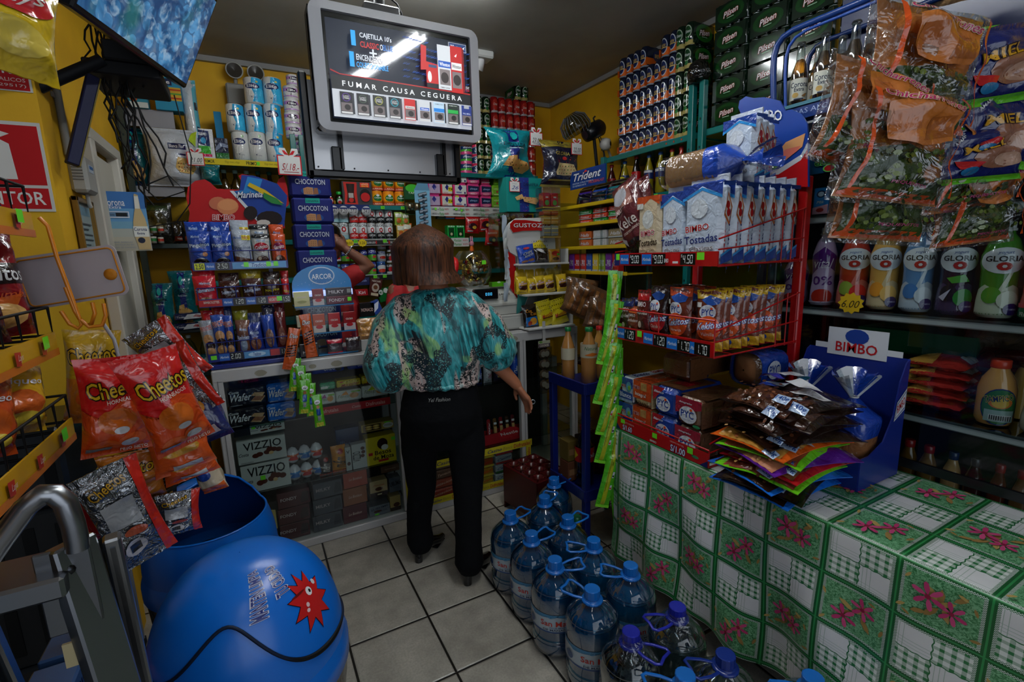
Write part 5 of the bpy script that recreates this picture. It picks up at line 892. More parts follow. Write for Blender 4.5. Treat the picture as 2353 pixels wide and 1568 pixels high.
def canpack(base, art_end, art_side, n1=2, n2=3, lab=None):
 """six cans in shrink film; local front (-y) shows n1 cans"""
 g=M();r=.033;h=.122
 for i in range(n1):
  for j in range(n2):
   cx_, cy2=(i-(n1-1)/2)*2*r, (j-(n2-1)/2)*2*r
   g.lathe([(r*.8, 0), (r*.98, .008), (r*.98, h-.014), (r*.78, h)], (base, 'x'), 14, (cx_, cy2, 0))
   g.lathe([(r*.82, .0), (r*.86, .006)], ('#9a9a9a', 'm'), 14, (cx_, cy2, 0), cap=False)
   if j==0:
    S=lambda u, v, k=0, cx_=cx_, cy2=cy2:(cx_+(r*.98+k)*sin((u-.5)*2.6), cy2-(r*.98+k)*cos((u-.5)*2.6), h*v)
    g.art(S, art_end, 1, 'x', .0005, .12)
 w=n1*r-.004;S=lambda u, v, k=0:(-n1*r-.001-k, r*n2*(1-2*u), .006+(h-.012)*v)
 g.art(S, art_side, 1.6, 'x', .0005);S2=lambda u, v, k=0:(n1*r+.001+k, -r*n2*(1-2*u), .006+(h-.012)*v);g.art(S2, art_side, 1.6, 'x', .0005)
 g.box((-n1*r+.001, 0, h/2), (.004, n2*2*r-.03, h-.014), (base, 'x'));g.box((n1*r-.001, 0, h/2), (.004, n2*2*r-.03, h-.014), (base, 'x'))
 return g
OR_=[('r', 0, .0, 1, .42, '#d8641c'), ('e', .5, .5, .3, .36, '#c8ccd4', 18), ('e', .5, .5, .25, .31, '#1a2858', 18), ('t', 'BREW', .5, .52, .36, .14, '#d8b860', 'b'), ('r', .2, .4, .8, .44, '#d8b860'), ('r', 0, .0, 1, .06, '#7a8a98')]
GRN=[('e', .5, .6, .3, .28, '#a8b8a0', 18), ('e', .5, .6, .25, .23, '#14401f', 18), ('t', 'Pilsen', .5, .6, .44, .14, '#d8dcd8', 'bi'), ('r', 0, 0, 1, .2, '#a89a5a'), ('e', .5, .25, .14, .1, '#2a6a34')]
op=canpack('#101830', OR_, [('r', 0, .05, 1, .42, '#c85a18'), ('e', .5, .55, .2, .3, '#1a2858'), ('t', 'BREW', .5, .55, .25, .2, '#c8a860')]).mesh('orange_can_pack')
gp=canpack('#081e10', GRN, [('e', .5, .55, .35, .42, '#1a5a1c', 20), ('e', .5, .55, .22, .24, '#0c3a16', 20), ('t', 'Pilsen', .5, .57, .42, .26, '#dcdcdc', 'bi', 8, '#8a1c1c'), ('r', .4, .34, .62, .38, '#8aa88a')]).mesh('green_can_pack')
gw=canpack('#081c10', [('t', 'Pilsen', .5, .6, .5, .2, '#dcdcdc', 'bi')], [('e', .5, .5, .38, .42, '#0e3c14', 20), ('e', .5, .5, .28, .27, '#0a2c10', 20), ('t', 'Pilsen', .5, .52, .42, .26, '#e0e0e0', 'bi', 8, '#8a1c1c'), ('r', .4, .28, .6, .32, '#8aa88a')], 2, 4).mesh('green_can_pack')
def rpack(me, nm, y, z, x, rot, lb, grp):return tag(link(nm, me, None, (x, y, z+.0008), rot), lb, 'beer pack', grp)
PH=.1225
for i, (a, b_, n) in enumerate([(1420, 1448, 6), (1450, 1480, 5), (1481, 1512, 4), (1513, 1546, 6)]):
 for r in range(n):
  y=(solvex(a, RX+.02, RZ1)+solvex(b_, RX+.02, RZ1))/2
  if r*PH+RZ1>2.79:continue
  rpack(op, 'can_pack', y, RZ1+r*PH, RX+.115, -pi/2, 'orange and navy beer can pack, %s column from left, %s from the bottom'%(ORD[i], ORD[r]), 'orange and navy can packs on the right shelf')
for r in range(5):rpack(gp, 'can_pack', (solvex(1548, RX+.02, RZ1)+solvex(1578, RX+.02, RZ1))/2, RZ1+r*PH, RX+.115, -pi/2, 'green beer can pack beside the orange packs, %s from the bottom'%ORD[r], 'green can packs beside the orange ones')
ys=[(1.93, 1.86), (1.74, 0), (1.53, 0)]
for c_ in range(3):
 for r in range(5):
  y=[1.875, 1.66, 1.445][c_]
  o=rpack(gw, 'can_pack', y, RZ1+r*PH, RX+.09, pi, 'green beer can pack in the tall wall of packs, %s column, %s from the bottom'%(('left', 'middle', 'right')[c_], ORD[r]), 'tall wall of green can packs')
  o.scale=(1, .8, 1)
for r in range(5):rpack(gp, 'can_pack', 1.985, RZ1+r*PH, RX+.25, -pi/2, 'green beer can pack at the back beside the wrapped bundle, %s from the bottom'%ORD[r], 'green can packs beside the shelf post')
def soda(y, x, z, body, liq, lab, capc, lb, art=(), h=.24, r=.031, nm='soda_bottle', k='x', rot=-pi/2, lz=(.4, .62)):
 t=empty(nm, (x, y, z+.001), rot, lb, 'bottle')
 g=M();g.lathe([(r*.7, 0), (r, .012), (r*.92, h*.3), (r, h*.45), (r, h*.6), (r*.55, h*.8), (r*.38, h*.86), (r*.38, h*.94)], (liq, k), 18);g.build('bottle_body', t)
 if lab:
  g=M();g.lathe([(r+.001, h*lz[0]), (r+.001, h*lz[1])], (lab, 'g'), 18, cap=False);g.art(lambda u, v, q=0:Scyl(r+.001, 1)(u, v, q)[:2]+(h*(lz[0]+(lz[1]-lz[0])*v), ), art, 1, 'g', .0005, .1);g.build('label_band', t)
 g=M();g.lathe([(r*.45, h*.93), (r*.47, h*.95), (r*.47, h), (r*.4, h*1.005)], (capc, 'g'), 14);g.build('cap', t);return t
SD=[(1405, '#3a0c10', '#8a1c1c', '#a81c1c', 'dark red soda bottle at the left of the soda shelf', []), (1435, '#8a7a10', '#1a2858', '#1a4a8a', 'yellow soda bottle with blue and yellow label', [('e', .5, .5, .3, .4, '#d8c81c'), ('t', 'INCA', .5, .62, .35, .22, '#1a2858'), ('t', 'KOLA', .5, .38, .35, .22, '#1a2858')]), (1461, '#140806', '#b01418', '#b01418', 'dark cola bottle with red label', [('t', 'Cola', .5, .5, .6, .5, '#dcdcdc', 'i')]), (1490, '#8a7c14', '#14285e', '#1a4a8a', 'yellow soda bottle with blue and white label', [('r', 0, .7, 1, .95, '#c8c8c8')]), (1516, '#8a7c14', '#14285e', '#1a4a8a', 'yellow soda bottle right of the blue and white labelled one', [('r', 0, .6, 1, .9, '#c8c8c8')]), (1542, '#9a8a18', '#14285e', '#a81c1c', 'yellow soda bottle near the toast bread', []), (1563, '#a8281c', '#b01418', '#a81c1c', 'bright red soda bottle at the right of the soda shelf', [])]
for i, (x, lq, lc, cc, lb, a) in enumerate(SD):soda(solvex(x, RX+.06, RZ2), RX+.06+.0*i, RZ2, None, lq, lc, cc, lb, a, .255 if i!=2 else.27)
for i in range(4):soda(solvex(1420+i*34, RX+.16, RZ2), RX+.2, RZ2, None, '#3a1c10', '#5a1c14', '#2a4a2a', 'dark soda bottle in the back row, %s from left'%ORD[i], [], .27)
rp=canpack('#8a1416', [('e', .5, .5, .3, .36, '#b02a20', 16), ('r', 0, 0, 1, .12, '#a89a9a'), ('t', 'Cristal', .5, .52, .4, .15, '#d8c8c0', 'bi')], [('e', .3, .5, .15, .3, '#b8281c', 16), ('e', .7, .5, .15, .3, '#b8281c', 16), ('e', .3, .5, .08, .15, '#c8a080'), ('e', .7, .5, .08, .15, '#c8a080')]).mesh('red_can_pack')
for i, (x0, n) in enumerate([(1.96, 5), (2.1, 5), (2.24, 5)]):
 for r in range(n):rpack(rp, 'can_pack', SY+.1, Z1+r*PH, x0, pi/2*0, 'red beer can pack, %s column, %s from the bottom, behind the panettone bags'%(('left', 'middle', 'right')[i], ORD[r]), 'red can packs in the corner').scale=(1.05, 1, 1)
for r in range(6):rpack(gp, 'can_pack', SY+.1, Z1+r*PH*.98, 1.815, 0, 'dark green beer can pack left of the red packs, %s from the bottom'%ORD[r], 'dark green can packs in the corner') if r*PH+Z1<2.78 else None
rpack(gp, 'can_pack', SY+.1, Z1+5*PH, 2.18, 0, 'single dark green can pack on top of the red packs', None)
t=empty('security_camera', W(1388, 332, 'y', 3.0), 0, 'white dome security camera mounted at the shelf corner', 'camera')
g=M();g.lathe([(.012, -.05), (.035, -.045), (.045, -.02), (.045, .01), (.02, .03)], ('#c8c4bc', 'g'), 20, ax='y');g.build('housing', t, None, (0, 0, rad(35)))
g=M();g.lathe([(.001, -.056), (.015, -.054), (.018, -.048)], ('#15151a', 'x'), 14, ax='y');g.build('lens', t, None, (0, 0, rad(35)))
g=M();g.tube([(0, .02, 0), (.06, .04, .0), (.1, .04, -.08), (.12, .04, -.12)], .01, ('#c8c4bc', 'g'));g.build('arm', t)
a=W(1365, 300, 'y', 3.0);t=empty('fan', a, 0, 'black cylindrical fan motor with clear plastic grille beside the security camera', 'fan')
g=M();g.lathe([(.03, -.09), (.055, -.08), (.06, -.02), (.06, .06), (.045, .08)], ('#15151a', 'g'), 20, ax='x');g.tube([(.03, 0, .05), (.03, 0, .08), (.05, 0, .085)], .006, '#15151a');g.build('motor', t, None, (0, rad(-25), 0))
g=M();g.lathe([(.05, -.1), (.1, -.06), (.11, 0), (.1, .03)], ('#9aa0a0', 't'), 24, ax='x', cap=False)
for i in range(24):
 a_=2*pi*i/24;g.tube([(-.1, .05*cos(a_), .05*sin(a_)), (-.06, .1*cos(a_), .1*sin(a_)), (0, .111*cos(a_), .111*sin(a_)), (.03, .101*cos(a_), .101*sin(a_))], .0018, '#5a5e60', 4)
gr=g.build('grille', t, (-.16, 0, .0), (0, rad(55), 0))
g=M();g.tube([(0, 0, -.05), (.02, 0, -.2), (.06, .02, -.34)], .012, '#15151a');g.tube([(.04, 0, -.04), (.09, .0, -.15), (.1, .0, -.3)], .004, '#15151a');g.tube([(.06, 0, -.04), (.13, .02, -.2), (.06, .02, -.32)], .004, '#2a2a2a');g.build('stand', t)
# ---------------- panettone things in front of the corner
PY=2.9
g=M();a, b_=solve(1146, PY, 1.86), solve(1264, PY, 1.86);zb=W(1205, 512, 'y', PY).z;zt2=W(1205, 488, 'y', PY).z
t=empty('candy_bin', ((a+b_)/2, PY+.06, CRT+.001), 0, 'clear acrylic candy bin under the turquoise panettone box', 'candy bin')
g=M();hh=zt2-CRT;g.box((0, .03, hh/2), (b_-a, .16, hh-.004), ('#dfe6e6', 't'), .004);g.build('acrylic_case', t)
rr=random.Random(6)
for i in range(24):g=M();g.box((0, 0, 0), (.035, .02, .018), (rr.choice(['#a8281c', '#2a7a3a', '#c8b08a', '#b8862a', '#8a2a4a']), 'f'), .005);g.build('sweet', t, ((rr.random()-.5)*(b_-a-.06), .0+.06*rr.random(), hh-.05+.03*rr.random()), (0, rr.random(), rr.random()*3))
cx, z, w, h=atp(1166, 1246, 487, 408, PY)
t=empty('panettone_box', (cx, PY+.06, zt2+.002), 0, 'turquoise panettone box with a white handwritten 26 tag', 'box')
BXA=[('r', .35, 0, .62, 1, RIB)]+[('e', .36+.25*rr.random(), rr.random(), .015, .01, rr.choice(['#3a6ad0', '#7a3a9a', '#2aa0a8', '#b8404a']), 5) for i in range(24)]+[('t', 'DANAFRIA', .66, .8, .42, .09, '#10183a'), ('p', [(.2, .42), (.4, .52), (.45, .38), (.25, .33)], '#d0a868'), ('p', [(.42, .44), (.8, .42), (.88, .34), (.8, .22), (.45, .3)], '#d0a068')]+[('e', .25+.6*rr.random(), .3+.14*rr.random(), .014, .01, rr.choice(['#2a1a10', '#a82a1a', '#3a7a2a']), 6) for i in range(14)]
boxm(w, h, .12, '#0d8078', BXA).build('carton', t);ptag(t, (-w*.3, -.07, h*.72), 1.0, '26', '#3a4a8a', sub='PASA')
cx, z, w, h=atp(1132, 1250, 411, 296, PY-.05)
t=empty('panettone_bag', (cx, PY+.06, zt2+.002+W(1205, 408, 'y', PY).z-zt2), 0, 'large turquoise panettone bag with a 23.00 tag on top of the box', 'bag')
bagm(w, h, .13, '#0b7f88', pan_art('#0b7f88', 'DANAFRIA', '#b88848'), 'f', seed=21, flare=.28, wr=1.2, nu=18, nv=22).build('pouch', t);ptag(t, (w*.36, -.11, h*.76), 1.25, '23.00')
g=M();
TX=1.95;TY0, TY1=2.19, 2.86
tr_=empty('gum_rack', (TX, 2.5, CRT+.0), 0, 'clear acrylic gum display rack with yellow shelves and TRIDENT header', 'display rack')
LV=[1.828, 1.709, 1.561, 1.401, 1.2]
for i, z in enumerate(LV):
 y0=TY0+.05*(i==0)-.03;
 g=M();g.box((.08, (y0+TY1)/2-2.5, z-CRT), (.2, TY1-y0, .01), ('#b89a14', 'g'), .002);g.box((-.022, (y0+TY1)/2-2.5, z-CRT+.004), (.006, TY1-y0, .022), ('#c8a814', 'g'), .002);g.build('shelf', tr_)
g=M();g.box((.185, 0, .43), (.01, .64, .84), ('#20242a', 'g'));g.build('back_panel', tr_)
for y in(TY0, 2.42, 2.64, TY1):g=M();g.box((.08, y-2.5, .42), (.18, .004, .82), ('#dfe8e6', 't'));g.build('divider', tr_)
g=M();A, B_=W(1310, 405, 'x', TX), W(1392, 375, 'x', TX);hy0, hy1=W(1311, 430, 'x', TX).y, W(1392, 400, 'x', TX).y;zA=W(1392, 420, 'x', TX).z;zB=W(1392, 375, 'x', TX).z
hw=hy0-hy1;g.box((0, 0, 0), (.004, hw, zB-zA), ('#12347a', 'g'));g.art(lambda u, v, k=0:(-.002-k, hw*(.5-u), (zB-zA)*(v-.5)), [('t', 'Trident', .5, .64, .78, .42, '#e0e4ea', 'bi', 0, '#0a1438'), ('p', [(.4, .8), (.46, .95), (.52, .84)], '#c82a20'), ('t', 'EXISTEN OTRAS FORMAS', .38, .3, .6, .09, '#a8b8d0'), ('t', 'DE REFRESCARTE', .28, .16, .4, .09, '#a8b8d0'), ('t', 'PRUEBALAS!', .76, .22, .42, .15, '#c04a4a', 'bi')])
g.build('header_sign', tr_, (0, (hy0+hy1)/2-2.5, (zA+zB)/2-CRT))
g=M()
for i in range(3):
 y=2.3+i*.15-2.5
 g.grid(lambda u, v:(-.01+.12*v*v, y+(u-.5)*.14, LV[0]-CRT+.012+.13*sin(v*1.5)), 4, 8, (['#7a8a8a', '#3a4a7a', '#4a3a7a'][i], 't'))
 g.grid(lambda u, v:(.0+.1*v, y+(u-.5)*.13, LV[0]-CRT+.1+.04*v), 2, 2, ('#b8c0c4', 'm'))
g.build('curved_cover', tr_)
GM=lambda z, n, cols, nm, tx, h, dz=0.:[(z, n, cols, nm, tx, h, dz)]
kk=0
for lv, rows, cols, tx, hh, lb in((0, 2, ['#1a6a72', '#1a3f9a', '#3a1f7a'], 'Trident', .04, 'blue and violet'), (1, 3, ['#b83a28', '#2a8a3a', '#c8402a'], 'Trident', .028, 'red and green'), (2, 2, ['#8a7a5a', '#b8b8b8', '#b85a2a'], 'Halls', .05, 'orange and white'), (3, 1, ['#a8201c', '#6a2a8a', '#8aa83a', '#c8b02a', '#2a4a9a', '#b8302a'], 'Clorets', .12, 'upright coloured')):
 n=3 if rows>1 else 8
 for i in range(n):
  for r in range(rows):
   wy=.13 if rows>1 else.055;y=(2.3+i*(.15 if rows>1 else.065));col=cols[(i+r)%len(cols)] if lv in(1, ) else cols[i%len(cols)]
   o=put('gum_pack', boxm(wy, hh, .05, col, [('t', tx, .5, .5, .7, .4, '#c8ccd4', 'bi', 0 if rows>1 else 90), ('r', 0, 0, 1, .15, '#a8b0b0')], k='g', b=.004), (TX+.03, y, LV[lv]+.006+r*(hh+.003)), '%s gum pack, %s from the right, %s row of the gum rack'%(lb, ORD[i], ('lower', 'middle', 'upper')[r]) if rows>1 else '%s gum packet, %s from the right on the gum rack'%(lb, ORD[i]), 'gum', 'gum packs on the display rack', -pi/2)
   kk+=1
g=M()
for r in range(4):
 for i in range(4):g.box((TX+.02, 2.29+i*.022, LV[2]+.03+r*.025), (.01, .018, .018), ('#b8bcc0', 's'), .004)
tag(g.build('silver_sweet_strip'), 'silver wrapped small sweets strip on the third gum shelf', 'sweets', None, 'stuff')
zc=[W(1270, q, 'y', 2.72).z for q in(477, 545)]
t=empty('candy_tower', (solve(1272, 2.72, 1.6), 2.73, CRT+.001), 0, 'clear acrylic candy tower left of the gum rack', 'display rack')
th_=W(1272, 430, 'y', 2.72).z-CRT;tw_=solve(1293, 2.72, 1.8)-solve(1254, 2.72, 1.8)
g=M();g.box((0, .05, th_/2), (tw_, .1, th_), ('#dfe6e4', 't'), .003);g.build('acrylic_case', t)
for z in(zc[0]-CRT, zc[1]-CRT, .25):g=M();g.box((0, .05, z), (tw_, .1, .008), '#a88a3a');g.build('shelf', t)
cand=[(zc[0]-CRT+.006, .09, '#a81c1c', 'red sweets box'), (zc[1]-CRT+.006, .07, '#8a8a8a', 'silver'), (zc[1]-CRT+.08, .06, '#b8862a', 'gold'), (zc[1]-CRT+.14, .03, '#b83a20', 'red')]
for z, h, c_, n in cand:
 for q in(-1, 1):g=M();g.box((q*tw_*.23, .045, z+h/2), (tw_*.42, .06, h-.004), (c_, 'g'), .004);g.art(lambda u, v, k=0:(q*tw_*.23+tw_*.4*(u-.5), .015-k, z+(h-.004)*v), [('r', .05, .55, .95, .9, '#b82a20'), ('e', .5, .3, .3, .2, '#5a9a3a'), ('r', .3, .65, .7, .75, '#d8d8d0')] if c_=='#a81c1c' else[('r', 0, .7, 1, .8, '#d8c88a'), ('r', 0, .3, 1, .4, '#c8a85a')]);g.build('sweets_box', t)
cx, z, w, h=atp(1254, 1352, 428, 320, 2.72)
GLB=[('r', 0, .84, 1, 1, '#8a7a2a'), ('t', 'GLORIA', .42, .7, .4, .07, '#b8a04a'), ('e', .48, .6, .06, .04, '#a81c1c'), ('p', [(.22, .3), (.28, .5), (.75, .48), (.82, .3), (.75, .24), (.25, .24)], '#c8b07a'), ('r', 0, 0, 1, .05, '#8a7a2a'), ('r', .1, .12, .7, .15, '#8a7a3a')]+[('e', .3+.08*(i%6), .28+.07*(i//6), .015, .012, ['#1f6a2a', '#a8281c', '#2a1a10'][i%3], 6) for i in range(18)]+[('e', .2+.6*rr.random(), .5+.12*rr.random(), .012, .01, '#a8281c', 5) for i in range(12)]
t=empty('panettone_bag', (cx, 2.8, z+.002), 0, 'navy and gold panettone bag with a 22 tag above the gum rack', 'bag')
bagm(w, h, .13, '#15182e', GLB, 'f', seed=27, flare=.2, wr=1.2, nu=16, nv=20).build('pouch', t);ptag(t, (w*.2, -.09, h*.8), 1.1, '22.00')
for i, (x0, x1, yb, yt, Y) in enumerate([(1290, 1370, 730, 650, 2.45), (1345, 1420, 760, 690, 2.3), (1300, 1360, 700, 640, 2.55)]):
 cx, z, w, h=atp(x0, x1, yb, yt, Y);o=put('breadstick_bag', bagm(w, h, .06, '#5a3f28', [('p', [(.1+.13*j, .1), (.2+.13*j, .1), (.16+.13*j, .9), (.08+.13*j, .9)], ['#8a5a2c', '#6a4020'][j%2]) for j in range(6)], 'f', seed=i+40, wr=1.6), (cx, Y, z), 'clear bag of brown breadsticks, %s beside the green hanging strips'%['leftmost', 'lowest', 'rear'][i], 'bag', 'breadstick bags');o.rotation_euler=(0, rad([25, 15, 10][i]), rad(-30))
 # ---------------- table with patterned oilcloth
TZ=.755;TX0, TX1=1.372, 1.915;TYA, TYB=-.7, 1.61
t=empty('table', ((TX0+TX1)/2, .45, 0), 0, 'long table hidden under the green checked oilcloth', 'table')
g=M();g.box((0, 0, TZ-.02), (TX1-TX0-.02, 2.28, .03), '#6a4a2a');g.build('tabletop', t)
for sx in(-1, 1):
 for sy in(-1, 1):g=M();g.box((sx*.22, sy*1.08, (TZ-.035)/2), (.04, .04, TZ-.035), '#5a3f24');g.build('leg', t)
cm, b=newmat('floral_oilcloth');c, U, Vv, z=xco('UV')
fu, fv=U.fr(), Vv.fr();par=(((U-fu)+(Vv-fv))*.5).fr().gt(.25)
n=xnoise(xvec(U, Vv), 22, 4, 1.5);green=xmix(n.rng(.4, .6), '#2f7440', '#7fb98a')
eu=fu.mn(1.-fu);ev=fv.mn(1.-fv);e=eu.mn(ev)
qu, qv=(fu*2.).fr(), (fv*2.).fr();quad=(fu.gt(.5)+fv.gt(.5)).op('MODULO', 2.).gt(.5)
st=lambda w:((w*4.).fr().lt(.42))
plaid=st(qu)*.5+st(qv)*.5;pl=xmix(plaid, '#dfe4de', '#2c7a44')
thin=((qu*9.).fr().lt(.14)*qu.gt(.62)).mx((qv*9.).fr().lt(.14)*qv.lt(.35));wh=xmix(thin*.55, '#dcdcdc', '#4a8a5c')
white=xmix(quad, wh, pl);white=xmix(((fu-.5+(fv*46.).op('SINE')*.008).ab().lt(.008)).mx((fv-.5+(fu*46.).op('SINE')*.008).ab().lt(.008)), white, '#1f6a38')
cell=xmix(par, white, green)
dots=(((fu*34.).fr().lt(.5))+((fv*34.).fr().lt(.5))).op('MODULO', 2.).gt(.5);cell=xmix(e.lt(.085)*e.gt(.045), cell, '#d6ddd6');cell=xmix(e.lt(.085)*e.gt(.045)*dots, cell, '#1a5a30')
cell=xmix(e.lt(.045), cell, '#145a2a');cell=xmix(e.lt(.012), cell, '#2f8a4a')
setc(b, cell);b.inputs['Roughness'].default_value=.35;b.inputs['Coat Weight'].default_value=.35;b.inputs['Coat Roughness'].default_value=.2
CU=.1757
def clothS(u, s, k=0):
 y=.332+u
 if s>=0:return(TX0-.004+s, y, TZ+.0035+k)
 d=-s;r=.02
 f=min(1, d/.6)
 x=TX0-.006-k-.05*f*max(0, noise.noise(V((y*3.2+d*1.2, d*1.3, 3)))+.25)-.018*f*sin(y*17+d*7)-.01*f*sin(y*31-d*4)
 if d<r:x=TX0-.006+(r-d)*.2-k
 return(x, y, TZ+.003-d)
nu, nv=150, 60;vs=[];uv=[]
ss=[.54-.54*i/20 for i in range(20)]+[-.61*i/(nv-20)-.0 for i in range(nv-19)]
y0, y1=TYA-.332, TYB-.332
for j, s in enumerate(ss):
 for i in range(nu+1):
  u=y0+(y1-y0)*i/nu;p=clothS(u, s);d=max(0, -s)
  if u>y1-.05:p=(p[0]+.02*d*((u-y1+.05)/.05), p[1], p[2])
  hem=.03*noise.noise(V((u*4, 0, 9)))*(d/.6)
  vs.append((p[0], p[1], p[2]+hem));uv.append((u/CU, s/(.15 if s<0 else.18)))
fs=[(j*(nu+1)+i, j*(nu+1)+i+1, (j+1)*(nu+1)+i+1, (j+1)*(nu+1)+i) for j in range(len(ss)-1) for i in range(nu)]
g=M();g.add(vs, fs, cm, True)
def clothL(a, d):return(TX0+.0+.5*a-.01*sin(d*9), TYB+.004+.025*d*(1+sin(a*20))-.01, TZ+.003-d)
n0=len(g.v);va=[clothL(i/20, .6*j/16) for j in range(17) for i in range(21)];uv+=[((y1+.5*i/20)/CU, -.6*j/16/.15) for j in range(17) for i in range(21)]
g.add(va, [(j*21+i, j*21+i+1, (j+1)*21+i+1, (j+1)*21+i) for j in range(16) for i in range(20)], cm, True)
nbase=len(g.v)
PK, TN, TN2='#b8386a', '#9a7a44', '#b89a5a'
def flower(cu, cv, r):
 out=[]
 for i in range(6):
  a=2*pi*i/6+.3;p=lambda q, l:(cu+r*l*cos(a+q), cv+r*l*sin(a+q)*1.15)
  out.append(('p', [(cu, cv), p(-.32, .55), p(-.16, .95), p(0, 1.08), p(.16, .95), p(.32, .55)], PK if i%2 else '#c84a7a'))
 out.append(('e', cu, cv, r*.2, r*.22, '#8a1c3c', 8));return out
def leaf(cu, cv, l, a, c_):
 p=lambda x, y:(cu+l*(x*cos(a)-y*sin(a)), cv+l*(x*sin(a)+y*cos(a))*1.15)
 return('p', [p(0, 0), p(.3, .16), p(.7, .18), p(1, 0), p(.7, -.14), p(.3, -.14)], c_)
fl=[]
rr=random.Random(12)
base_items=[leaf(.5, .5, .28, .9, TN2), leaf(.5, .5, .24, 1.6, TN), leaf(.52, .5, .22, 2.6, TN2), leaf(.5, .45, .24, -.9, TN), leaf(.45, .5, .22, -1.9, TN2), leaf(.62, .3, .2, -.4, TN), leaf(.36, .66, .2, 2.4, TN)]+flower(.36, .46, .16)+flower(.62, .58, .19)+[leaf(.2, .78, .13, .4, TN2), leaf(.1, .6, .12, 1.2, TN), leaf(.85, .3, .14, -.6, TN2), leaf(.78, .14, .12, .4, TN), leaf(.9, .75, .12, 2.2, TN2), leaf(.15, .2, .13, 2.9, TN)]
b2_items=[leaf(.5, .5, .3, 2.3, TN2), leaf(.5, .5, .26, -.6, TN), leaf(.5, .52, .24, .5, TN2), leaf(.4, .5, .24, -2.2, TN)]+flower(.38, .66, .17)+flower(.62, .36, .18)+[leaf(.2, .86, .12, .2, TN), leaf(.85, .2, .13, -.9, TN2), leaf(.12, .4, .14, 1.9, TN), leaf(.88, .62, .13, 1.2, TN2)]
for iu in range(-5, 8):
 for iv in range(-4, 3):
  if(iu+iv)%2==0:continue
  its=base_items if iv%2 else b2_items
  def Sf(a, b_, k=0, iu=iu, iv=iv):
   s=(iv+b_);s=s*.15 if s<0 else s*.18
   p=clothS((iu+a)*CU, s, k*1.4+.0008);d=max(0, -s);u=(iu+a)*CU;return(p[0], p[1], p[2]+.03*noise.noise(V((u*4, 0, 9)))*(d/.6))
  if TYA<.332+iu*CU and.332+(iu+1)*CU<TYB+.05:g.art(Sf, its, 1, 'p', .00025, .12)
cl=g.build('tablecloth');tag(cl, 'green and white checked oilcloth with pink flowers covering the long table', 'tablecloth')
ul=cl.data.uv_layers.new(name='UVMap')
for lp in cl.data.loops:ul.data[lp.index].uv=uv[lp.vertex_index] if lp.vertex_index<len(uv) else(0, 0)
# ---------------- red bread rack
RF, RB, RYA, RYB=1.37, 1.85, 1.095, 1.61;RED=('#a81214', 'g')
rk=empty('bread_rack', (RF, RYA, TZ), 0, 'red wire and steel bread rack with three price railed trays on the table', 'display rack');ro=V((RF, RYA, TZ));TT=TZ+.006
for y in(RYA+.015, RYB-.02):g=M();g.box((RB-RF, y-RYA, .52), (.035, .035, 1.03), RED, .004);g.build('post', rk)
def digits(s, x, y, w, h, col='#d8dcd8'):
 """seven segment price drawn as bars"""
 SG={'0':'abcdef', '1':'bc', '2':'abged', '3':'abgcd', '4':'fgbc', '5':'afgcd', '6':'afgedc', '7':'abc', '8':'abcdefg', '9':'abcdfg'}
 out=[];n=len(s);cw_=w/(n-.5);cx=x;t_=.16
 for ch in s:
  if ch=='.':out.append(('r', cx+cw_*.05, y, cx+cw_*.25, y+h*.12, col));cx+=cw_*.4;continue
  ww=cw_*.72
  R={'a':(.1, .88, .9, 1), 'g':(.1, .44, .9, .56), 'd':(.1, 0, .9, .12), 'f':(0, .54, t_+.06, .94), 'b':(1-t_-.06, .54, 1, .94), 'e':(0, .06, t_+.06, .46), 'c':(1-t_-.06, .06, 1, .46)}
  for sgm in SG[ch]:a=R[sgm];out.append(('r', cx+ww*a[0], y+h*a[1], cx+ww*a[2], y+h*a[3], col))
  cx+=cw_
 return out
def tray(z, zt, arts, fr_h, deep=True):
 hh=zt-z;L=RYB-RYA
 g=M();g.box((.0, L/2, z-TZ+hh/2), (.006, L, hh), RED);g.art(lambda u, v, k=0:(-.0032-k, L*(1-u), z-TZ+hh*v), arts, L/hh, 'g', .0003);g.build('price_rail', rk)
 g=M()
 for i in range(10):g.tube([(0, L*i/9, z-TZ+.003), (RB-RF, L*i/9, z-TZ+.004)], .0025, RED, 5)
 for x in(.1, .25, .4):g.tube([(x, 0, z-TZ+.002), (x, L, z-TZ+.002)], .0025, RED, 5)
 for y in(0, L):
  for dz, dz2 in((.0, .01), (.055, .09), (.09, .2)):
   g.tube([(0, y, z-TZ+dz), (RB-RF, y, z-TZ+dz2)], .003, RED, 6)
  for q in range(3):g.tube([((RB-RF)*(.7+.12*q), y, z-TZ), ((RB-RF)*(.7+.12*q), y, z-TZ+.2)], .0025, RED, 5)
 if fr_h:
  for a, b_ in(((0, 0), (0, fr_h)), ((0, L*.5), (0, fr_h)), ((0, L), (0, fr_h))):g.tube([(0, a[1], z-TZ), (0, a[1], z-TZ+hh+fr_h)], .003, RED, 6)
  g.tube([(0, 0, z-TZ+hh+fr_h), (0, L, z-TZ+hh+fr_h)], .0035, RED, 6)
 g.build('wire_tray', rk)
MB=lambda x:[('r', x, .12, x+.1, .88, '#1a6ac0'), ('t', 'Marinela', x+.05, .5, .085, .25, '#c8d8f0', 'bi')]
PB=lambda x, s:[('r', x, .1, x+.13, .9, '#0a0a0a'), ('t', 'S', x+.012, .72, .012, .2, '#c8c8c8')]+digits(s, x+.025, .2, .1, .6)
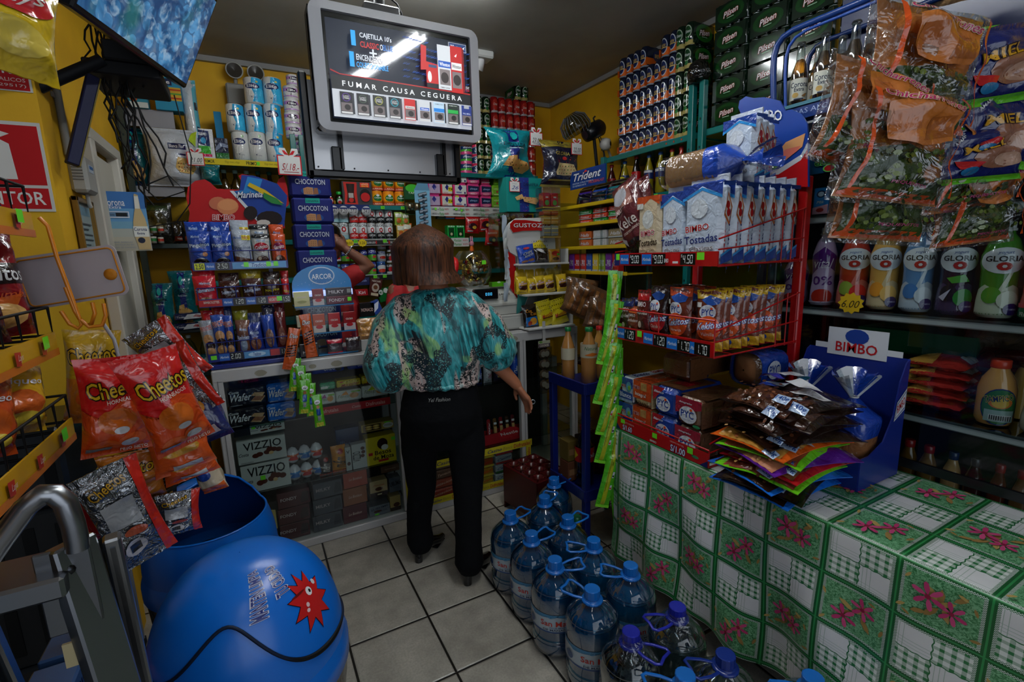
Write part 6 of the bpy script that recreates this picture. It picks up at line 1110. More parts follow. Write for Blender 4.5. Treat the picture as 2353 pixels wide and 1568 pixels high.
tray(1.478, 1.528, [('r', 0, 0, .06, 1, '#1a1f5a'), ('r', .02, .45, .06, .95, '#6fe02a')]+MB(.07)+PB(.18, '9.00')+MB(.33)+PB(.44, '9.00')+[('t', 'BIMBO', .59, .4, .04, .3, '#d8d8d8', 'b'), ('r', .63, .1, .71, .9, '#b81418'), ('r', .65, .2, .7, .35, '#d8d8d8')]+PB(.72, '4.50')+[('r', .87, .45, .93, .95, '#6fe02a')], 0)
tray(1.165, 1.22, MB(.03)+PB(.13, '1.20')+[('r', .29, .5, .34, .95, '#6fe02a')]+MB(.36)+PB(.47, '1.20')+MB(.61)+PB(.71, '1.70')+MB(.83)[:2]+PB(.9-.03, '1.70')[:1]+digits('1.70', .89, .2, .1, .6), .075)
tray(.762, .815, [('p', [(0, 0), (.1, 0), (0, .9)], '#141c5a'), ('t', 'S/1.60', .18, .3, .11, .45, '#d8dcf0', 'b', 0, '#141c5a'), ('r', .1, .6, .15, .95, '#6fe02a'), ('t', 'PANETTO VAINILLA 8u', .2, .75, .12, .14, '#d8a8a0', ''), ('t', 'BIMBO', .48, .2, .07, .16, '#d8d8d8', 'b'), ('r', .47, .5, .52, .9, '#6fe02a'), ('t', 'S/1.00', .73, .35, .14, .5, '#d8dcf0', 'b', 0, '#141c5a'), ('t', 'NEGRITO MAX 60g', .72, .8, .13, .14, '#d8a8a0', ''), ('r', .82, .5, .87, .95, '#6fe02a'), ('p', [(1, 0), (1, .5), (.93, 0)], '#141c5a')], .012)
hp=[W(x, y, 'x', RB-.02) for x, y in((1862, 430), (1862, 330), (1858, 285), (1845, 262), (1822, 252), (1808, 255), (1795, 232), (1760, 224), (1735, 226), (1718, 222), (1703, 232), (1700, 248), (1706, 262), (1705, 300), (1690, 330), (1690, 400), (1760, 420))]
g=M();ya=[(p.y-RYA, p.z-TZ) for p in hp];n=len(ya);xx=RB-RF-.03
g.add([(xx, y, z) for y, z in ya]+[(xx+.008, y, z) for y, z in ya], [tuple(range(n)), tuple(range(n, 2*n))[::-1]]+[(i, (i+1)%n, n+(i+1)%n, n+i) for i in range(n)], ('#14388a', 'g'))
q0=W(1862, 430, 'x', RB-.02);Sg=lambda px_, py_:(W(px_, py_, 'x', RB-.02))
def Sh(u, v, k=0):p=Sg(1690+172*u, 430-205*v);return(xx-.001-k, p.y-RYA, p.z-TZ)
g.art(Sh, [('p', [(0, .02), (.99, .0), (.99, .45), (.9, .3), (.6, .16), (0, .12)], '#b01216'), ('p', [(.3, .16), (.6, .2), (.9, .36), (.99, .5), (.99, .43), (.9, .3), (.6, .14), (.3, .1)], '#c8ccd0'), ('p', [(.55, .2), (.92, .45), (.96, .6), (.7, .5), (.5, .3)], '#c89060'), ('p', [(.55, .22), (.85, .4), (.9, .46), (.7, .42), (.5, .28)], '#c86a5a'), ('e', .5, .25, .1, .06, '#4a8a2a'), ('t', 'BIMBO', .45, .8, .4, .12, '#d8dce0', 'b')], 1, 'g', .0005)
g.build('header_board', rk)
TF=[('p', [(0, .84), (.5, .97), (1, .84), (1, 1), (0, 1)], '#1c3a8a'), ('p', [(.0, .8), (.5, .92), (1, .8), (1, .84), (.5, .96), (0, .84)], '#2a8ad0'), ('t', 'BIMBO', .4, .46, .6, .08, '#b0161c', 'b', 5, '#dfe2e6'), ('t', 'Tostadas', .5, .32, .85, .1, '#14286a', 'b', 4), ('t', 'Clasicas', .52, .2, .6, .065, '#6a6e74', 'b', 4, '#dfe2e6'), ('e', .5, .06, .4, .06, '#a8281c'), ('e', .45, .7, .22, .12, '#c8d0d8')]
TS=[('p', [(.5, .88), (.9, .7), (.7, .46), (.2, .6)], '#b8683a'), ('p', [(.5, .84), (.8, .69), (.65, .52), (.3, .62)], '#d8d8d0'), ('e', .5, .72, .16, .05, '#a81c1c'), ('e', .55, .63, .16, .05, '#a81c1c'), ('t', 'BIMBO', .3, .26, .13*3, .06*3, '#b0161c', 'b', 90) if 0 else('t', 'BIMBO', .3, .25, .9, .05, '#b0161c', 'b', 84), ('t', 'Tostadas', .62, .28, 1.3, .055, '#14286a', 'b', 84), ('p', [(0, .1), (1, .2), (1, .05), (0, .0)], '#1c3a8a'), ('p', [(0, .12), (1, .22), (1, .19), (0, .09)], '#2a8ad0'), ('r', 0, .95, 1, 1, '#1c3a8a')]
tw_, thh, td=.165, .27, .056
tost=boxm(tw_, thh, td, '#b9c6d6', TF, [], [], TS, k='f', b=.02);tost.box((0, .01, thh+.01), (tw_*.94, .006, .034), ('#c4ccd8', 'f'));tost.box((0, .01, thh+.002), (tw_*.8, .03, .012), ('#1c3a8a', 'f'), .004);tost=tost.mesh('toast_bag')
for i in range(7):
 o=link('toast_bag', tost, None, (RF+.045+i*.06, RYA+.09, 1.484), -pi/2);o.rotation_euler=(rad(0), rad(0), -pi/2)
 tag(o, 'pale blue toast bag in the right row of the top tray, %s from the front'%ORD[i], 'toast bag', 'pale blue toast bags in the top tray')
for i in range(3):o=link('toast_bag', tost, None, (RF+.06+i*.06, RYA+.235, 1.484), -pi/2, (.72, 1, .95));tag(o, 'pale blue toast bag in the second row of the top tray, %s from the front'%ORD[i], 'toast bag', 'pale blue toast bags in the top tray')
TI=[('p', [(0, .8), (.6, .96), (1, .86), (1, 1), (0, 1)], '#b8481c'), ('e', .5, .66, .25, .14, '#c8ccc8'), ('t', 'BIMBO', .5, .46, .6, .08, '#b0161c', 'b', 4, '#dfe2e6'), ('t', 'Tostadas', .5, .32, .85, .1, '#2a1c10', 'b', 4), ('t', 'Integrales', .5, .2, .6, .06, '#6a5a44', '', 4), ('e', .5, .05, .35, .06, '#a85a3a'), ('r', .02, .82, .3, .9, '#c8c8c0')]
toi=boxm(.12, .26, .056, '#c2b294', TI, [], [], [('r', 0, .9, 1, 1, '#b8481c')], k='f', b=.014).mesh('toast_bag')
for i in range(3):o=link('toast_bag', toi, None, (RF+.05+i*.06, RYA+.35, 1.484), -pi/2);tag(o, 'beige and orange wholemeal toast bag, %s from the front'%ORD[i], 'toast bag', 'beige toast bags in the top tray')
KK=[('p', [(.1, .62), (.9, .62), (.8, .95), (.3, .98)], '#8a5a50'), ('e', .45, .8, .3, .13, '#9a9aa0'), ('t', 'BIMBO', .3, .6, .4, .07, '#d8c8c4', 'b', 0, '#6a1418'), ('t', 'Keke', .5, .42, .7, .15, '#c8bcb4', 'b', 4), ('t', 'marmoleado', .58, .3, .6, .05, '#b8a89c', 'i', 6), ('e', .5, .1, .4, .08, '#2a1410'), ('p', [(.05, .3), (.3, .2), (.25, .12)], '#a8a0a0')]
for i, (y, x, tl, lb) in enumerate([(RYB-.06, RF+.06, 24, 'maroon marble cake bag leaning out at the left of the top tray'), (RYB-.0, RF+.14, 14, 'maroon marble cake bag behind the leaning one')]):
 m_=bagm(.15, .31, .09, '#542024', KK, 'f', seed=50+i, wr=1.4, nu=14, nv=18)
 for k, v in enumerate(m_.v):
  x_, y_, z_=v;a=rad(tl);yy=-x_;yy, zz=yy*cos(a)+z_*sin(a), z_*cos(a)-yy*sin(a);m_.v[k]=(y_, yy, zz)
 put('cake_bag', m_, (x, y-.04, 1.535-.0), lb, 'cake bag', 'maroon cake bags')
for i in range(3):
 o=link('toast_bag', tost, None, (RF+.23+i*.062, RYA+.1+.02*i, 1.757+.0), -pi/2, (.8, 1, .85));tag(o, 'pale blue toast bag standing on the right row, %s from the front'%ORD[i], 'toast bag', 'pale blue toast bags on the upper layer')
 o=link('toast_bag', tost, None, (RF+.26+i*.062, RYA+.3, 1.745), -pi/2, (.7, 1, .5));tag(o, 'pale blue toast bag on the second row upper layer, %s from the front'%ORD[i], 'toast bag', 'pale blue toast bags on the upper layer')
def loaf(name, loc, rz, L, wd_, ht, c1, c2, lb, tie=True, arts=(), seed=0, ry=0, side=(), slices=12, crust='#8a5a34', cov=.35):
 t=empty(name, loc, 0, lb, 'bread');t.rotation_euler=(0, ry, rz)
 g=M()
 def P(u, v):
  a=2*pi*v;sx=abs(cos(a))**.5*(1 if cos(a)>0 else-1);sz=abs(sin(a))**.5*(1 if sin(a)>0 else-1)
  e=min(1, 6*u, 6*(1-u))**.4 if 0<u<1 else.05
  gr=1-.025*abs(sin(pi*u*slices))
  return(L*(u-.5), wd_/2*sx*e*gr, ht/2+ht/2*sz*e*gr*(1+.06*(1 if sz>.5 else 0)))
 g.grid(P, 48, 24, (crust, 'r'));g.build('bread', t)
 g=M()
 def Q(u, v):
  a=2*pi*v;sx=abs(cos(a))**.6*(1 if cos(a)>0 else-1);sz=abs(sin(a))**.6*(1 if sin(a)>0 else-1);q=1.05+.04*noise.noise(V((u*9, sx*3, sz*3+seed)))
  e=1 if u<.8 else max(.12, 1-(u-.8)/.2*.9);e*=1 if u>.04 else.8
  return(L*(u*1.12-.52), wd_/2*sx*e*q, ht/2+ht/2*sz*e*q+.004)
 n1=int(40*cov);us=[i/40 for i in range(41)]
 vs=[Q(u, j/24) for u in us for j in range(25)]
 F1=[(i*25+j, i*25+j+1, (i+1)*25+j+1, (i+1)*25+j) for i in range(40) for j in range(24)]
 n_=len(F1);cut=int(40*(1-cov))*24
 g.add(vs, F1[:cut], ('#dfe4e8', 'v'), True);g.add(vs, F1[cut:], (c1, 'f'), True)
 if arts:g.art(lambda u, v, k=0:(L*(u-.5), -wd_/2*1.07-k-.003, ht*v+.004), arts, L/ht, 'f')
 if side:g.art(lambda u, v, k=0:(-L*.52-.004-k, wd_*(.5-u)*.96, ht*v+.004), side, 1, 'f')
 g.build('wrapper', t)
 if tie:
  g=M()
  for i in range(9):
   a=2*pi*i/9;g.grid(lambda u, v:(L*.58+.1*u, (.008+.05*u)*cos(a+.7*v)+.01*sin(u*5+i), ht/2+(.008+.045*u)*sin(a+.7*v)), 4, 2, (c2, 'v') if i%2 else(c1, 'f'))
  g.build('twisted_end', t)
  g=M();g.tube([(L*.585, .011*cos(2*pi*i/12), ht/2+.011*sin(2*pi*i/12)) for i in range(12)], .003, '#d8d8d8', 5, True);g.build('tie', t)
 return t
p=W(1600, 405, 'x', 1.47);loaf('sliced_loaf', (1.48, 1.27, 1.763), -pi/2, .3, .14, .115, '#1c44a8', '#e8eaec', 'sliced white loaf in clear and blue wrapper lying on top of the toast bags', seed=3, crust='#a87848')
def PYC(base, low='#c84a14', nm='Naranja', top='#c8461c'):
 return[('r', 0, .86, 1, 1, top), ('p', [(.2, .84), (.5, .92), (.9, .86), (.85, .78), (.5, .74)], '#1c4a9a'), ('e', .45, .64, .32, .12, '#c8ccd2', 16), ('t', 'PYC', .45, .635, .44, .11, '#1c3a8a', 'b'), ('e', .6, .7, .05, .02, '#d84a1c'), ('e', .5, .38, .46, .2, low, 18), ('t', 'Kekitos', .52, .42, .95, .11, '#d8dce8', 'bi', 8, '#1c3a8a'), ('t', nm, .5, .28, .5, .06, '#d8c8b8', ''), ('r', .02, .72, .22, .8, '#d0d0cc')]
def kbag(w, h, d, base, art, seed, top):return bagm(w, h, d, base, art, 'f', seed=seed, wr=1.0, nu=10, nv=14, flare=.06)
km=[kbag(.1, .215, .05, '#6a2f1c', PYC('#6a2f1c', '#c84a14', 'Vainilla', '#c8a014')+[('r', 0, 0, 1, .16, '#c8961c'), ('e', .5, .1, .2, .06, '#1c4a9a')], i, 0).mesh('cake_bag') for i in range(3)]
for i in range(8):
 o=link('cake_bag', km[i%3], None, (RF+.045+i*.05, RYA+.06+(.012 if i%2 else 0), 1.175), 0);o.rotation_euler=(rad(-4), 0, -pi/2+rad(24));o.location.z=1.178
 tag(o, 'yellow topped small cake bag in the right row, %s from the front'%ORD[i], 'cake bag', 'yellow topped cake bags in the middle tray')
ko=kbag(.11, .22, .05, '#6a2f1c', PYC('#6a2f1c'), 5, 0).mesh('cake_bag');kc=kbag(.1, .22, .05, '#28120e', PYC('#28120e', '#a81c1c', 'Chocolate', '#28120e'), 6, 0).mesh('cake_bag')
for i in range(3):o=link('cake_bag', ko, None, (RF+.04+i*.06, RYA+.185, 1.178), -pi/2);tag(o, 'orange topped small cake bag, %s from the front'%ORD[i], 'cake bag', 'orange topped cake bags in the middle tray')
for i in range(3):o=link('cake_bag', kc, None, (RF+.05+i*.06, RYA+.3, 1.178), -pi/2);tag(o, 'dark chocolate small cake bag, %s from the front'%ORD[i], 'cake bag', 'dark chocolate cake bags in the middle tray')
BL=lambda top:[('r', 0, .8, 1, 1, top), ('t', 'BIMBO', .5, .72, .6, .1, '#d8d8d8', 'b', 0, '#8a1418'), ('t', 'Bimbolete', .5, .56, .85, .1, '#d0c8c0', 'bi'), ('e', .5, .25, .3, .15, '#4a2414'), ('e', .4, .3, .12, .07, '#c8b8a0')]
for i, (y, c_, h, nm) in enumerate([(.375, '#a81418', .2, 'red'), (.43, '#b8461c', .13, 'orange'), (.475, '#14205a', .16, 'navy'), (.505, '#a01418', .15, 'dark red')]):
 me=bagm(.075, h, .04, ['#5a1c18', '#7a3a20', '#4a3428', '#3a1c18'][i], BL(c_), 'f', seed=70+i, wr=1.0).mesh('cake_bag')
 for j in range(3):o=link('cake_bag', me, None, (RF+.04+.05*j, RYA+y, 1.178), -pi/2);tag(o, '%s topped bimbolete style roll cake bag, %s from the front'%(nm, ORD[j]) if 0 else '%s topped little roll cake bag in the middle tray, %s from the front'%(nm, ORD[j]), 'cake bag', '%s topped cake bags in the middle tray'%nm)
for i in range(5):
 g=bagm(.12, .2, .07, ['#8a1418', '#14102a', '#2a100e', '#8a1418', '#2a0e1c'][i], [], 'f', seed=80+i, wr=1.8);put('cake_bag', g, (RF+.2+.05*i, RYA+.16+.07*i, 1.178), '%s back row cake bag behind the yellow topped ones, %s'%(['red', 'navy', 'dark brown', 'crimson', 'plum'][i], ORD[i]), 'cake bag', None, -pi/2)
def eloaf(y, w, h, z, base, art, top, lb, x=RF+.02, L=.28, clear=None):
 g=M();g.box((0, 0, h/2), (L, w, h), (base, 'f'), .018);g.art(lambda u, v, k=0:(-L/2-.001-k, w*(.5-u), h*v), art, 1, 'f');g.art(lambda u, v, k=0:(L*(u-.5), w*(v-.5), h+.001+k), top, 1, 'f');g.art(lambda u, v, k=0:(L*(u-.5), -w/2-.001-k, h*v), [('r', .0, .05, .35, .95, base)]+([('r', .2, .1, .9, .9, clear)] if clear else[]), 1, 'f')
 return put('packed_loaf', g, (x+L/2, RYA+y, z), lb, 'bread', None)
WBl=[('r', 0, .6, 1, 1, '#1c3a8a'), ('r', 0, 0, 1, .12, '#8aa0b8'), ('t', 'BIMBO', .3, .65, .4, .12, '#b0161c', 'b', 0, '#d8d8d8'), ('p', [(0, .12), (1, .12), (1, .4), (0, .45)], '#1c3a8a'), ('t', 'Blanco', .5, .28, .85, .2, '#d8dce4', 'b'), ('e', .75, .65, .2, .22, '#4a8aa8'), ('e', .78, .62, .1, .1, '#6aa03a')]
WIn=[('r', 0, .3, 1, 1, '#b8441c'), ('t', 'BIMBO', .2, .72, .32, .12, '#b0161c', 'b', 0, '#d8d8d8'), ('r', .42, .65, .75, .95, '#a8824a'), ('t', 'Integral', .42, .46, .6, .18, '#d8d4cc', 'b'), ('t', 'MEDIANO', .5, .16, .75, .14, '#1c1410', 'b')]
WPy=[('p', [(0, .45), (.5, 1), (0, 1)], '#a01c28'), ('r', 0, 0, .0, 0, '#a01c28'), ('t', 'Blanco', .25, .82, .42, .09, '#d8dce4', 'bi'), ('e', .45, .42, .3, .27, '#c8ccd2', 20), ('t', 'PYC', .44, .44, .46, .26, '#1c3a8a', 'b'), ('e', .55, .6, .05, .05, '#d84a1c'), ('t', 'Tu Pan de Siempre', .45, .26, .4, .05, '#1c3a8a', '')]
WPi=[('p', [(0, .4), (1, .7), (1, 1), (0, 1)], '#8a1c30'), ('t', 'Integrales', .4, .82, .5, .08, '#d8dce4', 'bi'), ('e', .5, .42, .34, .3, '#c8ccd2', 20), ('t', 'PYC', .48, .44, .5, .26, '#1c3a8a', 'b'), ('e', .62, .62, .05, .05, '#d84a1c'), ('t', 'Tu Pan de Siempre', .5, .24, .4, .05, '#1c3a8a', ''), ('e', .85, .1, .14, .06, '#2a7a4a')]
lv0=.772
for r in range(2):
 z=lv0+r*.115;L_=('lower', 'upper')[r];dx=-.0
 eloaf(.46, .085, .108, z, '#b8c0c8', WBl, [('t', 'Blanco', .3, .5, .3, .5, '#1c3a8a', 'bi'), ('t', 'BIMBO', .7, .5, .3, .4, '#b0161c', 'b')], 'blue and white loaf lettered Blanco, %s layer'%L_)
 eloaf(.36, .105, .112, z, '#b09a70', WIn, [('r', 0, 0, .8, 1, '#a8401c'), ('t', 'Integral', .4, .5, .3, .4, '#c8a88a', 'i')], 'orange and cream loaf lettered Integral MEDIANO, %s layer'%L_)
 eloaf(.235, .125, .112, z, '#1a3f98', WPy, [('r', .1, 0, .8, 1, '#6a4428'), ('r', .3, .2, .6, .8, '#a02028')], 'blue and red loaf with a white round emblem, %s layer'%L_, clear='#7a4a2c')
 eloaf(.1, .12, .108, z, '#6a4a34', WPi, [('r', .1, 0, .9, 1, '#5a3c28')], 'brown seeded loaf with a white round emblem, %s layer'%L_, x=RF+.0, clear='#5a3c28')
eloaf(.3, .16, .1, lv0+.234, '#6a4428', [], [('r', .2, .2, .7, .8, '#a02028')], 'brown loaf lying on the upper layer under the middle tray', x=RF+.14)
loaf('sliced_loaf', (RF+.36, RYA+.07, lv0+.24), 0, .2, .13, .12, '#1a3f98', '#e0e4e8', 'blue wrapped loaf behind the dark cereal bags at the rack post', tie=False, cov=.9, arts=[('e', .4, .5, .2, .3, '#c8ccd2'), ('t', 'PYC', .4, .5, .3, .3, '#1c3a8a', 'b')])
# ---------------- stack of cereal bags
CB_=[('#1a6ad0', '#2a1810'), ('#1c140e', '#2a1810'), ('#1a6ad0', '#30180f'), ('#6cc81c', '#7a3a2a'), ('#b8141c', '#a86a3a'), ('#5a1c8a', '#b87a5a'), ('#6cc81c', '#8a4a2a'), ('#d85a14', '#b8843a'), ('#24140e', '#3a2014'), ('#24140e', '#3a2014'), ('#24140e', '#3a2014'), ('#24140e', '#3a2014'), ('#24140e', '#4a2a1a')]
names=['bright blue', 'black', 'second blue', 'lower green', 'red', 'violet', 'upper green', 'orange', 'dark brown', 'dark brown', 'dark brown', 'dark brown', 'dark brown']
rr=random.Random(21);zs=TZ+.006
for i, (c1, c2) in enumerate(CB_):
 w, h, d=.27, .33, .032 if i<8 else.036
 wt='140g' if i in(6, 7, 8, 9, 10, 11, 12) else '120g'
 art=[('r', .1, .02, .94, .42, c2)]
 for k in range(70):
  x_, y_=.12+.8*rr.random(), .04+.36*rr.random();art.append(('e', x_, y_, .022, .018, ['#4a2a1a', '#6a3c24', '#3a1c12'][k%3] if i in(0, 1, 2) or i>7 else['#b88a4a', '#8a4a2a', '#c89a6a'][k%3], 6))
 art+=[('p', [(.0, .5), (.35, .44), (.42, .52), (.1, .62)], '#1c3a9a' if i>7 or i<3 else c1), ('p', [(.02, .55), (.3, .6), (.34, .85), (.05, .8)], '#c8ccd4' if i>7 else '#b8161c'), ('e', .2, .7, .12, .08, '#c8ccd4'), ('p', [(.5, .42), (.9, .42), (.94, .5), (.6, .52)], '#c8c8cc'), ('r', .74, .04, .92, .12, '#a8bcd8'), ('t', wt, .83, .08, .16, .06, '#14408a', 'b'), ('e', .55, .62, .08, .04, '#1a7a9a')]
 m_=bagm(w, h, d, c1, art, 'f', seed=i+90, wr=1.3, nu=16, nv=20, seal=.05, barr=5)
 for k, (x_, y_, z_) in enumerate(m_.v):sag=-.02*((2*x_/w)**2+(2*(z_-h/2)/h)**2)*.5;m_.v[k]=(x_, z_-h/2, -y_+sag)
 o=put('cereal_bag', m_, (1.475+.012*rr.uniform(-1, 1)+.004*i*.3, .895+.015*rr.uniform(-1, 1), zs+d/2+.012), '%s chocolate cereal bag, %s from the bottom of the stack'%(names[i], ORD[i]), 'cereal bag', 'cereal bags stacked on the oilcloth')
 o.rotation_euler=(0, 0, rad([-8, 2, -20, -6, -12, -24, -4, -14, -30, -10, -24, -6, -18][i]-80));zs+=d*.66
 # ---------------- blue cardboard bread box
bx0, bx1, by0, by1=1.62, 1.868, .735, 1.055
bb=empty('bread_display_box', (bx0, by0, TZ+.006), 0, 'blue cardboard display box holding loaves beside the cereal bags', 'display box');D_=bx1-bx0;L=by1-by0
prof=[(0, 0), (D_, 0), (D_, .4), (D_-.02, .39), (D_-.05, .33), (D_-.07, .22), (D_-.12, .14), (.05, .11), (0, .11)]
SB=lambda u, v, k=0:(D_*u, -.0035-k, .4*v)
for y in(0, L):
 g=M();g.prism(prof, y-.002, y+.002, ('#16287a', 'g'), ('#16287a', 'g'))
 if y==0:g.art(SB, [('p', [(.5, .6), (.96, .74), (.96, .86), (.5, .72)], '#c8ccd2') if 0 else('p', [(.72, .5), (.98, .58), (.98, .76), (.76, .66)], '#c8ccd2'), ('p', [(.74, .52), (.97, .59), (.97, .74), (.77, .65)], '#16287a'), ('p', [(.75, .53), (.96, .6), (.96, .73), (.78, .645)], '#c8ccd2'), ('t', 'BIMBO', .86, .63, .19, .07, '#b0161c', 'b', 22)], 1, 'g', .0003)
 g.build('side_panel', bb)
g=M();g.box((0, L/2, .055), (.004, L, .11), ('#16287a', 'g'));g.build('front_panel', bb);g=M();g.box((D_, L/2, .2), (.004, L, .4), ('#16287a', 'g'));g.prism([(0, 0)]*0 or[(D_-.003, .4), (D_, .4), (D_, .42), (D_-.003, .42)], .02, L-.02, '#c8ccd2');g.box((D_-.003, L/2, .43), (.003, L*.6, .1), '#c8ccd2');g.art(lambda u, v, k=0:(D_-.005-k, L*.8-L*.6*u, .385+.09*v), [('e', .5, .75, .2, .3, '#1c3a8a'), ('t', 'BIMBO', .5, .3, .7, .4, '#b0161c', 'b')], 1, 'g');g.build('back_panel', bb)
for i in range(2):
 t=empty('tied_loaf', (bx0+.105, by0+.085+i*.15, TZ+.012), 0, 'blue wrapped loaf with twisted clear top in the box, %s'%('nearer', 'farther')[i], 'bread', 'blue wrapped loaves in the box')
 g=M();hL=.27
 def Bq(u, v, s=1.):
  a=2*pi*u;r=.068*(1 if v<.75 else max(.14, 1-(v-.75)/.25*.86));q=1+.12*noise.noise(V((cos(a)*1.5, sin(a)*1.5, v*4+i)))*(1+2*(v>.75)*abs(sin(a*7))*.4)
  return(r*q*abs(cos(a))**.6*(1 if cos(a)>0 else-1), r*q*abs(sin(a))**.6*(1 if sin(a)>0 else-1), hL*v)
 g.grid(lambda u, v:Bq(u, v*.55), 28, 12, ('#8a5c3a', 'f'));g.grid(lambda u, v:Bq(u, .55+v*.45), 28, 12, ('#143a9a', 'f'));g.build('wrapped_body', t)
 g=M()
 for k in range(10):
  a=2*pi*k/10;g.grid(lambda u, v:((.008+.06*u)*cos(a+.8*v), (.008+.06*u)*sin(a+.8*v), hL+.08*u+.01*sin(v*3+k)), 5, 3, [('#143a9a', 'f'), ('#c8ccd2', 'f'), ('#dfe6ea', 'v')][k%3])
 g.build('twisted_top', t)
 g=M();g.tube([(.012*cos(2*pi*k/12), .012*sin(2*pi*k/12), hL) for k in range(12)], .003, '#c8c8c8', 5, True);g.build('tie', t)
 # ---------------- display refrigerator on the right
FX=1.93;FY0, FY1=-.75, 1.335
def fz(px, py):return W(px, py, 'x', FX).z
fr=empty('refrigerator', (FX, .3, 0), 0, 'large glass fronted drinks refrigerator behind the table', 'refrigerator')
FD=.7;dk=('#15171a', 'g')
g=M();g.box((.03+FD/2, FY1-.3-.02, 1.1), (FD-.06, .04, 1.8), dk, .004);g.box((FD-.02, (FY0+FY1)/2-.3, 1.1), (.03, FY1-FY0, 1.8), '#22252a');g.box((FD/2, (FY0+FY1)/2-.3, .16), (FD-.02, FY1-FY0, .3), dk, .01);g.box((.36, FY0-.28, 1.1), (.66, .04, 1.8), dk);g.build('cabinet_body', fr)
zA, zB, zC=fz(1870, 492), fz(1880, 706), fz(2070, 945)
zH0, zH1=fz(1890, 398), fz(1900, 268)
g=M();g.box((.02, (FY0+FY1)/2-.3, (zH0+zH1)/2), (.04, FY1-FY0, zH1-zH0), ('#10141c', 'g'), .003)
SHd=lambda u, v, k=0:(-.0005-k, FY1-.3-1.1*u, zH0+(zH1-zH0)*v)
ha=[('r', 0, 0, 1, .28, '#0f3a5a'), ('r', 0, .28, 1, .36, '#5a5e5e'), ('r', 0, .96, 1, 1, '#8a9096')]
for i in range(7):
 for r in range(3):ha+=[('t', 'GLORIA', .09+i*.13+.03*(r%2), .88-.2*r, .085, .07, '#8a9488', 'b'), ('e', .095+i*.13+.03*(r%2), .8-.2*r, .014, .045, '#8a1c1c', 10)]
 ha+=[('t', 'GLORIA', .1+i*.14, .19, .1, .1, '#16201c', 'b', 0, '#5ab04a'), ('e', .1+i*.14, .07, .022, .07, '#5ab04a', 12), ('e', .1+i*.14, .07, .017, .055, '#8a1c1c', 12)]
g.art(SHd, ha, 3, 'g');g.build('header_panel', fr)
for z in(zA, zB, zC, .45):
 g=M();g.box((.33, (FY0+FY1)/2-.3, z-.008), (.62, FY1-FY0-.06, .008), ('#8a9496', 't'));g.box((.03, (FY0+FY1)/2-.3, z-.02), (.012, FY1-FY0-.06, .03), ('#a4a8a8', 'g'), .004);g.build('shelf', fr)
g=M();g.box((.0, (FY0+FY1)/2-.3, TZ+.03), (.012, FY1-FY0, .03), dk);g.box((.0, FY1-.315, 1.2), (.02, .03, zH0-TZ-.1), dk);g.build('door_frame', fr)
g=M();g.add([(.003, FY1-.35, .4), (.003, FY0-.3, .4), (.003, FY0-.3, zH0), (.003, FY1-.35, zH0)], [(0, 1, 2, 3)], ('#e4ecec', 'j'));g.build('glass_door', fr)
def yog(x0, x1, yt, base, arts, capc, lb, z=None, yb=None, k='g', dx=.055):
 z=zB if z is None else z;X0=FX+dx;r=abs(solvex(x0, X0, z)-solvex(x1, X0, z))/2;y=(solvex(x0, X0, z)+solvex(x1, X0, z))/2;h=W((x0+x1)/2, yt, 'x', X0).z-z
 t=empty('yogurt_bottle', (X0+r+.0, y, z+.001), -pi/2+rad(25), lb, 'bottle');g=M()
 pr=[(r*.8, 0), (r, .012), (r*.98, h*.2), (r*.9, h*.32), (r*.92, h*.5), (r, h*.6), (r*.98, h*.68), (r*.7, h*.84), (r*.45, h*.9), (r*.42, h*.95)]
 def rad_(v):
  zz=v*h
  for(r1, z1), (r2, z2) in zip(pr, pr[1:]):
   if z1<=zz<=z2:return r1+(r2-r1)*(zz-z1)/(z2-z1+1e-9)
  return pr[-1][0]
 g.lathe(pr, (base, 'x'), 28);g.art(lambda u, v, q=0:((rad_(v)+q)*sin((u-.5)*3.), -(rad_(v)+q)*cos((u-.5)*3.), h*v), arts, 1, 'x', .0006, .05);g.build('bottle_body', t)
 g=M();g.lathe([(r*.47, h*.93), (r*.5, h*.935), (r*.5, h*.955), (r*.44, h*.96)], ('#b8b8b4', 'g'), 20);g.lathe([(r*.43, h*.955), (r*.44, h*1.02), (r*.38, h*1.03)], (capc, 'g'), 20);g.build('cap', t);return t
def YG(sw, lo, fr1, fr2):return[('p', [(0, 0), (1, 0), (1, .3), (.7, .36), (.45, .3), (.2, .36), (0, .3)], lo), ('p', [(.55, .3), (.75, .62), (.7, .62), (.45, .3)], lo), ('e', .5, .62, .42, .14, '#c4c8cc', 20), ('t', 'yogurt', .5, .7, .26, .035, '#2a4a8a', 'i'), ('t', 'GLORIA', .5, .64, .62, .06, '#16181c', 'b'), ('e', .5, .56, .12, .045, '#a81c1c', 10), ('e', .5, .56, .04, .018, '#c8c8c8', 6), ('e', .35, .25, .16, .09, fr1), ('e', .62, .2, .18, .1, fr2), ('e', .68, .1, .13, .065, '#2a1a5a', 14), ('t', 'VITAMINAS', .68, .1, .18, .02, '#a8a0c0')]
yog(1786, 1836, 585, '#a890b0', [('p', [(.1, .4), (.5, .55), (.9, .45), (.9, .65), (.5, .78), (.1, .65)], '#4a1a6a'), ('t', 'vital', .5, .56, .55, .13, '#c8c0d0', 'i'), ('t', '0%', .5, .33, .6, .12, '#4a1a6a', 'b'), ('e', .5, .12, .3, .1, '#a8281c')], '#e0e0e0', 'lilac yogurt bottle behind the red rack post, leftmost of the yogurts')
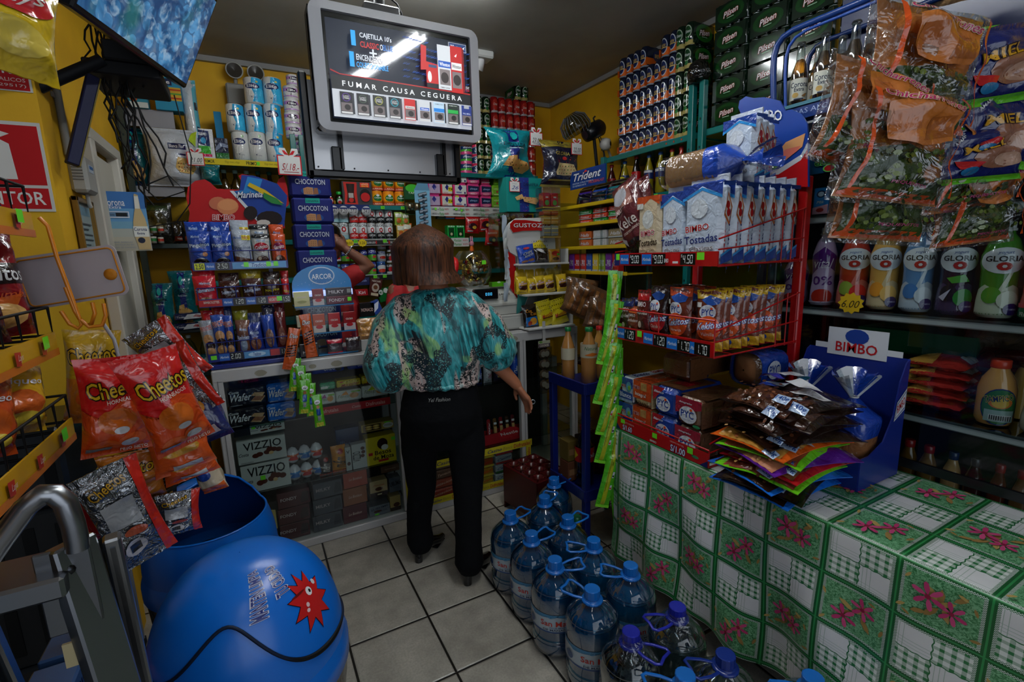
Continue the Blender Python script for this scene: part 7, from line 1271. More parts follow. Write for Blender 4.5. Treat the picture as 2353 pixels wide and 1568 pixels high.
yog(1848, 1898, 530, '#a890b0', [('p', [(.1, .4), (.5, .55), (.9, .45), (.9, .65), (.5, .78), (.1, .65)], '#4a1a6a'), ('t', 'vital', .5, .56, .55, .13, '#c8c0d0', 'i'), ('t', '0%', .5, .33, .6, .12, '#4a1a6a', 'b'), ('e', .5, .12, .3, .1, '#a8281c'), ('r', 0, .0, 1, .05, '#c0b0c4')], '#e0e0e0', 'lilac and purple yogurt bottle just right of the red rack post')
yog(1906, 1972, 528, '#a8321c', YG(0, '#c86a5a', '#8aa03a', '#c8281c'), '#c8c8c8', 'red strawberry yogurt bottle with a gold price star below')
yog(1976, 2042, 524, '#c8964a', YG(0, '#c8b088', '#d88a2a', '#d8a85a'), '#c8c8c8', 'golden peach yogurt bottle')
yog(2050, 2122, 522, '#4a7aa8', YG(0, '#a8b4c0', '#2a6aa8', '#b8c0c8'), '#c8c8c8', 'pale blue and white yogurt bottle')
yog(2132, 2214, 520, '#1c1024', YG(0, '#3a2a4a', '#14101c', '#2a7a2a')+[('p', [(.3, .42), (.6, .46), (.7, .38), (.4, .36)], '#3a8a2a'), ('p', [(.2, .2), (.4, .3), (.3, .16)], '#b0a8b8')], '#c8c8c8', 'dark purple elderberry yogurt bottle')
yog(2222, 2318, 518, '#3a7a24', YG(0, '#b8c0a8', '#4a8a2a', '#c0c4b0'), '#c8c8c8', 'green custard apple yogurt bottle')
yog(2326, 2410, 540, '#b83a3a', [('e', .3, .6, .3, .12, '#a81c1c'), ('t', 'L', .2, .62, .15, .1, '#d8d8d8', 'b'), ('r', 0, 0, 1, .15, '#1c6a3a'), ('t', 'PROBIOTICO', .4, .07, .6, .06, '#c8d8c8'), ('r', 0, .15, 1, .2, '#c84a4a'), ('e', .35, .35, .2, .12, '#c8c8c8')], '#c8c8c8', 'pink and green yogurt bottle cut by the right edge of the photo')
g=M();g.prism([(.045*(1 if i%2 else.8)*cos(pi*i/11), .04*(1 if i%2 else.8)*sin(pi*i/11)) for i in range(22)], -.001, .001, ('#b89a1c', 'g'));g.art(lambda u, v, k=0:(.08*(u-.5), -.001-k, .06*(v-.5)), [('t', '6.00', .5, .45, .75, .45, '#2a2208', 'i')])
p=W(1955, 697, 'x', FX-.004);put('price_star', g, p, 'gold star price card reading 6.00 under the red yogurt', 'price card', None, -pi/2)
for i, px_ in enumerate((2153, 2249)):
 p=W(px_, 540, 'x', FX-.002);g=M();g.prism([(-.01, 0), (-.01, .02), (.01, .02), (.01, 0), (.017, 0), (0, -.02), (-.017, 0)], -.001, .001, '#c8b41c');put('arrow_sticker', g, p, 'yellow arrow sticker on the glass, above the %s yogurt'%('purple', 'green')[i], 'sticker', None, -pi/2)
def fbox(nm, x0, x1, yt, z, col, art, lb, cat='carton', d=.07, bag=False, dx=.05, **kw):
 X0=FX+dx;w=abs(solvex(x0, X0, z)-solvex(x1, X0, z));y=(solvex(x0, X0, z)+solvex(x1, X0, z))/2;h=W((x0+x1)/2, yt, 'x', X0).z-z
 m_=bagm(w, h, d, col, art, 'f', **kw) if bag else boxm(w, h, d, col, art, k='g', b=.003)
 return put(nm, m_, (X0+d/2, y, z+.001), lb, cat, None, -pi/2)
fbox('milk_carton', 1866, 1901, 432, zA, '#1a6aa8', [('e', .5, .75, .3, .14, '#14284a'), ('e', .5, .75, .2, .09, '#a8b8c8'), ('p', [(0, 0), (1, 0), (1, .35), (0, .25)], '#b88a9a'), ('t', 'Mik', .5, .45, .5, .1, '#c8c0a0', 'i'), ('e', .5, .15, .25, .08, '#8a1c1c')], 'blue and pink milk carton on the upper fridge shelf')
fbox('juice_carton', 1906, 1950, 402, zA, '#14140f', [('r', 0, .5, 1, 1, '#a8b0a0'), ('e', .5, .85, .36, .11, '#c8b83a'), ('e', .35, .62, .25, .12, '#7a2418'), ('p', [(0, .42), (.5, .36), (1, .5), (1, .56), (0, .52)], '#6aa02a'), ('t', 'Frugos', .42, .28, .7, .08, '#d0d0c8', 'b'), ('t', 'Valle', .6, .2, .4, .05, '#d0d0c8'), ('r', .2, .04, .75, .08, '#b8603a')], 'black and white fruit juice carton lettered Frugos')
for i in range(4):fbox('juice_bag', 1955+i*46, 1990+i*46, 415, zA, ['#c8a03a', '#a8b0a0', '#b8903a', '#a8281c'][i], [('e', .5, .5, .3, .2, '#8a5a1c')], '%s drink pouch on the upper fridge shelf behind the hanging snacks'%['yellow', 'grey', 'amber', 'red'][i], 'pouch', bag=True, seed=i)
for i in range(5):
 z=zC+i*.034;m_=bagm(.17, .2, .045, '#a82a24', [('r', 0, 0, .45, 1, '#b8863a'), ('p', [(.1, .2), (.4, .3), (.4, .8), (.15, .7)], '#c89a4a'), ('r', .8, .3, .98, .7, '#b8b8b4')], 'f', seed=i+3, wr=1.3)
 m_.v=[(a, c_-.1, -b_) for a, b_, c_ in m_.v];o=put('sausage_pack', m_, (FX+.17, solvex(2140, FX+.1, zC), z+.024), 'flat red sausage pack, %s from the bottom of the stack in the fridge'%ORD[i], 'sausage pack', 'sausage packs in the fridge', -pi/2+rad(6*(i%2)))
for i in range(4):
 z=zC+i*.04;m_=boxm(.07, .036, .1, '#b8923a', [('r', .1, .2, .9, .5, '#1c2c6a')], k='f', b=.01);put('cheese_pack', m_, (FX+.15, solvex(2082, FX+.1, zC), z+.001), 'small yellow pack, %s from the bottom beside the blue box'%ORD[i], 'cheese pack', 'small yellow packs in the fridge', -pi/2)
def jug(x0, x1, yt, z, col, capc, lb, art, dx=.06):
 X0=FX+dx;r=abs(solvex(x0, X0, z)-solvex(x1, X0, z))/2;y=(solvex(x0, X0, z)+solvex(x1, X0, z))/2;h=W((x0+x1)/2, yt, 'x', X0).z-z
 t=empty('juice_bottle', (X0+r, y, z+.001), -pi/2+rad(30), lb, 'bottle');g=M();g.lathe([(r*.85, 0), (r, .015), (r, h*.55), (r*.85, h*.7), (r*.5, h*.84), (r*.45, h*.9)], (col, 'x'), 28)
 if art:g.art(lambda u, v, q=0:((r+q)*sin((u-.5)*2.4), -(r+q)*cos((u-.5)*2.4), h*.6*v), art, 1, 'x', .0006, .06)
 g.build('bottle_body', t);g=M();g.lathe([(r*.5, h*.87), (r*.53, h*.88), (r*.53, h*.99), (r*.45, h)], (capc, 'g'), 20);g.build('cap', t)
TPA=[('e', .5, .5, .42, .48, '#1c2c6a', 20), ('e', .5, .5, .39, .45, '#2f6a3a', 20), ('e', .5, .62, .26, .16, '#c86a2a'), ('e', .5, .6, .18, .12, '#c8a03a'), ('t', 'TAMPICO', .46, .72, .6, .16, '#1c2450', 'b', 12, '#c8c04a'), ('r', .2, .12, .8, .42, '#8aa09a'), ('r', .3, .16, .75, .3, '#c8c8c8')]+[('r', .32+.04*i, .17, .34+.04*i, .29, '#1a1a1a') for i in range(10)]
jug(2222, 2312, 828, zC, '#c8904a', '#c83a1c', 'orange juice jug with green oval TAMPICO label', TPA)
jug(2306, 2350, 822, zC, '#c8a04a', '#c83a1c', 'orange capped juice jug behind the labelled one', [], .2)
yog(2328, 2420, 815, '#b8b09a', [('e', .5, .6, .4, .14, '#c4c8cc', 20), ('r', .2, .2, .7, .3, '#1c3a8a')], '#c8c8c8', 'cream yogurt bottle on the lower fridge shelf at the right edge', zC)
for i in range(6):
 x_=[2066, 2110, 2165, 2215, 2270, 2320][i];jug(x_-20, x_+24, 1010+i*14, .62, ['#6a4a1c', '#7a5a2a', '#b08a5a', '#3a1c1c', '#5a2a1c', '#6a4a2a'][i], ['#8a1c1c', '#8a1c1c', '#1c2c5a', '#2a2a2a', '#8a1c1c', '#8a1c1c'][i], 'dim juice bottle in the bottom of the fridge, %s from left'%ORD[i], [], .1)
g=M();g.box((0, 0, 0), (.36, .2, .012), ('#145a38', 'g'));
for q in(-1, 1):g.box((0, q*.1, .04), (.36, .01, .08), ('#145a38', 'g'));g.box((q*.18, 0, .04), (.01, .2, .08), ('#145a38', 'g'))
put('plastic_basket', g, (FX+.3, .84, zC+.17), 'dark green plastic basket in the fridge above the sausage packs', 'basket', None, -pi/2)
m_=bagm(.4, .17, .12, '#8ab0c0', [('t', 'BOLSA', .3, .7, .4, .2, '#2a6aa8', 'b'), ('t', '30', .75, .75, .2, .15, '#2a6aa8', 'b')], 'f', seed=31, wr=2);put('plastic_bag', m_, (FX+.35, .5, zC+.14), 'pale blue printed plastic bag in the fridge', 'bag', None, -pi/2)
m_=bagm(.34, .2, .1, '#5a4a3a', [('p', [(.1, .2), (.8, .1), (.9, .6), (.2, .5)], '#5a1418')], 'f', seed=33, wr=2);put('meat_bag', m_, (FX+.25, .55, zC+.12), 'dark bag of red meat lying in the fridge above the sausages', 'bag', None, -pi/2)
# ---------------- beer display on top
zc=fz(1850, 235);bd=empty('beer_display', (FX+.0, .6, zH1), 0, 'blue arched beer display tray on top of the refrigerator', 'display');
y0, y1=FY1-.03, .3
g=M();g.box((.1, (y0+y1)/2-.6, zc-zH1-.006), (.24, y0-y1, .012), '#3a6a7a');g.box((.1, (y0+y1)/2-.6, (zc-zH1)/2-.01), (.2, y0-y1-.04, zc-zH1-.02), '#10204a');g.build('shelf', bd)
vh=zc-zH1;g=M();g.box((-.012, (y0+y1)/2-.6, vh-.03), (.004, y0-y1, .06), ('#142c66', 'g'));g.art(lambda u, v, k=0:(-.0145-k, y0-.6-(y0-y1)*u, vh-.06+.06*v), [('t', 'BEBIDAS ALCOHOLICAS EN EXCESO ES DANINO', .38, .45, .72, .3, '#8a9ac0', '')], 6, 'g');g.build('warning_strip', bd)
arch=[W(1778, 250, 'x', FX).z]
def AP(x, y):p=W(x, y, 'x', FX-.01);return V((p.x-FX, p.y-.6, p.z-zH1))
g=M();pts=[AP(1778, 245), AP(1777, 170), AP(1779, 130), AP(1786, 105), AP(1800, 85), AP(1825, 68), AP(1880, 45), AP(1960, 12), AP(2060, -30), AP(2200, -90)]
g.tube(pts, .012, ('#12306a', 'g'), 8);off=V((0, -.05, -.02));g.tube([p+off for p in pts], .006, ('#1c3f8a', 'g'), 8);g.tube([p+V((.22, 0, 0)) for p in pts], .01, ('#0f2450', 'g'), 8);g.build('arch_frame', bd)
g=M();g.box((.235, (y0+y1)/2-.6, vh+.2), (.006, y0-y1-.2, .4), ('#101c44', 'g'));g.build('back_board', bd)
def beer(px_, yt, yb, dx, lb, s=1.):
 X0=FX+dx;z=zc;y=solvex(px_, X0, z);h=.235*s;r=.0305
 t=empty('beer_bottle', (X0, y, z+.001), -pi/2+rad(35), lb, 'bottle', 'clear beer bottles on the fridge')
 g=M();g.lathe([(r*.85, 0), (r, .01), (r, h*.5), (r*.8, h*.62), (r*.5, h*.74), (r*.42, h*.95)], ('#e0e8e4', 'w'), 22, cap=False);g.lathe([(r*.4, h*.95), (r*.46, h*.955), (r*.46, h*.98)], ('#e0e8e4', 'w'), 22, cap=False);g.build('bottle_glass', t)
 g=M();g.lathe([(r*.8, .006), (r*.92, .016), (r*.92, h*.5), (r*.72, h*.62), (r*.42, h*.74), (.0001, h*.742)], ('#c89a1c', 't'), 22);g.build('beer', t)
 g=M();S=lambda u, v, q=0:((r*1.02+q)*sin((u-.5)*2.6), -(r*1.02+q)*cos((u-.5)*2.6), h*(.1+.33*v));g.grid(lambda u, v:S(u, v), 12, 2, '#b8b8ac')
 g.art(S, [('t', 'Corona', .5, .72, .8, .26, '#14203a', 'b'), ('t', 'Extra', .5, .48, .42, .18, '#14203a', 'b'), ('e', .35, .22, .14, .12, '#a8884a'), ('r', .3, .0, .7, .06, '#14203a'), ('p', [(.6, .15), (.75, .1), (.85, .3), (.72, .25)], '#7a5a34')], 1, 'g', .0005, .1);g.build('paper_label', t)
 g=M();n=42;vs=[(.0155*(1+.06*(i%2))*cos(pi*i/21), .0155*(1+.06*(i%2))*sin(pi*i/21), h*.975) for i in range(n)]+[(.013*cos(pi*i/21), .013*sin(pi*i/21), h*1.005) for i in range(n)]
 g.add(vs, [(i, (i+1)%n, n+(i+1)%n, n+i) for i in range(n)]+[tuple(range(n, 2*n))], ('#9aa0a4', 'm'));g.build('crown_cap', t)
for i, (x, dx) in enumerate([(1832, .05), (1886, .05), (1955, .05), (2022, .05)]):beer(x, 0, 0, dx, 'clear beer bottle in the front row, %s from left on the fridge'%ORD[i])
for i, (x, dx) in enumerate([(1872, .14), (1925, .14), (1988, .14), (2045, .14)]):beer(x, 0, 0, dx, 'clear beer bottle in the back row, %s from left on the fridge'%ORD[i])
m_=bagm(.5, .2, .2, '#8a6a48', [], 'f', seed=44, wr=1.5);m_.v=[(a*1.4, b_, c_) for a, b_, c_ in m_.v];put('bread_sack', m_, (FX+.34, .75, zc+.19), 'brown paper sacks piled above the beer display', 'sack', None, -pi/2)
# ---------------- hanging corn snack bags (near the camera, right)
def hang(px_, py_, w, h, Y, base, art, lb, grp, rot, seed, clear=False, tilt=0, cat='snack bag'):
 p=W(px_, py_, 'y', Y);m_=bagm(w, h, .06, base, art, 'f', seed=seed, wr=1.6, flare=.1, nu=16, nv=18)
 m_.v=[(a, b_, c_-h) for a, b_, c_ in m_.v]
 t=empty('snack_bag', p, 0, lb, cat, grp);t.rotation_euler=(rad(tilt), rad(rot), rad(-20));m_.build('printed_bag', t)
 if clear:
  c_=bagm(w*1.12, h*1.08, .075, '#e8ecec', [], 'v', seed=seed+1, wr=2.2);c_.v=[(a, b_, q-h*1.04) for a, b_, q in c_.v];c_.build('clear_overwrap', t)
 return t
rr=random.Random(31)
CHI=[('r', .02, .02, .98, .09, '#c84a14'), ('p', [(.02, .05), (.98, .05), (.98, .5), (.75, .46), (.5, .5), (.02, .42)], '#3a4a1c')]+[('e', .06+.88*rr.random(), .1+.36*rr.random(), .035, .025, rr.choice(['#5a6a28', '#2a3414', '#6a7a34', '#4a5a20']), 6) for _ in range(60)]+[('p', [(.2, .5), (.5, .46), (.8, .52), (.86, .8), (.5, .9), (.18, .82)], '#b86a2c'), ('p', [(.5, .5), (.8, .56), (.8, .74), (.55, .7)], '#9a5420'), ('p', [(.2, .55), (.45, .6), (.42, .78), (.22, .74)], '#a85c24'), ('p', [(0, .06), (.03, .06), (.12, .92), (.08, .95)], '#c84a14'), ('p', [(.97, .06), (1, .06), (.92, .95), (.88, .92)], '#c84a14'), ('t', 'Chicharrones', .5, .86, .7, .07, '#a82a5a', 'bi', -8, '#c8a890'), ('t', 'PEQUENITOS', .5, .13, .4, .03, '#a83a6a', 'b')]
HY=.6
hs_=[(2140, 25, .31, .3, 0, 8), (2030, 160, .27, .26, .03, 14), (2215, 130, .25, .27, .05, -4), (2080, 210, .3, .28, -.01, 6), (2225, 250, .28, .3, .0, -6), (2050, 300, .28, .3, .03, 4), (2150, 330, .26, .25, .06, 2), (2240, 370, .28, .26, .0, -5)]
for i, (x, y, w, h, dy, r_) in enumerate(hs_):hang(x, y, w*.92, h*.85, HY+dy, '#b0682e', CHI, 'clear wrapped orange and green corn snack bag, %s in the hanging bunch'%['topmost', 'second, at the left', 'third, at the right', 'fourth, middle left', 'fifth, middle right', 'sixth, lower left', 'lowest', 'lower right'][i], 'hanging corn snack bags', r_, 60+i, True)
MI=[('r', 0, .0, 1, .1, '#5ab01c'), ('e', .6, .42, .32, .2, '#8a5a44'), ('e', .7, .36, .2, .12, '#b08a74'), ('t', 'MIEL', .42, .62, .5, .13, '#c8921c', 'b', 8, '#2a1408'), ('p', [(.1, .4), (.4, .34), (.3, .2), (.12, .25)], '#b8141c'), ('t', 'AMARANTO', .2, .85, .3, .05, '#c8c8c8', 'b', 40), ('p', [(.0, .9), (.5, 1), (.1, 1)], '#5ab01c'), ('e', .25, .2, .12, .07, '#1c6a9a')]
for i, (x, y, w, h, dy, r_) in enumerate([(2290, 60, .24, .22, -.05, -8), (2330, 130, .26, .24, -.02, -12), (2310, 215, .24, .22, -.06, 4), (2255, 290, .26, .17, -.04, -4)]):hang(x, y, w, h*.8, HY+dy, '#141c58', MI, 'dark blue honey cereal bag, %s in the hanging bunch'%['topmost', 'second', 'third', 'lowest, with green bottom edge'][i], 'hanging blue cereal bags', r_, 80+i)
g=M();p0=W(2150, 25, 'y', HY+.03);g.tube([(p0.x, p0.y+.05, CZ-.001), (p0.x+.01, p0.y+.05, 2.5), (p0.x, p0.y+.06, 2.0), (p0.x-.02, p0.y+.06, 1.65)], .004, '#8a8a88', 6);put('hanging_cord', g, (0, 0, 0), 'grey cord carrying the hanging snack bags from the ceiling', 'cord')
# ---------------- water bottles
def watb(x, y, rot, lb, clear=False, h0=.36, capc=None, wrap=False, label=True):
 t=empty('water_bottle', (x, y, .001), rot, lb, 'water bottle', 'large water bottles on the floor');r=.096
 pr=[(r*.75, 0), (r*.95, .015), (r*.98, .05), (r*.9, .09), (r*.86, .13), (r*.93, .155), (r, .17), (r, .235), (r*.99, .25), (r*.85, .285), (r*.55, .312), (.028, .33), (.024, .34)]
 wc=('#8cc8dc', 'w') if not clear else('#c4cfd2', 'w')
 g=M();g.lathe(pr, wc, 32, cap=False);g.lathe([(.0001, .012), (r*.75, 0)], wc, 32, cap=False)
 for z in(.06, .075, .26, .272):g.lathe([(r*1.0*(1 if z<.2 else.96)*.96, z-.003), (r*.985*(1 if z<.2 else.955), z), (r*.96*(1 if z<.2 else.95), z+.003)], wc, 32, cap=False)
 g.build('bottle_body', t)
 g=M();g.lathe([(.0001, .008), (r*.72, .01), (r*.9, .02), (r*.93, .05), (r*.85, .09), (r*.82, .13), (r*.95, .17), (r*.95, .25), (r*.5, .3), (.0001, .302)], ('#7ab8d0', 'q') if not clear else('#b8c4c6', 't'), 28);g.build('water', t)
 if label:
  lz=.125
  g=M();S=lambda u, v, q=0:((r*1.006+q)*sin((u-.5)*3.6), -(r*1.006+q)*cos((u-.5)*3.6), lz+.075*v-.002);g.grid(lambda u, v:S(u, v), 22, 2, ('#a8b4bc', 'g'))
  g.art(S, [('p', [(0, .8), (.1, .95), (.2, .75), (.3, .98), (.4, .8), (.5, 1), (.6, .78), (.75, .96), (.85, .8), (1, .95), (1, 1), (0, 1)], '#3a7aa0'), ('r', 0, 0, 1, .08, '#2a4a7a'), ('t', 'San Mateo', .5, .52, .42, .3, '#b82a1c', 'b'), ('t', 'AGUA MINERAL', .5, .3, .22, .07, '#3a5a8a'), ('t', 'DE MANANTIAL', .5, .18, .36, .1, '#1c2c4a', 'b'), ('e', .15, .4, .05, .2, '#2a4a7a')], 1, 'g', .0005, .06);g.build('label_band', t)
 c_=capc or '#1565b8'
 g=M();n=30;P_=[]
 for z, q in((.335, .0255), (.338, .027), (.368, .027), (.37, .0245)):
  P_+=[(q*(1+(.035 if i%2 else 0))*cos(2*pi*i/n), q*(1+(.035 if i%2 else 0))*sin(2*pi*i/n), z) for i in range(n)]
 g.add(P_, [(k*n+i, k*n+(i+1)%n, (k+1)*n+(i+1)%n, (k+1)*n+i) for k in range(3) for i in range(n)]+[tuple(range(3*n, 4*n))], (c_, 'g'));g.lathe([(.026, .318), (.03, .322), (.03, .333), (.026, .335)], (c_, 'g'), 24);g.build('cap', t)
 g=M();a0=[(.03, -.018), (.06, -.03), (.1, -.036), (.112, -.028), (.108, .0), (.112, .028), (.1, .036), (.06, .03), (.03, .018)]
 g.tube([(x_, y_, .326+.012*(x_/.11)) for x_, y_ in a0], .0055, (c_, 'g'), 8, False, .7);g.lathe([(.029, .32), (.038, .323), (.038, .329), (.029, .331)], (c_, 'g'), 24)
 for i in range(14):a=2*pi*i/14;g.box((.036*cos(a), .036*sin(a), .3235), (.004, .004, .01), '#0c3a6a')
 g.build('handle', t)
 if wrap:
  g=M();g.grid(lambda u, v:((r*.72*(1-v)**.7+.03)*cos(2*pi*u)*(1+.04*sin(u*40)), (r*.72*(1-v)**.7+.03)*sin(2*pi*u)*(1+.04*sin(u*44+1)), .2+.15*v+.0), 40, 8, ('#dde4e6', 'v'));g.grid(lambda u, v:(r*1.025*cos(2*pi*u), r*1.025*sin(2*pi*u), .02+.18*v), 32, 3, ('#dde4e6', 'v'));g.build('shrink_wrap', t)
 return t
for i, (x, y, rot, lb) in enumerate([(.932, 1.81, 20, 'blue water bottle at the far left of the group beside the shoe'), (.93, 1.616, 10, 'blue water bottle second in the left row'), (.918, 1.417, -20, 'blue water bottle third in the left row, label facing forward'), (.939, 1.211, 115, 'blue water bottle nearest with handle raised to the left'), (1.145, 1.852, 40, 'blue water bottle second from back beside the red crate'), (1.29, 1.989, 20, 'blue water bottle farthest back by the blue shelf leg'), (1.136, 1.642, 15, 'blue water bottle in the middle of the right row'), (1.126, 1.443, 150, 'blue water bottle third in the right row'), (1.143, 1.24, 140, 'blue water bottle near the tablecloth with handle to the left')]):
 t=watb(x, y, rad(rot), lb);
 if rot in(115, 150, 140):
  for ch in t.children:
   if ch.name.startswith('label_band'):ch.rotation_euler=(0, 0, -rad(rot)+rad([0, 0, 0, -18, 0, 0, 0, 10, 10][i]))
 else:
  for ch in t.children:
   if ch.name.startswith('label_band'):ch.rotation_euler=(0, 0, -rad(rot)-rad(25))
watb(.923, .995, rad(-70), 'clear plastic wrapped bottle with violet blue cap, left of two', True, capc='#1c2494', wrap=True, label=False)
watb(1.128, .998, rad(170), 'clear plastic wrapped bottle with violet blue cap beside the tablecloth', True, capc='#1c2494', wrap=True, label=False)
watb(1.1, .79, rad(160), 'clear bottle with dark blue printed cap at the bottom right', True, capc='#0f2a7a', label=False)
watb(.945, .8, rad(150), 'clear bottle with light blue cap at the bottom edge of the photo', True, label=False)
watb(1.24, .62, rad(160), 'bottle with blue cap just showing at the bottom right edge', False, label=False)
# ---------------- red crate
ct=empty('bottle_crate', (1.37, 2.31, 0), rad(8), 'dark red plastic bottle crate on the floor by the counter', 'crate');g=M();cw, cd_, chh=.25, .33, .285
CRM=('#4a0f10', 'g')
for q in(-1, 1):
 g.box((q*(cw/2-.006), 0, chh/2+.02), (.012, cd_, chh-.04), CRM, .004);g.box((0, q*(cd_/2-.006), chh-.09), (cw, .012, .18), CRM, .004)
 g.box((-cw/2+.04, q*(cd_/2-.006), .06), (.08, .012, .12), CRM, .003);g.box((cw/2-.04, q*(cd_/2-.006), .06), (.08, .012, .12), CRM, .003);g.box((0, q*(cd_/2-.006), .012), (cw, .012, .024), CRM, .003)
g.build('shell', ct)
for i in range(3):
 for j in range(4):
  g=M();g.lathe([(.026, chh-.06), (.026, chh+.002), (.036, chh+.002)], CRM, 16, (-.074+i*.074, -.115+j*.077, 0), cap=False);g.build('bottle_ring', ct)
g=M()
for i in range(4):g.box((-.11+i*.0735, 0, chh-.005), (.012, cd_-.02, .01), CRM)
for j in range(5):g.box((0, -.152+j*.077, chh-.005), (cw-.02, .012, .01), CRM)
g.build('top_grid', ct)
# ---------------- dark blue stand with juices
bs=empty('metal_stand', (1.58, 2.0, 0), 0, 'dark blue metal stand with juice bottles left of the table', 'stand');BLU=('#0c1a5e', 'g')
for x in(-.2, .17):
 for y in(-.17, .12):g=M();g.box((x, y, .45), (.035, .035, .9), BLU, .004);g.build('leg', bs)
for z in(.86, .3):g=M();g.box((-.015, -.025, z), (.4, .32, .02), BLU, .003);g.box((-.015, -.185, z+.02), (.4, .012, .06), BLU, .003);g.box((-.215, -.025, z+.02), (.012, .32, .06), BLU, .003);g.build('shelf', bs)
soda(1.93, 1.475, .872, None, '#a8743a', '#b8b098', '#12703a', 'peach coloured juice bottle with green cap on the blue stand', [('t', 'Naturale', .5, .7, .6, .25, '#2a6a3a', 'i'), ('p', [(.2, .2), (.5, .4), (.8, .25), (.5, .12)], '#c86a1c')], .29, .043, 'juice_bottle', 'x', rad(-15), (.48, .72))
soda(2.05, 1.43, .872, None, '#a8743a', '#b8b098', '#12703a', 'juice bottle with green cap behind the front peach one', [], .28, .036, 'juice_bottle', 'x', rad(-15))
soda(1.98, 1.58, .872, None, '#b8843a', '#c8b8a0', '#b81c1c', 'juice bottle with red cap on the blue stand', [], .28, .036, 'juice_bottle', 'x', rad(-15))
soda(1.95, 1.46, .311, None, '#0c0606', '#a81418', '#b01418', 'big dark cola bottle with red and yellow label low in the stand', [('p', [(0, .1), (.2, .5), (0, .9)], '#c8a81c'), ('t', 'Cola', .6, .5, .4, .3, '#c8c8c8', 'i')], .33, .052, 'soda_bottle', 'x', rad(-20), (.42, .66))
soda(1.72, 1.24, .0, None, '#b8921c', '#b85a14', '#125a3a', 'yellow soft drink bottle with orange label on the floor beside the tablecloth', [('r', .35, .3, .65, .8, '#c8a81c')], .3, .045, 'soda_bottle', 'x', rad(-10), (.25, .6))
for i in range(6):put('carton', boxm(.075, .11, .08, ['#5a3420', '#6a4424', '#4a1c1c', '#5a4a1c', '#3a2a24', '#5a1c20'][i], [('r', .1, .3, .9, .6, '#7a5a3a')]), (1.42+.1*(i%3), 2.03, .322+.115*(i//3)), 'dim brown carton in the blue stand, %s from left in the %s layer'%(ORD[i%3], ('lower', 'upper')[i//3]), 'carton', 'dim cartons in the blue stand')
# ---------------- green hanging sachet strips on a clear ribbon
GS=[('r', .3, .05, .62, .95, '#a8b01c'), ('r', .34, .3, .4, .9, '#6a7a10'), ('r', .66, .55, .82, .66, '#c8c8c8'), ('r', .68, .57, .8, .6, '#1a1a1a'), ('r', .66, .34, .82, .42, '#c8c8c8'), ('r', .68, .35, .8, .38, '#b81c1c'), ('r', 0, 0, 1, .05, '#7ad02a'), ('t', 'ENERGY', .5, .8, .3, .03, '#1c5a10', 'b', 90)]
gmh=bagm(.055, .25, .022, '#4fae1c', GS, 'f', seed=5, wr=1.2, nu=8, nv=16).mesh('green_sachet')
g=M();pT, pB=V((1.39, 1.655, 1.47)), V((1.375, 1.66, .38))
nseg=24;g.grid(lambda u, v:(pT.x+(pB.x-pT.x)*v+.03*(u-.5)+.004*sin(v*14), pT.y-.005*sin(v*20), pT.z+(pB.z-pT.z)*v), 2, nseg, ('#d8e8d8', 'v'));g.tube([(1.39, 1.655, 1.46), (1.385, 1.64, 1.49), (1.38, 1.62, 1.5)], .002, '#9a9a9a', 5)
put('clear_ribbon', g, (0, 0, 0), 'long clear plastic ribbon hanging from the red bread rack', 'ribbon')
rr=random.Random(3)
sp=[(0, -.012, 1.42, 4), (1, -.05, 1.3, 12), (2, -.035, 1.2, 8), (3, -.07, 1.12, 14), (4, -.02, 1.04, 4), (5, -.06, .98, 14), (6, -.055, .84, 13), (7, -.01, .9, -3), (8, -.02, .72, 8), (9, -.045, .62, 12), (10, .0, .64, -4), (11, .012, .52, -8), (12, .03, 1.22, -2), (13, .035, 1.08, -3)]
for k, dx, z, tl in sp:o=link('green_sachet', gmh, None, (1.385+dx*.3-.005, 1.63-.006*(k%3), z-.25+.0));x_=tl;o.rotation_euler=(rad(3), rad(tl), rad(-25+5*(k%3)));o.location.x-=.25*sin(rad(tl))*.95;o.scale=(1.15, 1, 1.15);tag(o, 'bright green energy sachet on the clear ribbon, %s from the top'%ORD[k], 'sachet', 'green sachets on the clear ribbon')
# ---------------- people
def remesh(o, vx=.012, it=8, disp=0):
 m=o.modifiers.new('r', 'REMESH');m.mode='VOXEL';m.voxel_size=vx;m.use_smooth_shade=True
 s=o.modifiers.new('s', 'SMOOTH');s.iterations=it;s.factor=.5
 if disp:
  tx=bpy.data.textures.new('folds', 'CLOUDS');tx.noise_scale=.11;d=o.modifiers.new('d', 'DISPLACE');d.texture=tx;d.strength=disp;d.mid_level=.5;d.texture_coords='GLOBAL'
 return o
def ell(g, rings, m, n=28):
 """closed loft of ellipses (cx, cy, z, rx, ry)"""
 vs=[(cx+rx*cos(2*pi*i/n), cy_+ry*sin(2*pi*i/n), z) for cx, cy_, z, rx, ry in rings for i in range(n)];k=len(rings)
 g.add(vs, [(j*n+i, j*n+(i+1)%n, (j+1)*n+(i+1)%n, (j+1)*n+i) for j in range(k-1) for i in range(n)]+[tuple(range(n))[::-1], tuple(range((k-1)*n, k*n))], m, True)
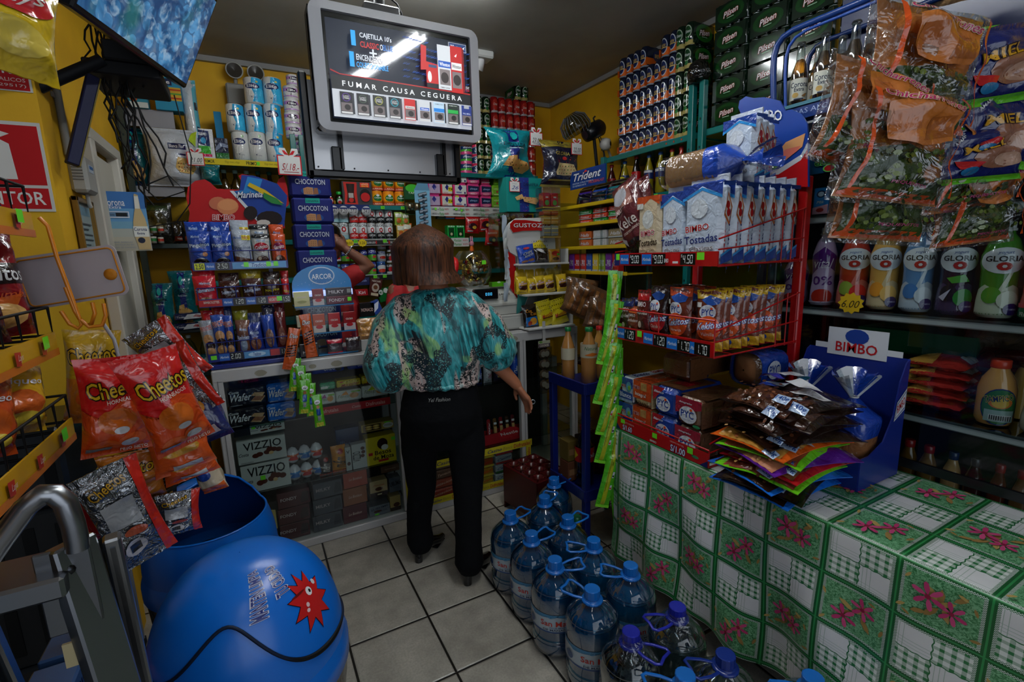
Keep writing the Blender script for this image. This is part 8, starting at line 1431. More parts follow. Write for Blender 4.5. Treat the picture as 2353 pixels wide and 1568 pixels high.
def limb(g, pts, rs, m, n=18):
 P=[];Rr=[]
 for i in range(len(pts)-1):
  for k in range(5):t_=k/5;P.append(V(pts[i]).lerp(V(pts[i+1]), t_));Rr.append(rs[i]+(rs[i+1]-rs[i])*t_)
 g.tube(P+[V(pts[-1])], Rr+[rs[-1]], m, n);g.lathe([(.0001, -rs[-1]), (rs[-1]*.7, -rs[-1]*.7), (rs[-1], 0), (rs[-1]*.7, rs[-1]*.7), (.0001, rs[-1])], m, 12, pts[-1]);g.lathe([(.0001, -rs[0]), (rs[0]*.7, -rs[0]*.7), (rs[0], 0), (rs[0]*.7, rs[0]*.7), (.0001, rs[0])], m, 12, pts[0])
def head_(g, c, m, yaw=0, s=1.):
 T_0=g.T;g.T=Matrix.Translation(c)@Matrix.Rotation(yaw, 4, 'Z')@Matrix.Scale(s, 4)
 ell(g, [(0, 0, -.125, .02, .02), (0, .045, -.12, .035, .03), (0, .03, -.1, .055, .06), (0, .01, -.06, .068, .085), (0, 0, 0, .074, .095), (0, -.005, .05, .073, .095), (0, -.01, .09, .055, .075), (0, -.01, .115, .02, .03)], m)
 g.tube([(0, .09, .02), (0, .112, -.025), (0, .095, -.035)], [.008, .014, .008], m, 8);g.tube([(-.022, .088, -.062), (0, .094, -.06), (.022, .088, -.062)], [.004, .008, .004], '#8a4038', 6)
 for q in(-1, 1):g.lathe([(.0001, -.02), (.012, -.01), (.014, .0), (.01, .02), (.0001, .03)], m, 10, (q*.076, .0, -.01), el=1.8);g.lathe([(.0001, -.012), (.011, 0), (.0001, .012)], '#d8d4cc', 10, (q*.03, .078, .0));g.lathe([(.0001, -.006), (.006, 0), (.0001, .006)], '#1a100a', 8, (q*.03, .088, .0))
 g.T=T_0
def hand_(g, w, d, side, m, L=.17, curl=.5, up_=V((0, 0, 1))):
 """palm, four bent fingers and a thumb; w wrist, d direction, side vector across the palm towards the thumb"""
 w, d, side=V(w), V(d).normalized(), V(side);side=(side-d*side.dot(d)).normalized();nrm=d.cross(side).normalized()
 g.tube([w, w+d*.03, w+d*.08], [.024, .03, .028], m, 12, fl=.55)
 g.tube([w+d*.02-side*.012, w+d*.085-side*.018], [.02, .02], m, 10, fl=.6);g.tube([w+d*.02+side*.012, w+d*.085+side*.018], [.02, .02], m, 10, fl=.6)
 for i, l in enumerate((.068, .078, .072, .056)):
  p=w+d*.085+side*(.027-.018*i);a=p+d*l*.45-nrm*curl*.012;b_=a+d*l*.3-nrm*(curl*.022);c_=b_+d*l*.22-nrm*curl*.026
  g.tube([p-d*.015, p, a, b_, c_], [.0095, .0095, .009, .0082, .006], m, 9)
 p=w+d*.025+side*.03;a=p+side*.022+d*.028-nrm*.008;b_=a+d*.03+side*.004-nrm*.01;g.tube([w+d*.015+side*.012, p, a, b_], [.014, .0125, .01, .007], m, 9)
SK=newmat('skin_warm');b=SK[1];b.inputs['Base Color'].default_value=lin('#a8694a');b.inputs['Roughness'].default_value=.5;b.inputs['Subsurface Weight'].default_value=.08;SK=SK[0]
SK2=newmat('skin_brown');b=SK2[1];b.inputs['Base Color'].default_value=lin('#7a4a34');b.inputs['Roughness'].default_value=.5;SK2=SK2[0]
def figure(loc, az, lb, skin, J, H=1.6, cat='person'):
 return empty('person', loc, -az, lb, cat)
O=V((.725, 2.08, 0));az=rad(22)
cu_=figure(O, az, 'woman with auburn bob in teal patterned blouse and black trousers standing at the counter, seen from behind', SK, None)
cu_['label']='woman with auburn bob in teal patterned blouse standing with her back turned at the counter'
RtoL=Matrix.Rotation(az, 3, 'Z')
Lc=lambda p:RtoL@(V(p)-O)
elb, wri, hnd=Lc((.965, 1.99, 1.045)), Lc((1.075, 1.975, .915)), Lc((1.13, 1.96, .82))
hc=Lc((.70, 2.1, 1.545));LH, RH=V((-.15, .09, 0)), V((.095, -.12, 0))
g=M();ell(g, [(0, 0, .95, .15, .1), (0, 0, 1.1, .15, .1), (0, .0, 1.25, .17, .1), (0, .0, 1.33, .13, .075), (0, .0, 1.37, .08, .06), (0, .005, 1.42, .055, .055), (hc.x*.6, .015, 1.48, .05, .052)], SK)
ell(g, [(0, 0, .68, .15, .1), (0, 0, .8, .17, .115), (0, 0, .95, .15, .1)], SK)
for q, F in((-1, LH), (1, RH)):limb(g, [(q*.09, 0, .8), (q*.08+F.x*.3, F.y*.5, .46), (F.x, F.y+.0, .12)], [.085, .058, .036], SK)
limb(g, [(.145, 0, 1.28), elb, wri], [.045, .04, .027], SK);limb(g, [(-.145, 0, 1.28), (-.235, .06, 1.08), (-.12, .26, 1.06)], [.05, .04, .028], SK)
g.tube([(hc.x*.4, 0, 1.36), (hc.x, .01, 1.5)], [.055, .05], SK, 16)
head_(g, hc, SK, rad(-38), .97);hand_(g, wri, (hnd-wri), V((-.6, .8, 0)), SK);hand_(g, (-.12, .26, 1.06), (.6, .7, -.2), V((0, 0, 1)), SK)
remesh(g.build('body', cu_), .0065, 3)
bm_, b=newmat('teal_animal_print');c, x, y, z=xco();
dn=xnoise(c, 5, 2, 1.5);zz=z+x*.25;cv=xvec(x*1.6, y*1.6, z)
big=xnoise(xvec(x*2.4+3.1, y*2., z*1.0+x*.8), 3.2, 2, 1.2);strk=xnoise(xvec(x*24+z*5., y*24, z*2.2), 1.3, 4, 1.0, .65)
col=xmix(strk.rng(.38, .62), '#0a464c', '#30aeb2');col=xmix(big.rng(.54, .58), col, '#c0a8a0')
col=xmix((xnoise(xvec(x*2.+1.7, y, z*1.3), 3.6, 1, .8).rng(.65, .69))*strk.rng(.35, .6), col, '#8ab858')
col=xmix(strk.rng(.56, .7)*.6, col, '#a8d0d0');col=xmix(xnoise(xvec(x*30.+z*9., y*30., z*3.), .9, 3, .5).rng(.63, .68), col, '#07181c')
vr=xvor(c, 62);vd=xvor(c, 130);leop=vr.gt(.28)*vr.lt(.5)*xnoise(c, 60, 1).gt(.43);reg=xnoise(xvec(x*1.4+.5, y*1.4, z*1.1+2.), 5.5, 1, .5)
col=xmix(leop*big.gt(.55), col, '#0a1214');col=xmix(vd.gt(.36)*reg.lt(.47)*xnoise(c, 9, 1).gt(.46), col, '#06242a');col=xmix((vd.lt(.16))*reg.lt(.44)*xnoise(c, 9, 1).gt(.46), col, '#b8c878')
setc(b, col);b.inputs['Roughness'].default_value=.42;b.inputs['Sheen Weight'].default_value=.15
bump(b, xnoise(xvec(x*1.2, y*1.2, z*.35), 16, 2, .8), .5, .02)
sL, sR=Lc((.50, 2.12, 1.06)), Lc((.985, 1.99, 1.085))
g=M();ell(g, [(0, 0, .955, .16, .115), (0, 0, .97, .182, .13), (0, 0, 1.01, .188, .134), (0, -.005, 1.1, .195, .138), (0, -.005, 1.22, .2, .13), (0, -.0, 1.31, .19, .112), (0, .0, 1.365, .14, .085), (0, .005, 1.395, .085, .07)], bm_, 32)
limb(g, [(.14, 0, 1.31), (.21, -.0, 1.22), sR], [.075, .095, .1], bm_);limb(g, [(-.14, 0, 1.31), (-.2, .01, 1.22), sL+V((-.0, 0, 0)), sL+V((.01, .02, -.03))], [.075, .095, .115, .11], bm_)
remesh(g.build('blouse', cu_), .009, 6, .022)
g=M();g.tube([(.172*cos(a*pi/20), .123*sin(a*pi/20), .962+.004*sin(a*3)) for a in range(40)], .012, bm_, 6, True);g.build('hem', cu_)
TRm, b=newmat('black_denim');b.inputs['Base Color'].default_value=lin('#06070a');b.inputs['Roughness'].default_value=.9;b.inputs['Specular IOR Level'].default_value=.15;c, x, y, z=xco();bump(b, xnoise(c, 18, 3, 1), .5, .012)
g=M();ell(g, [(0, 0, .66, .16, .11), (0, -.01, .74, .188, .135), (0, -.015, .82, .192, .14), (0, -.005, .9, .175, .125), (0, 0, .95, .168, .118)], TRm)
for q, F in((-1, LH), (1, RH)):limb(g, [(q*.095, -.005, .76), (q*.095+F.x*.15, F.y*.3, .62), (q*.07+F.x*.35, F.y*.6, .42), (F.x*1.02, F.y, .2), (F.x, F.y, .1)], [.1, .088, .07, .062, .07], TRm)
tr0=remesh(g.build('trousers', cu_), .009, 4, .012)
g=M();g.art(lambda u, v, k=0:((u-.5)*.1+.0, -.137-k, .905+.022*v-.01*u*0), [('t', 'Yel Fashion', .5, .5, .95, .8, '#9a9a94', 'i')], 1, 'p');g.build('waist_lettering', cu_)
for q, F in((-1, LH), (1, RH)):
 t_=F+V((0, 0, 0));sh=empty('shoe', (F.x, F.y, 0), rad(-32));sh.parent=cu_;BK=('#0a0a0c', 'x')
 g=M();ell(g, [(0, .03, .0665, .038, .05), (0, .03, .1, .04, .055), (0, .02, .14, .035, .045)], BK);g.tube([(0, -.0, .085), (0, .08, .055), (0, .14, .028), (0, .19, .024)], [.036, .038, .036, .02], BK, 14, fl=.75);g.build('upper', sh)
 g=M();g.tube([(0, -.01, .09), (0, -.022, .04), (0, -.024, .0)], [.03, .021, .02], BK, 14);g.build('heel', sh);g=M();g.tube([(0, .1, .008), (0, .19, .008)], [.032, .018], '#15110f', 12, fl=.2);g.build('sole', sh)
HRm, b=newmat('auburn_hair');c, x, y, z=xco();st_=xnoise(xvec(x*55., y*55., z*4.), 1.6, 3, .6, .6);hcx=xmix(st_.rng(.35, .65), '#120805', '#5e3620');hcx=xmix(xnoise(xvec(x*14., y*14., z*2.), 1.3, 2).rng(.5, .7)*.6, hcx, '#5e3418');setc(b, hcx);b.inputs['Roughness'].default_value=.5;b.inputs['Specular IOR Level'].default_value=.3;bump(b, st_, .5, .006)
g=M();hy=rad(-38)
def hairS(u, v, k=0):
 a=2*pi*u-pi/2;q=v
 z=.135-.24*q;r=.128*sin(min(1, q*2.1+.03)*pi/2)**.75*(1+.03*sin(q*7))
 fr_=max(0, sin(a))
 r*=1+.09*sin(pi*min(1, q))*(1-.3*fr_)+.05*noise.noise(V((cos(a)*2, sin(a)*2, q*3)));
 if q>.8:r+=(q-.8)*(.2*max(0, cos(a-.3))+.06*max(0, -cos(a))-.02)
 if q>.35 and fr_>.45:r*=1-.55*min(1, (fr_-.45)*3)*min(1, (q-.35)*6)
 s_=.003*noise.noise(V((a*9, q*1.5, 4)))*q
 return((r*.98+s_)*cos(a), (r*1.08+s_)*sin(a)-.012, z-(.02*(1-fr_)*q)+.006*noise.noise(V((a*3, 1, 2)))*q)
g.grid(hairS, 140, 36, HRm);g.grid(lambda u, v:tuple(p*.96 for p in hairS(u, 1-v)), 60, 10, HRm);hr=g.build('hair', cu_, hc, (0, 0, hy))
g=M();g.tube([wri+(hnd-wri)*1.0+V((.02, -.012, .006))+V((.0105*cos(a*pi/6), 0, .0105*sin(a*pi/6))) for a in range(12)], .0022, ('#b8bcc0', 'm'), 6, True);g.build('ring', cu_)
O=V((.45, 3.29, 0));az2=rad(150);sl_=empty('person', O, -az2, 'seller in red shirt with raised arm, partly hidden by the stacked cake boxes', 'person')
R2=Matrix.Rotation(az2, 3, 'Z');L2=lambda p:R2@(V(p)-O)
RDm=newmat('red_cotton');RDm[1].inputs['Base Color'].default_value=lin('#a01216');RDm[1].inputs['Roughness'].default_value=.8;RDm=RDm[0]
def simple(root, skin, hcz, arms, hyaw=0., hairc='#0c0a0a', lean=0., hsx=0.):
 g=M();ell(g, [(0, 0, .75, .15, .1), (0, 0, .95, .14, .1), (0, 0, 1.2, .16, .1), (0, 0, hcz-.29, .15, .085), (0, 0, hcz-.23, .06, .055)], skin)
 g.tube([(0, 0, hcz-.3), (hsx, lean, hcz-.05)], [.055, .05], skin, 14);head_(g, V((hsx, lean, hcz)), skin, hyaw)
 for q in(-1, 1):limb(g, [(q*.09, 0, .8), (q*.095, .01, .45), (q*.1, 0, .08)], [.085, .055, .035], skin)
 for A in arms:limb(g, A[0], [.048, .04, .027], skin);hand_(g, A[0][2], A[1], A[2], skin, curl=.8)
 remesh(g.build('body', root), .008, 3)
 g=M();ell(g, [(0, 0, .86, .18, .125), (0, 0, 1.0, .17, .12), (0, 0, hcz-.42, .19, .125), (0, 0, hcz-.31, .165, .1), (0, 0, hcz-.255, .08, .075)], RDm)
 for A in arms:s0, e0=V(A[0][0]), V(A[0][1]);limb(g, [V((s0.x*.85, s0.y*.85, s0.z-.01)), s0.lerp(e0, .5)], [.07, .062], RDm)
 remesh(g.build('shirt', root), .01, 5, .015)
 g=M();ell(g, [(0, 0, .7, .17, .12), (0, 0, .82, .18, .13), (0, 0, .93, .165, .115)], '#15171c')
 for q in(-1, 1):limb(g, [(q*.09, 0, .76), (q*.095, .01, .45), (q*.1, 0, .1)], [.095, .07, .06], '#15171c')
 remesh(g.build('trousers', root), .012, 3)
 for q in(-1, 1):g=M();g.tube([(q*.1, -.03, .04), (q*.1, .06, .035), (q*.1, .15, .025)], [.04, .04, .03], '#121212', 12, fl=.8);g.build('shoe', root)
 g=M();g.grid(lambda u, v:(.09*sin(min(1, v*1.6)*pi/2)*cos(2*pi*u), .11*sin(min(1, v*1.6)*pi/2)*sin(2*pi*u)-.015, .125-.2*v*(1-.55*max(0, sin(2*pi*u)))), 40, 12, (hairc, 'g'));g.build('hair', root, (hsx, lean, hcz), (0, 0, hyaw))
hA=L2((.487, 3.2, 1.648));wA=L2((.545, 3.2, 1.6));eA=L2((.682, 3.2, 1.494));sA=L2((.53, 3.24, 1.41))
simple(sl_, SK2, 1.66, [([sA, eA, wA], hA-wA, V((0, 0, 1))), ([(.17, 0, 1.38), (.22, .05, 1.14), (.2, .14, 1.2)], V((0, 1, 0)), V((0, 0, 1)))])
g=M();pts=[wA+(eA-wA)*.1];d_=(eA-wA).normalized();s1=d_.cross(V((0, 0, 1))).normalized();s2=d_.cross(s1)
for i in range(16):a=2*pi*i/16;q=wA+(eA-wA)*.12+s1*cos(a)*.032+s2*sin(a)*.032;g.lathe([(.001, -.006), (.006, 0), (.001, .006)], ('#b8bcc0', 'm'), 6, q)
g.lathe([(.001, -.004), (.014, -.004), (.014, .004), (.001, .004)], ('#c8ccd0', 'm'), 14, wA+(eA-wA)*.12-s2*.034);g.build('wristwatch', sl_)
sb=empty('person', (1.0, 3.28, 0), rad(200), 'seller in red shirt standing behind the cash register counter and the woman', 'person')
simple(sb, SK2, 1.6, [([(-.17, 0, 1.32), (-.22, .05, 1.06), (-.1, .2, 1.12)], V((1, .5, 0)), V((0, 0, 1))), ([(.17, 0, 1.32), (.22, .05, 1.06), (.1, .2, 1.12)], V((-1, .5, 0)), V((0, 0, 1)))])
# ---------------- pastry rack on the left counter
BLW=('#141f6e', 'g');PZ=[1.51, 1.335, 1.075];PYs=[2.80, 2.74, 2.68]
pk=empty('pastry_rack', (0, 2.66, CT+.001), 0, 'blue three tier pastry rack with red and blue header on the left counter', 'display rack');po=V((0, 2.66, CT+.001))
def prail(i, x0, x1, arts):
 z, Y=PZ[i], PYs[i];a, b_=solve(x0, Y, z), solve(x1, Y, z);w=b_-a
 g=M();g.box(((a+b_)/2, Y-po.y-.004, z-po.z+.012), (w, .004, .04), BLW);g.art(lambda u, v, k=0:(a+w*u, Y-po.y-.0062-k, z-po.z-.008+.04*v), arts, w/.04, 'g', .0003);g.build('price_rail', pk)
 g=M()
 for q in range(14):g.tube([(a+w*q/13, Y-po.y, z-po.z), (a+w*q/13, Y-po.y+.2, z-po.z)], .002, BLW, 4)
 for q in range(6):g.tube([(a+w*q/5, Y-po.y, z-po.z), (a+w*q/5, Y-po.y, z-po.z+.085)], .002, BLW, 4)
 g.tube([(a, Y-po.y, z-po.z+.085), (b_, Y-po.y, z-po.z+.085)], .0025, BLW, 5);g.build('wire_tray', pk);return a, b_
WV=lambda x0, x1:[('p', [(x0, .1), (x1, .1), (x1, .9), (x0, .9)], '#4a8ac0'), ('e', (x0+x1)/2, .5, (x1-x0)*.35, .3, '#a8c8e0'), ('t', 'Tradicion', (x0+x1)/2, .5, (x1-x0)*.3, .5, '#1c3a8a', 'bi')]
MB2=lambda x, w=.1:[('r', x, .1, x+w, .9, '#1a5ab0'), ('t', 'Marinela', x+w/2, .5, w*.85, .3, '#c8d8f0', 'bi')]
gr_=[('r', q, .3, q+.05, .9, '#6fe02a') for q in(.52, .76, .84)]
prail(0, 443, 662, [('r', .02, .1, .12, .9, '#c8d01c'), ('t', '2.50', .07, .5, .08, .6, '#1c1c1c')]+MB2(.13, .09)+[('r', .23, .05, .37, .95, '#0a0a0a')]+digits('2.50', .25, .2, .11, .6)+WV(.4, .98)+gr_)
prail(1, 458, 668, [('r', 0, .1, .24, .9, '#a81418'), ('t', 'BIMBOLETES', .13, .6, .16, .3, '#d8c8c0')]+MB2(.25)+[('r', .36, .05, .49, .95, '#0a0a0a')]+digits('1.20', .37, .2, .11, .6)+MB2(.5)+[('r', .61, .05, .73, .95, '#0a0a0a')]+digits('1.20', .62, .2, .1, .6)+[('r', .74, .1, .87, .9, '#a81418'), ('t', 'NEGRITO', .8, .5, .1, .4, '#d8c8c0'), ('r', .84, .3, .9, .9, '#6fe02a'), ('r', .9, .05, 1, .95, '#0a0a0a')]+digits('1.50', .905, .2, .09, .6))
prail(2, 480, 664, [('r', .03, .3, .1, .8, '#6fe02a')]+MB2(.13, .12)+[('r', .26, .05, .42, .95, '#0a0a0a')]+digits('2.00', .27, .2, .13, .6)+WV(.43, .75)+[('r', .76, .1, .88, .9, '#a81418'), ('r', .89, .05, 1, .95, '#0a0a0a')]+digits('1.20', .895, .2, .1, .6))
g=M();a, b_=solve(484, 2.665, CT), solve(662, 2.665, CT);g.box(((a+b_)/2, .14, .012), (b_-a, .28, .022), BLW, .003)
for x in(a+.02, b_-.02):g.box((x, .295, .45), (.02, .02, .88), BLW)
g.build('base', pk)
HB=lambda x, y:W(x, y, 'y', 2.93)
hp=[(432, 515), (436, 490), (428, 455), (432, 430), (448, 416), (470, 412), (484, 420), (498, 434), (552, 436), (556, 420), (548, 404), (556, 400), (580, 404), (610, 412), (636, 424), (640, 412), (652, 404), (660, 430), (664, 470), (650, 485), (655, 525)]
g=M();g.prism([(HB(*q).x, HB(*q).z-po.z) for q in hp[::-1]], .27, .276, '#a81216')
Hs=lambda u, v, k=0:(HB(432+228*u, 525-125*v).x, .269-k, HB(432+228*u, 525-125*v).z-po.z)
g.art(Hs, [('p', [(.45, .68), (.52, .7), (.54, .98), (.66, .97), (.9, .82), (1, .6), (.97, .04), (.78, .02)], '#1a3a8a'), ('p', [(.45, .68), (.56, .7), (.6, .95), (.75, .9), (.7, .6)], '#2a7ab8'), ('p', [(.42, .69), (.46, .69), (.79, .02), (.75, .02)], '#c8ccd0'), ('e', .3, .46, .09, .12, '#b8684a', 16), ('e', .4, .4, .11, .15, '#c87a50', 16), ('e', .4, .43, .1, .1, '#d08a5a', 16), ('e', .63, .28, .07, .13, '#1c1010', 14), ('e', .82, .18, .13, .14, '#1c1010', 14), ('e', .76, .1, .07, .06, '#c8c0b8', 10), ('t', 'Marinela', .62, .62, .26, .12, '#d8dce4', 'bi', 4, '#14205a'), ('p', [(.62, .84), (.78, .7), (.97, .45), (.88, .5), (.74, .64), (.6, .78)], '#c8a81c'), ('p', [(.76, .66), (.9, .54), (.96, .42), (.84, .46), (.76, .56)], '#2a7a3a'), ('t', 'BIMBO', .36, .2, .22, .1, '#a81216', 'b', 0, '#d8d8d8')], 1, 'p', .0005)
g.build('header_board', pk)
def pb(i, x0, x1, yt, col, art, lb, seed, dy=.03, nm='pastry_bag', zoff=0., tilt=0):
 z, Y=PZ[i]+.004+zoff, PYs[i]+dy;a, b_=solve(x0, Y, z), solve(x1, Y, z);h=W((x0+x1)/2, yt, 'y', Y).z-z
 put(nm, bagm(b_-a, h, .04, col, art, 'f', seed=seed, wr=1.1, nu=10, nv=14), ((a+b_)/2, Y, z), lb, 'pastry bag').rotation_euler=(0, rad(tilt), 0)
PG=[('t', 'Marinela', .35, .86, .4, .07, '#a8c0e0', 'bi'), ('t', 'Pinguinos', .5, .62, .9, .13, '#c8d8e8', 'b', 6, '#14306a'), ('e', .5, .14, .36, .14, '#1c0e0c', 14), ('e', .45, .1, .15, .07, '#c8c4bc'), ('p', [(.3, .26), (.7, .25), (.6, .28)], '#d8d8d8'), ('e', .72, .38, .12, .06, '#b87a4a')]
PW=[('p', [(0, .3), (1, .2), (1, 0), (0, 0)], '#5a3424'), ('t', 'Pinguinos', .5, .5, .9, .12, '#3a4a6a', 'b', 6), ('r', .5, .72, .98, .85, '#c8b81c'), ('t', 'NUEVO', .74, .785, .4, .07, '#a81c1c'), ('t', 'Marinela', .25, .78, .4, .07, '#2a5aa0', 'bi')]
GA=lambda c:[('e', .5, .6, .42, .14, c, 16), ('t', 'Gansito', .5, .6, .75, .12, '#d8d8d8', 'b', 12, '#a0182a'), ('t', 'Marinela', .5, .8, .5, .06, '#8aa8d0', 'bi'), ('e', .5, .2, .35, .14, '#4a2418'), ('e', .35, .25, .1, .06, '#c8b8a0')]
for r, (dy, zo, nm) in enumerate([(.03, 0, 'front row'), (.1, .02, 'back row')]):
 for i, (x0, x1, yt, c_, a_) in enumerate([(440, 492, 532, '#1c3f98', PG), (491, 541, 532, '#1c3f98', PG), (542, 584, 528, '#a8b0bc', PW), (585, 626, 538, '#b8b8b4', GA('#a0182a')+[('r', 0, .88, 1, 1, '#141414')]), (629, 662, 538, '#c84a1c', GA('#8a1c4a'))]):
  pb(0, x0-r*2, x1-r*2, yt-r*22, c_, a_, '%s pastry bag on the top tier, %s from left, %s'%(['blue', 'blue', 'white', 'black and white', 'orange'][i], ORD[i], nm), i+r*10, dy)
SB_=lambda nm:[('t', 'Marinela', .5, .75, .5, .08, '#a8c0e0', 'bi'), ('t', nm, .5, .52, .85, .14, '#c8d0e0', 'b', 6, '#14306a'), ('e', .5, .15, .3, .12, '#8a5a34')]
for i, (x0, x1, yt, c_, a_, n_) in enumerate([(450, 503, 634, '#b81c2c', SB_('Submarinos'), 'red'), (508, 556, 645, '#3a1c16', SB_('Submarinos'), 'dark brown'), (560, 606, 640, '#3a1c16', SB_('Submarinos')[:2], 'brown'), (609, 648, 642, '#3a2016', [('t', 'Negrito', .5, .5, .85, .16, '#c8b81c', 'b', 6, '#1c1008'), ('e', .5, .2, .35, .1, '#6a4024')], 'chocolate'), (650, 668, 640, '#a81418', [('t', 'Neg', .6, .4, .8, .16, '#c8b81c', 'b')], 'narrow red')]):
 pb(1, x0, x1, yt, c_, a_, '%s pastry bag on the middle tier, %s from left'%(n_, ORD[i]), 30+i);pb(1, x0, x1, yt-18, ['#a81424', '#2a1410', '#8a7a1a', '#241410', '#8a1418'][i], [], '%s pastry bag top showing behind the middle tier, %s from left'%(['crimson', 'black', 'yellow', 'dark', 'deep red'][i], ORD[i]), 40+i, .1, zoff=.01)
CK=[('t', 'PRINCIPE', .5, .8, .9, .12, '#a81c24', 'b', 10, '#c8ccd0'), ('e', .5, .52, .38, .13, '#b8885a'), ('e', .55, .35, .38, .12, '#2a1410'), ('e', .5, .2, .38, .11, '#b88a5a')]
for i, (x0, x1, yt, c_, a_, n_) in enumerate([(475, 505, 735, '#8a8f9a', CK, 'white and blue'), (500, 530, 722, '#2a4a9a', CK, 'blue'), (524, 545, 724, '#1c3f98', CK, 'second blue'), (547, 580, 735, '#6a4434', SB_('Bimbolete')[:2]+[('e', .5, .3, .25, .2, '#7a8aa0')], 'brown and blue'), (576, 612, 740, '#1c3080', [('t', 'Marinela', .5, .7, .6, .1, '#b8c8e0', 'bi'), ('e', .5, .35, .35, .2, '#7a4a34')], 'navy'), (612, 640, 722, '#1c3f98', [('e', .5, .4, .35, .25, '#7a5a4a')], 'deep blue'), (640, 664, 715, '#5a1c1c', [('e', .5, .4, .35, .25, '#7a4a3a')], 'dark red')]):
 pb(2, x0, x1, yt, c_, a_, '%s biscuit bag on the lowest tier, %s from left'%(n_, ORD[i]), 50+i, tilt=-4+2*(i%4));pb(2, x0, x1, yt-22, ['#a81424', '#7a1418', '#1c2a5a', '#7a7a1a', '#1c2a5a', '#1c1c3a', '#5a1418'][i], [], '%s bag top behind the lowest tier, %s from left'%(['red', 'maroon', 'navy', 'olive', 'blue', 'dark blue', 'brown'][i], ORD[i]), 60+i, .1, zoff=.01)
CHA=[('r', .33, .78, .68, .97, '#1a9a8a'), ('t', 'DANAFRIA', .5, .86, .3, .07, '#12303a', 'b'), ('t', 'CHOCOTON', .5, .58, .72, .2, '#c8ccdc', 'b', 0, '#14183a'), ('e', .5, .22, .24, .17, '#1f4a8a', 18), ('p', [(.32, .1), (.32, .32), (.42, .38), (.55, .36), (.55, .1)], '#b8845a'), ('p', [(.55, .1), (.57, .34), (.66, .36), (.68, .12)], '#8a5a3c')]+[('e', .35+.05*(i%4), .15+.07*(i//4), .008, .014, '#2a140c', 6) for i in range(12)]
chm=boxm(.212, .139, .14, '#1a2268', CHA, k='p', b=.012).mesh('cake_box')
for i in range(7):o=link('cake_box', chm, None, (.333+.012*(i/6)+.004*(i%2), 3.0, CT+.006+i*.1405));tag(o, 'dark blue chocolate cake box, %s from the bottom of the tall stack'%ORD[i], 'cake box', 'dark blue cake boxes')
t=empty('price_card', (.25, 2.91, CT+7*.141-.0), 0, 'white gift shaped price card reading 18 on the cake box stack', 'price card');ptag(t, (0, .0, .02), 1.5, 'S/.18.-', '#a81418')
A0, A1=solve(681, 2.72, 1.2), solve(815, 2.72, 1.2);aw_=A1-A0;az_=W(750, 668, 'y', 2.72).z-CT
ac=empty('chocolate_display', ((A0+A1)/2, 2.72, CT+.001), 0, 'clear acrylic chocolate display with blue ARCOR arch and lit bar', 'display')
g=M();pa=[(-aw_/2, az_), (aw_/2, az_)]+[(aw_/2*cos(pi*i/14), az_+.03+.105*sin(pi*i/14)) for i in range(15)];g.prism(pa[::-1], .0, .012, ('#1f78b8', 'g'));g.art(lambda u, v, k=0:(aw_*(u-.5), -.0005-k, az_+.135*v), [('e', .5, .58, .22, .34, '#b8c8d8', 24), ('e', .5, .58, .2, .3, '#1a6aac', 24), ('t', 'ARCOR', .5, .55, .34, .2, '#d8e0e8', 'b')]+[('e', .1+.06*i, .25+.05*(i%3), .004, .01, '#c8dce8', 5) for i in range(14)], 1, 'g', .0005);g.build('arch_header', ac)
g=M();g.box((0, -.006, az_-.012), (aw_, .022, .03), ('#a8b8f0', 'e'));g.build('light_bar', ac)
g=M();g.box((0, .06, az_/2), (aw_, .16, az_-.03), ('#dfe8ea', 't'), .004);g.build('acrylic_case', ac)
lv_=[W(750, q, 'y', 2.72).z-CT for q in(700, 762, 812)]
g=M()
for z in lv_:g.box((0, .05, z-.004), (aw_, .16, .006), ('#1f6a9a', 'g'))
g.build('shelf', ac)
def bar(cx, w, h, lvl, c1, c2, c3, lb, txt='', dy=0., zo=0.):put('chocolate_bar', boxm(w, h, .02, c1, [('r', 0, 0, 1, .38, c2), ('e', .5, .3, .3, .1, c3), ('t', txt or 'cacao', .5, .62, .6, .1, '#d8c8c0')], k='g'), (ac.location.x+cx, 2.705+dy, CT+lv_[lvl]+zo+.001), lb, 'chocolate bar')
L0=[(-.11, .075, .075, 0, '#c8c48a', '#b8b07a', '#8a8a4a', 'cream', 'cream chocolate pack at the upper left of the acrylic display'), (-.03, .055, .085, 0, '#7a1c24', '#b8b0b0', '#a81c24', 'dark', 'red and white chocolate pack in the upper row of the acrylic display')]
for a_ in L0:bar(*a_[:7], a_[8])
for r in range(2):put('chocolate_bar', boxm(.13, .042, .05, ['#5a1c2c', '#2c1c24'][r], [('t', ['FONDY', 'MILKY'][r], .4, .5, .6, .4, '#c8c0c4', 'b'), ('r', .82, .3, .97, .8, '#6fe02a' if r==0 else '#8a8a8a')], k='g'), (ac.location.x+.075, 2.72, CT+lv_[0]+.001+r*.044), '%s flat chocolate carton in the upper right of the acrylic display'%('maroon', 'black')[r], 'chocolate bar')
for i, (c1, c2, c3, n_) in enumerate([('#b8b49a', '#4a2418', '#b89a6a', 'cream and brown'), ('#a8482c', '#b8b0a8', '#a81c24', 'orange and white'), ('#a81c20', '#b8b0a8', '#a81c24', 'red and white'), ('#8a1418', '#b8b0b0', '#a81c24', 'dark red and white')]):bar(-.115+.077*i, .06, .098, 1, c1, c2, c3, '%s chocolate bar in the middle row of the acrylic display'%n_)
put('chocolate_bar', boxm(.09, .075, .02, '#1c1416', [('t', 'MILKY', .5, .4, .7, .2, '#c8c8c8', 'b'), ('p', [(.6, .1), (.9, .1), (.8, .4)], '#a81424')], k='g'), (ac.location.x-.1, 2.70, CT+.002), 'black and red chocolate pack at the foot of the acrylic display', 'chocolate bar')
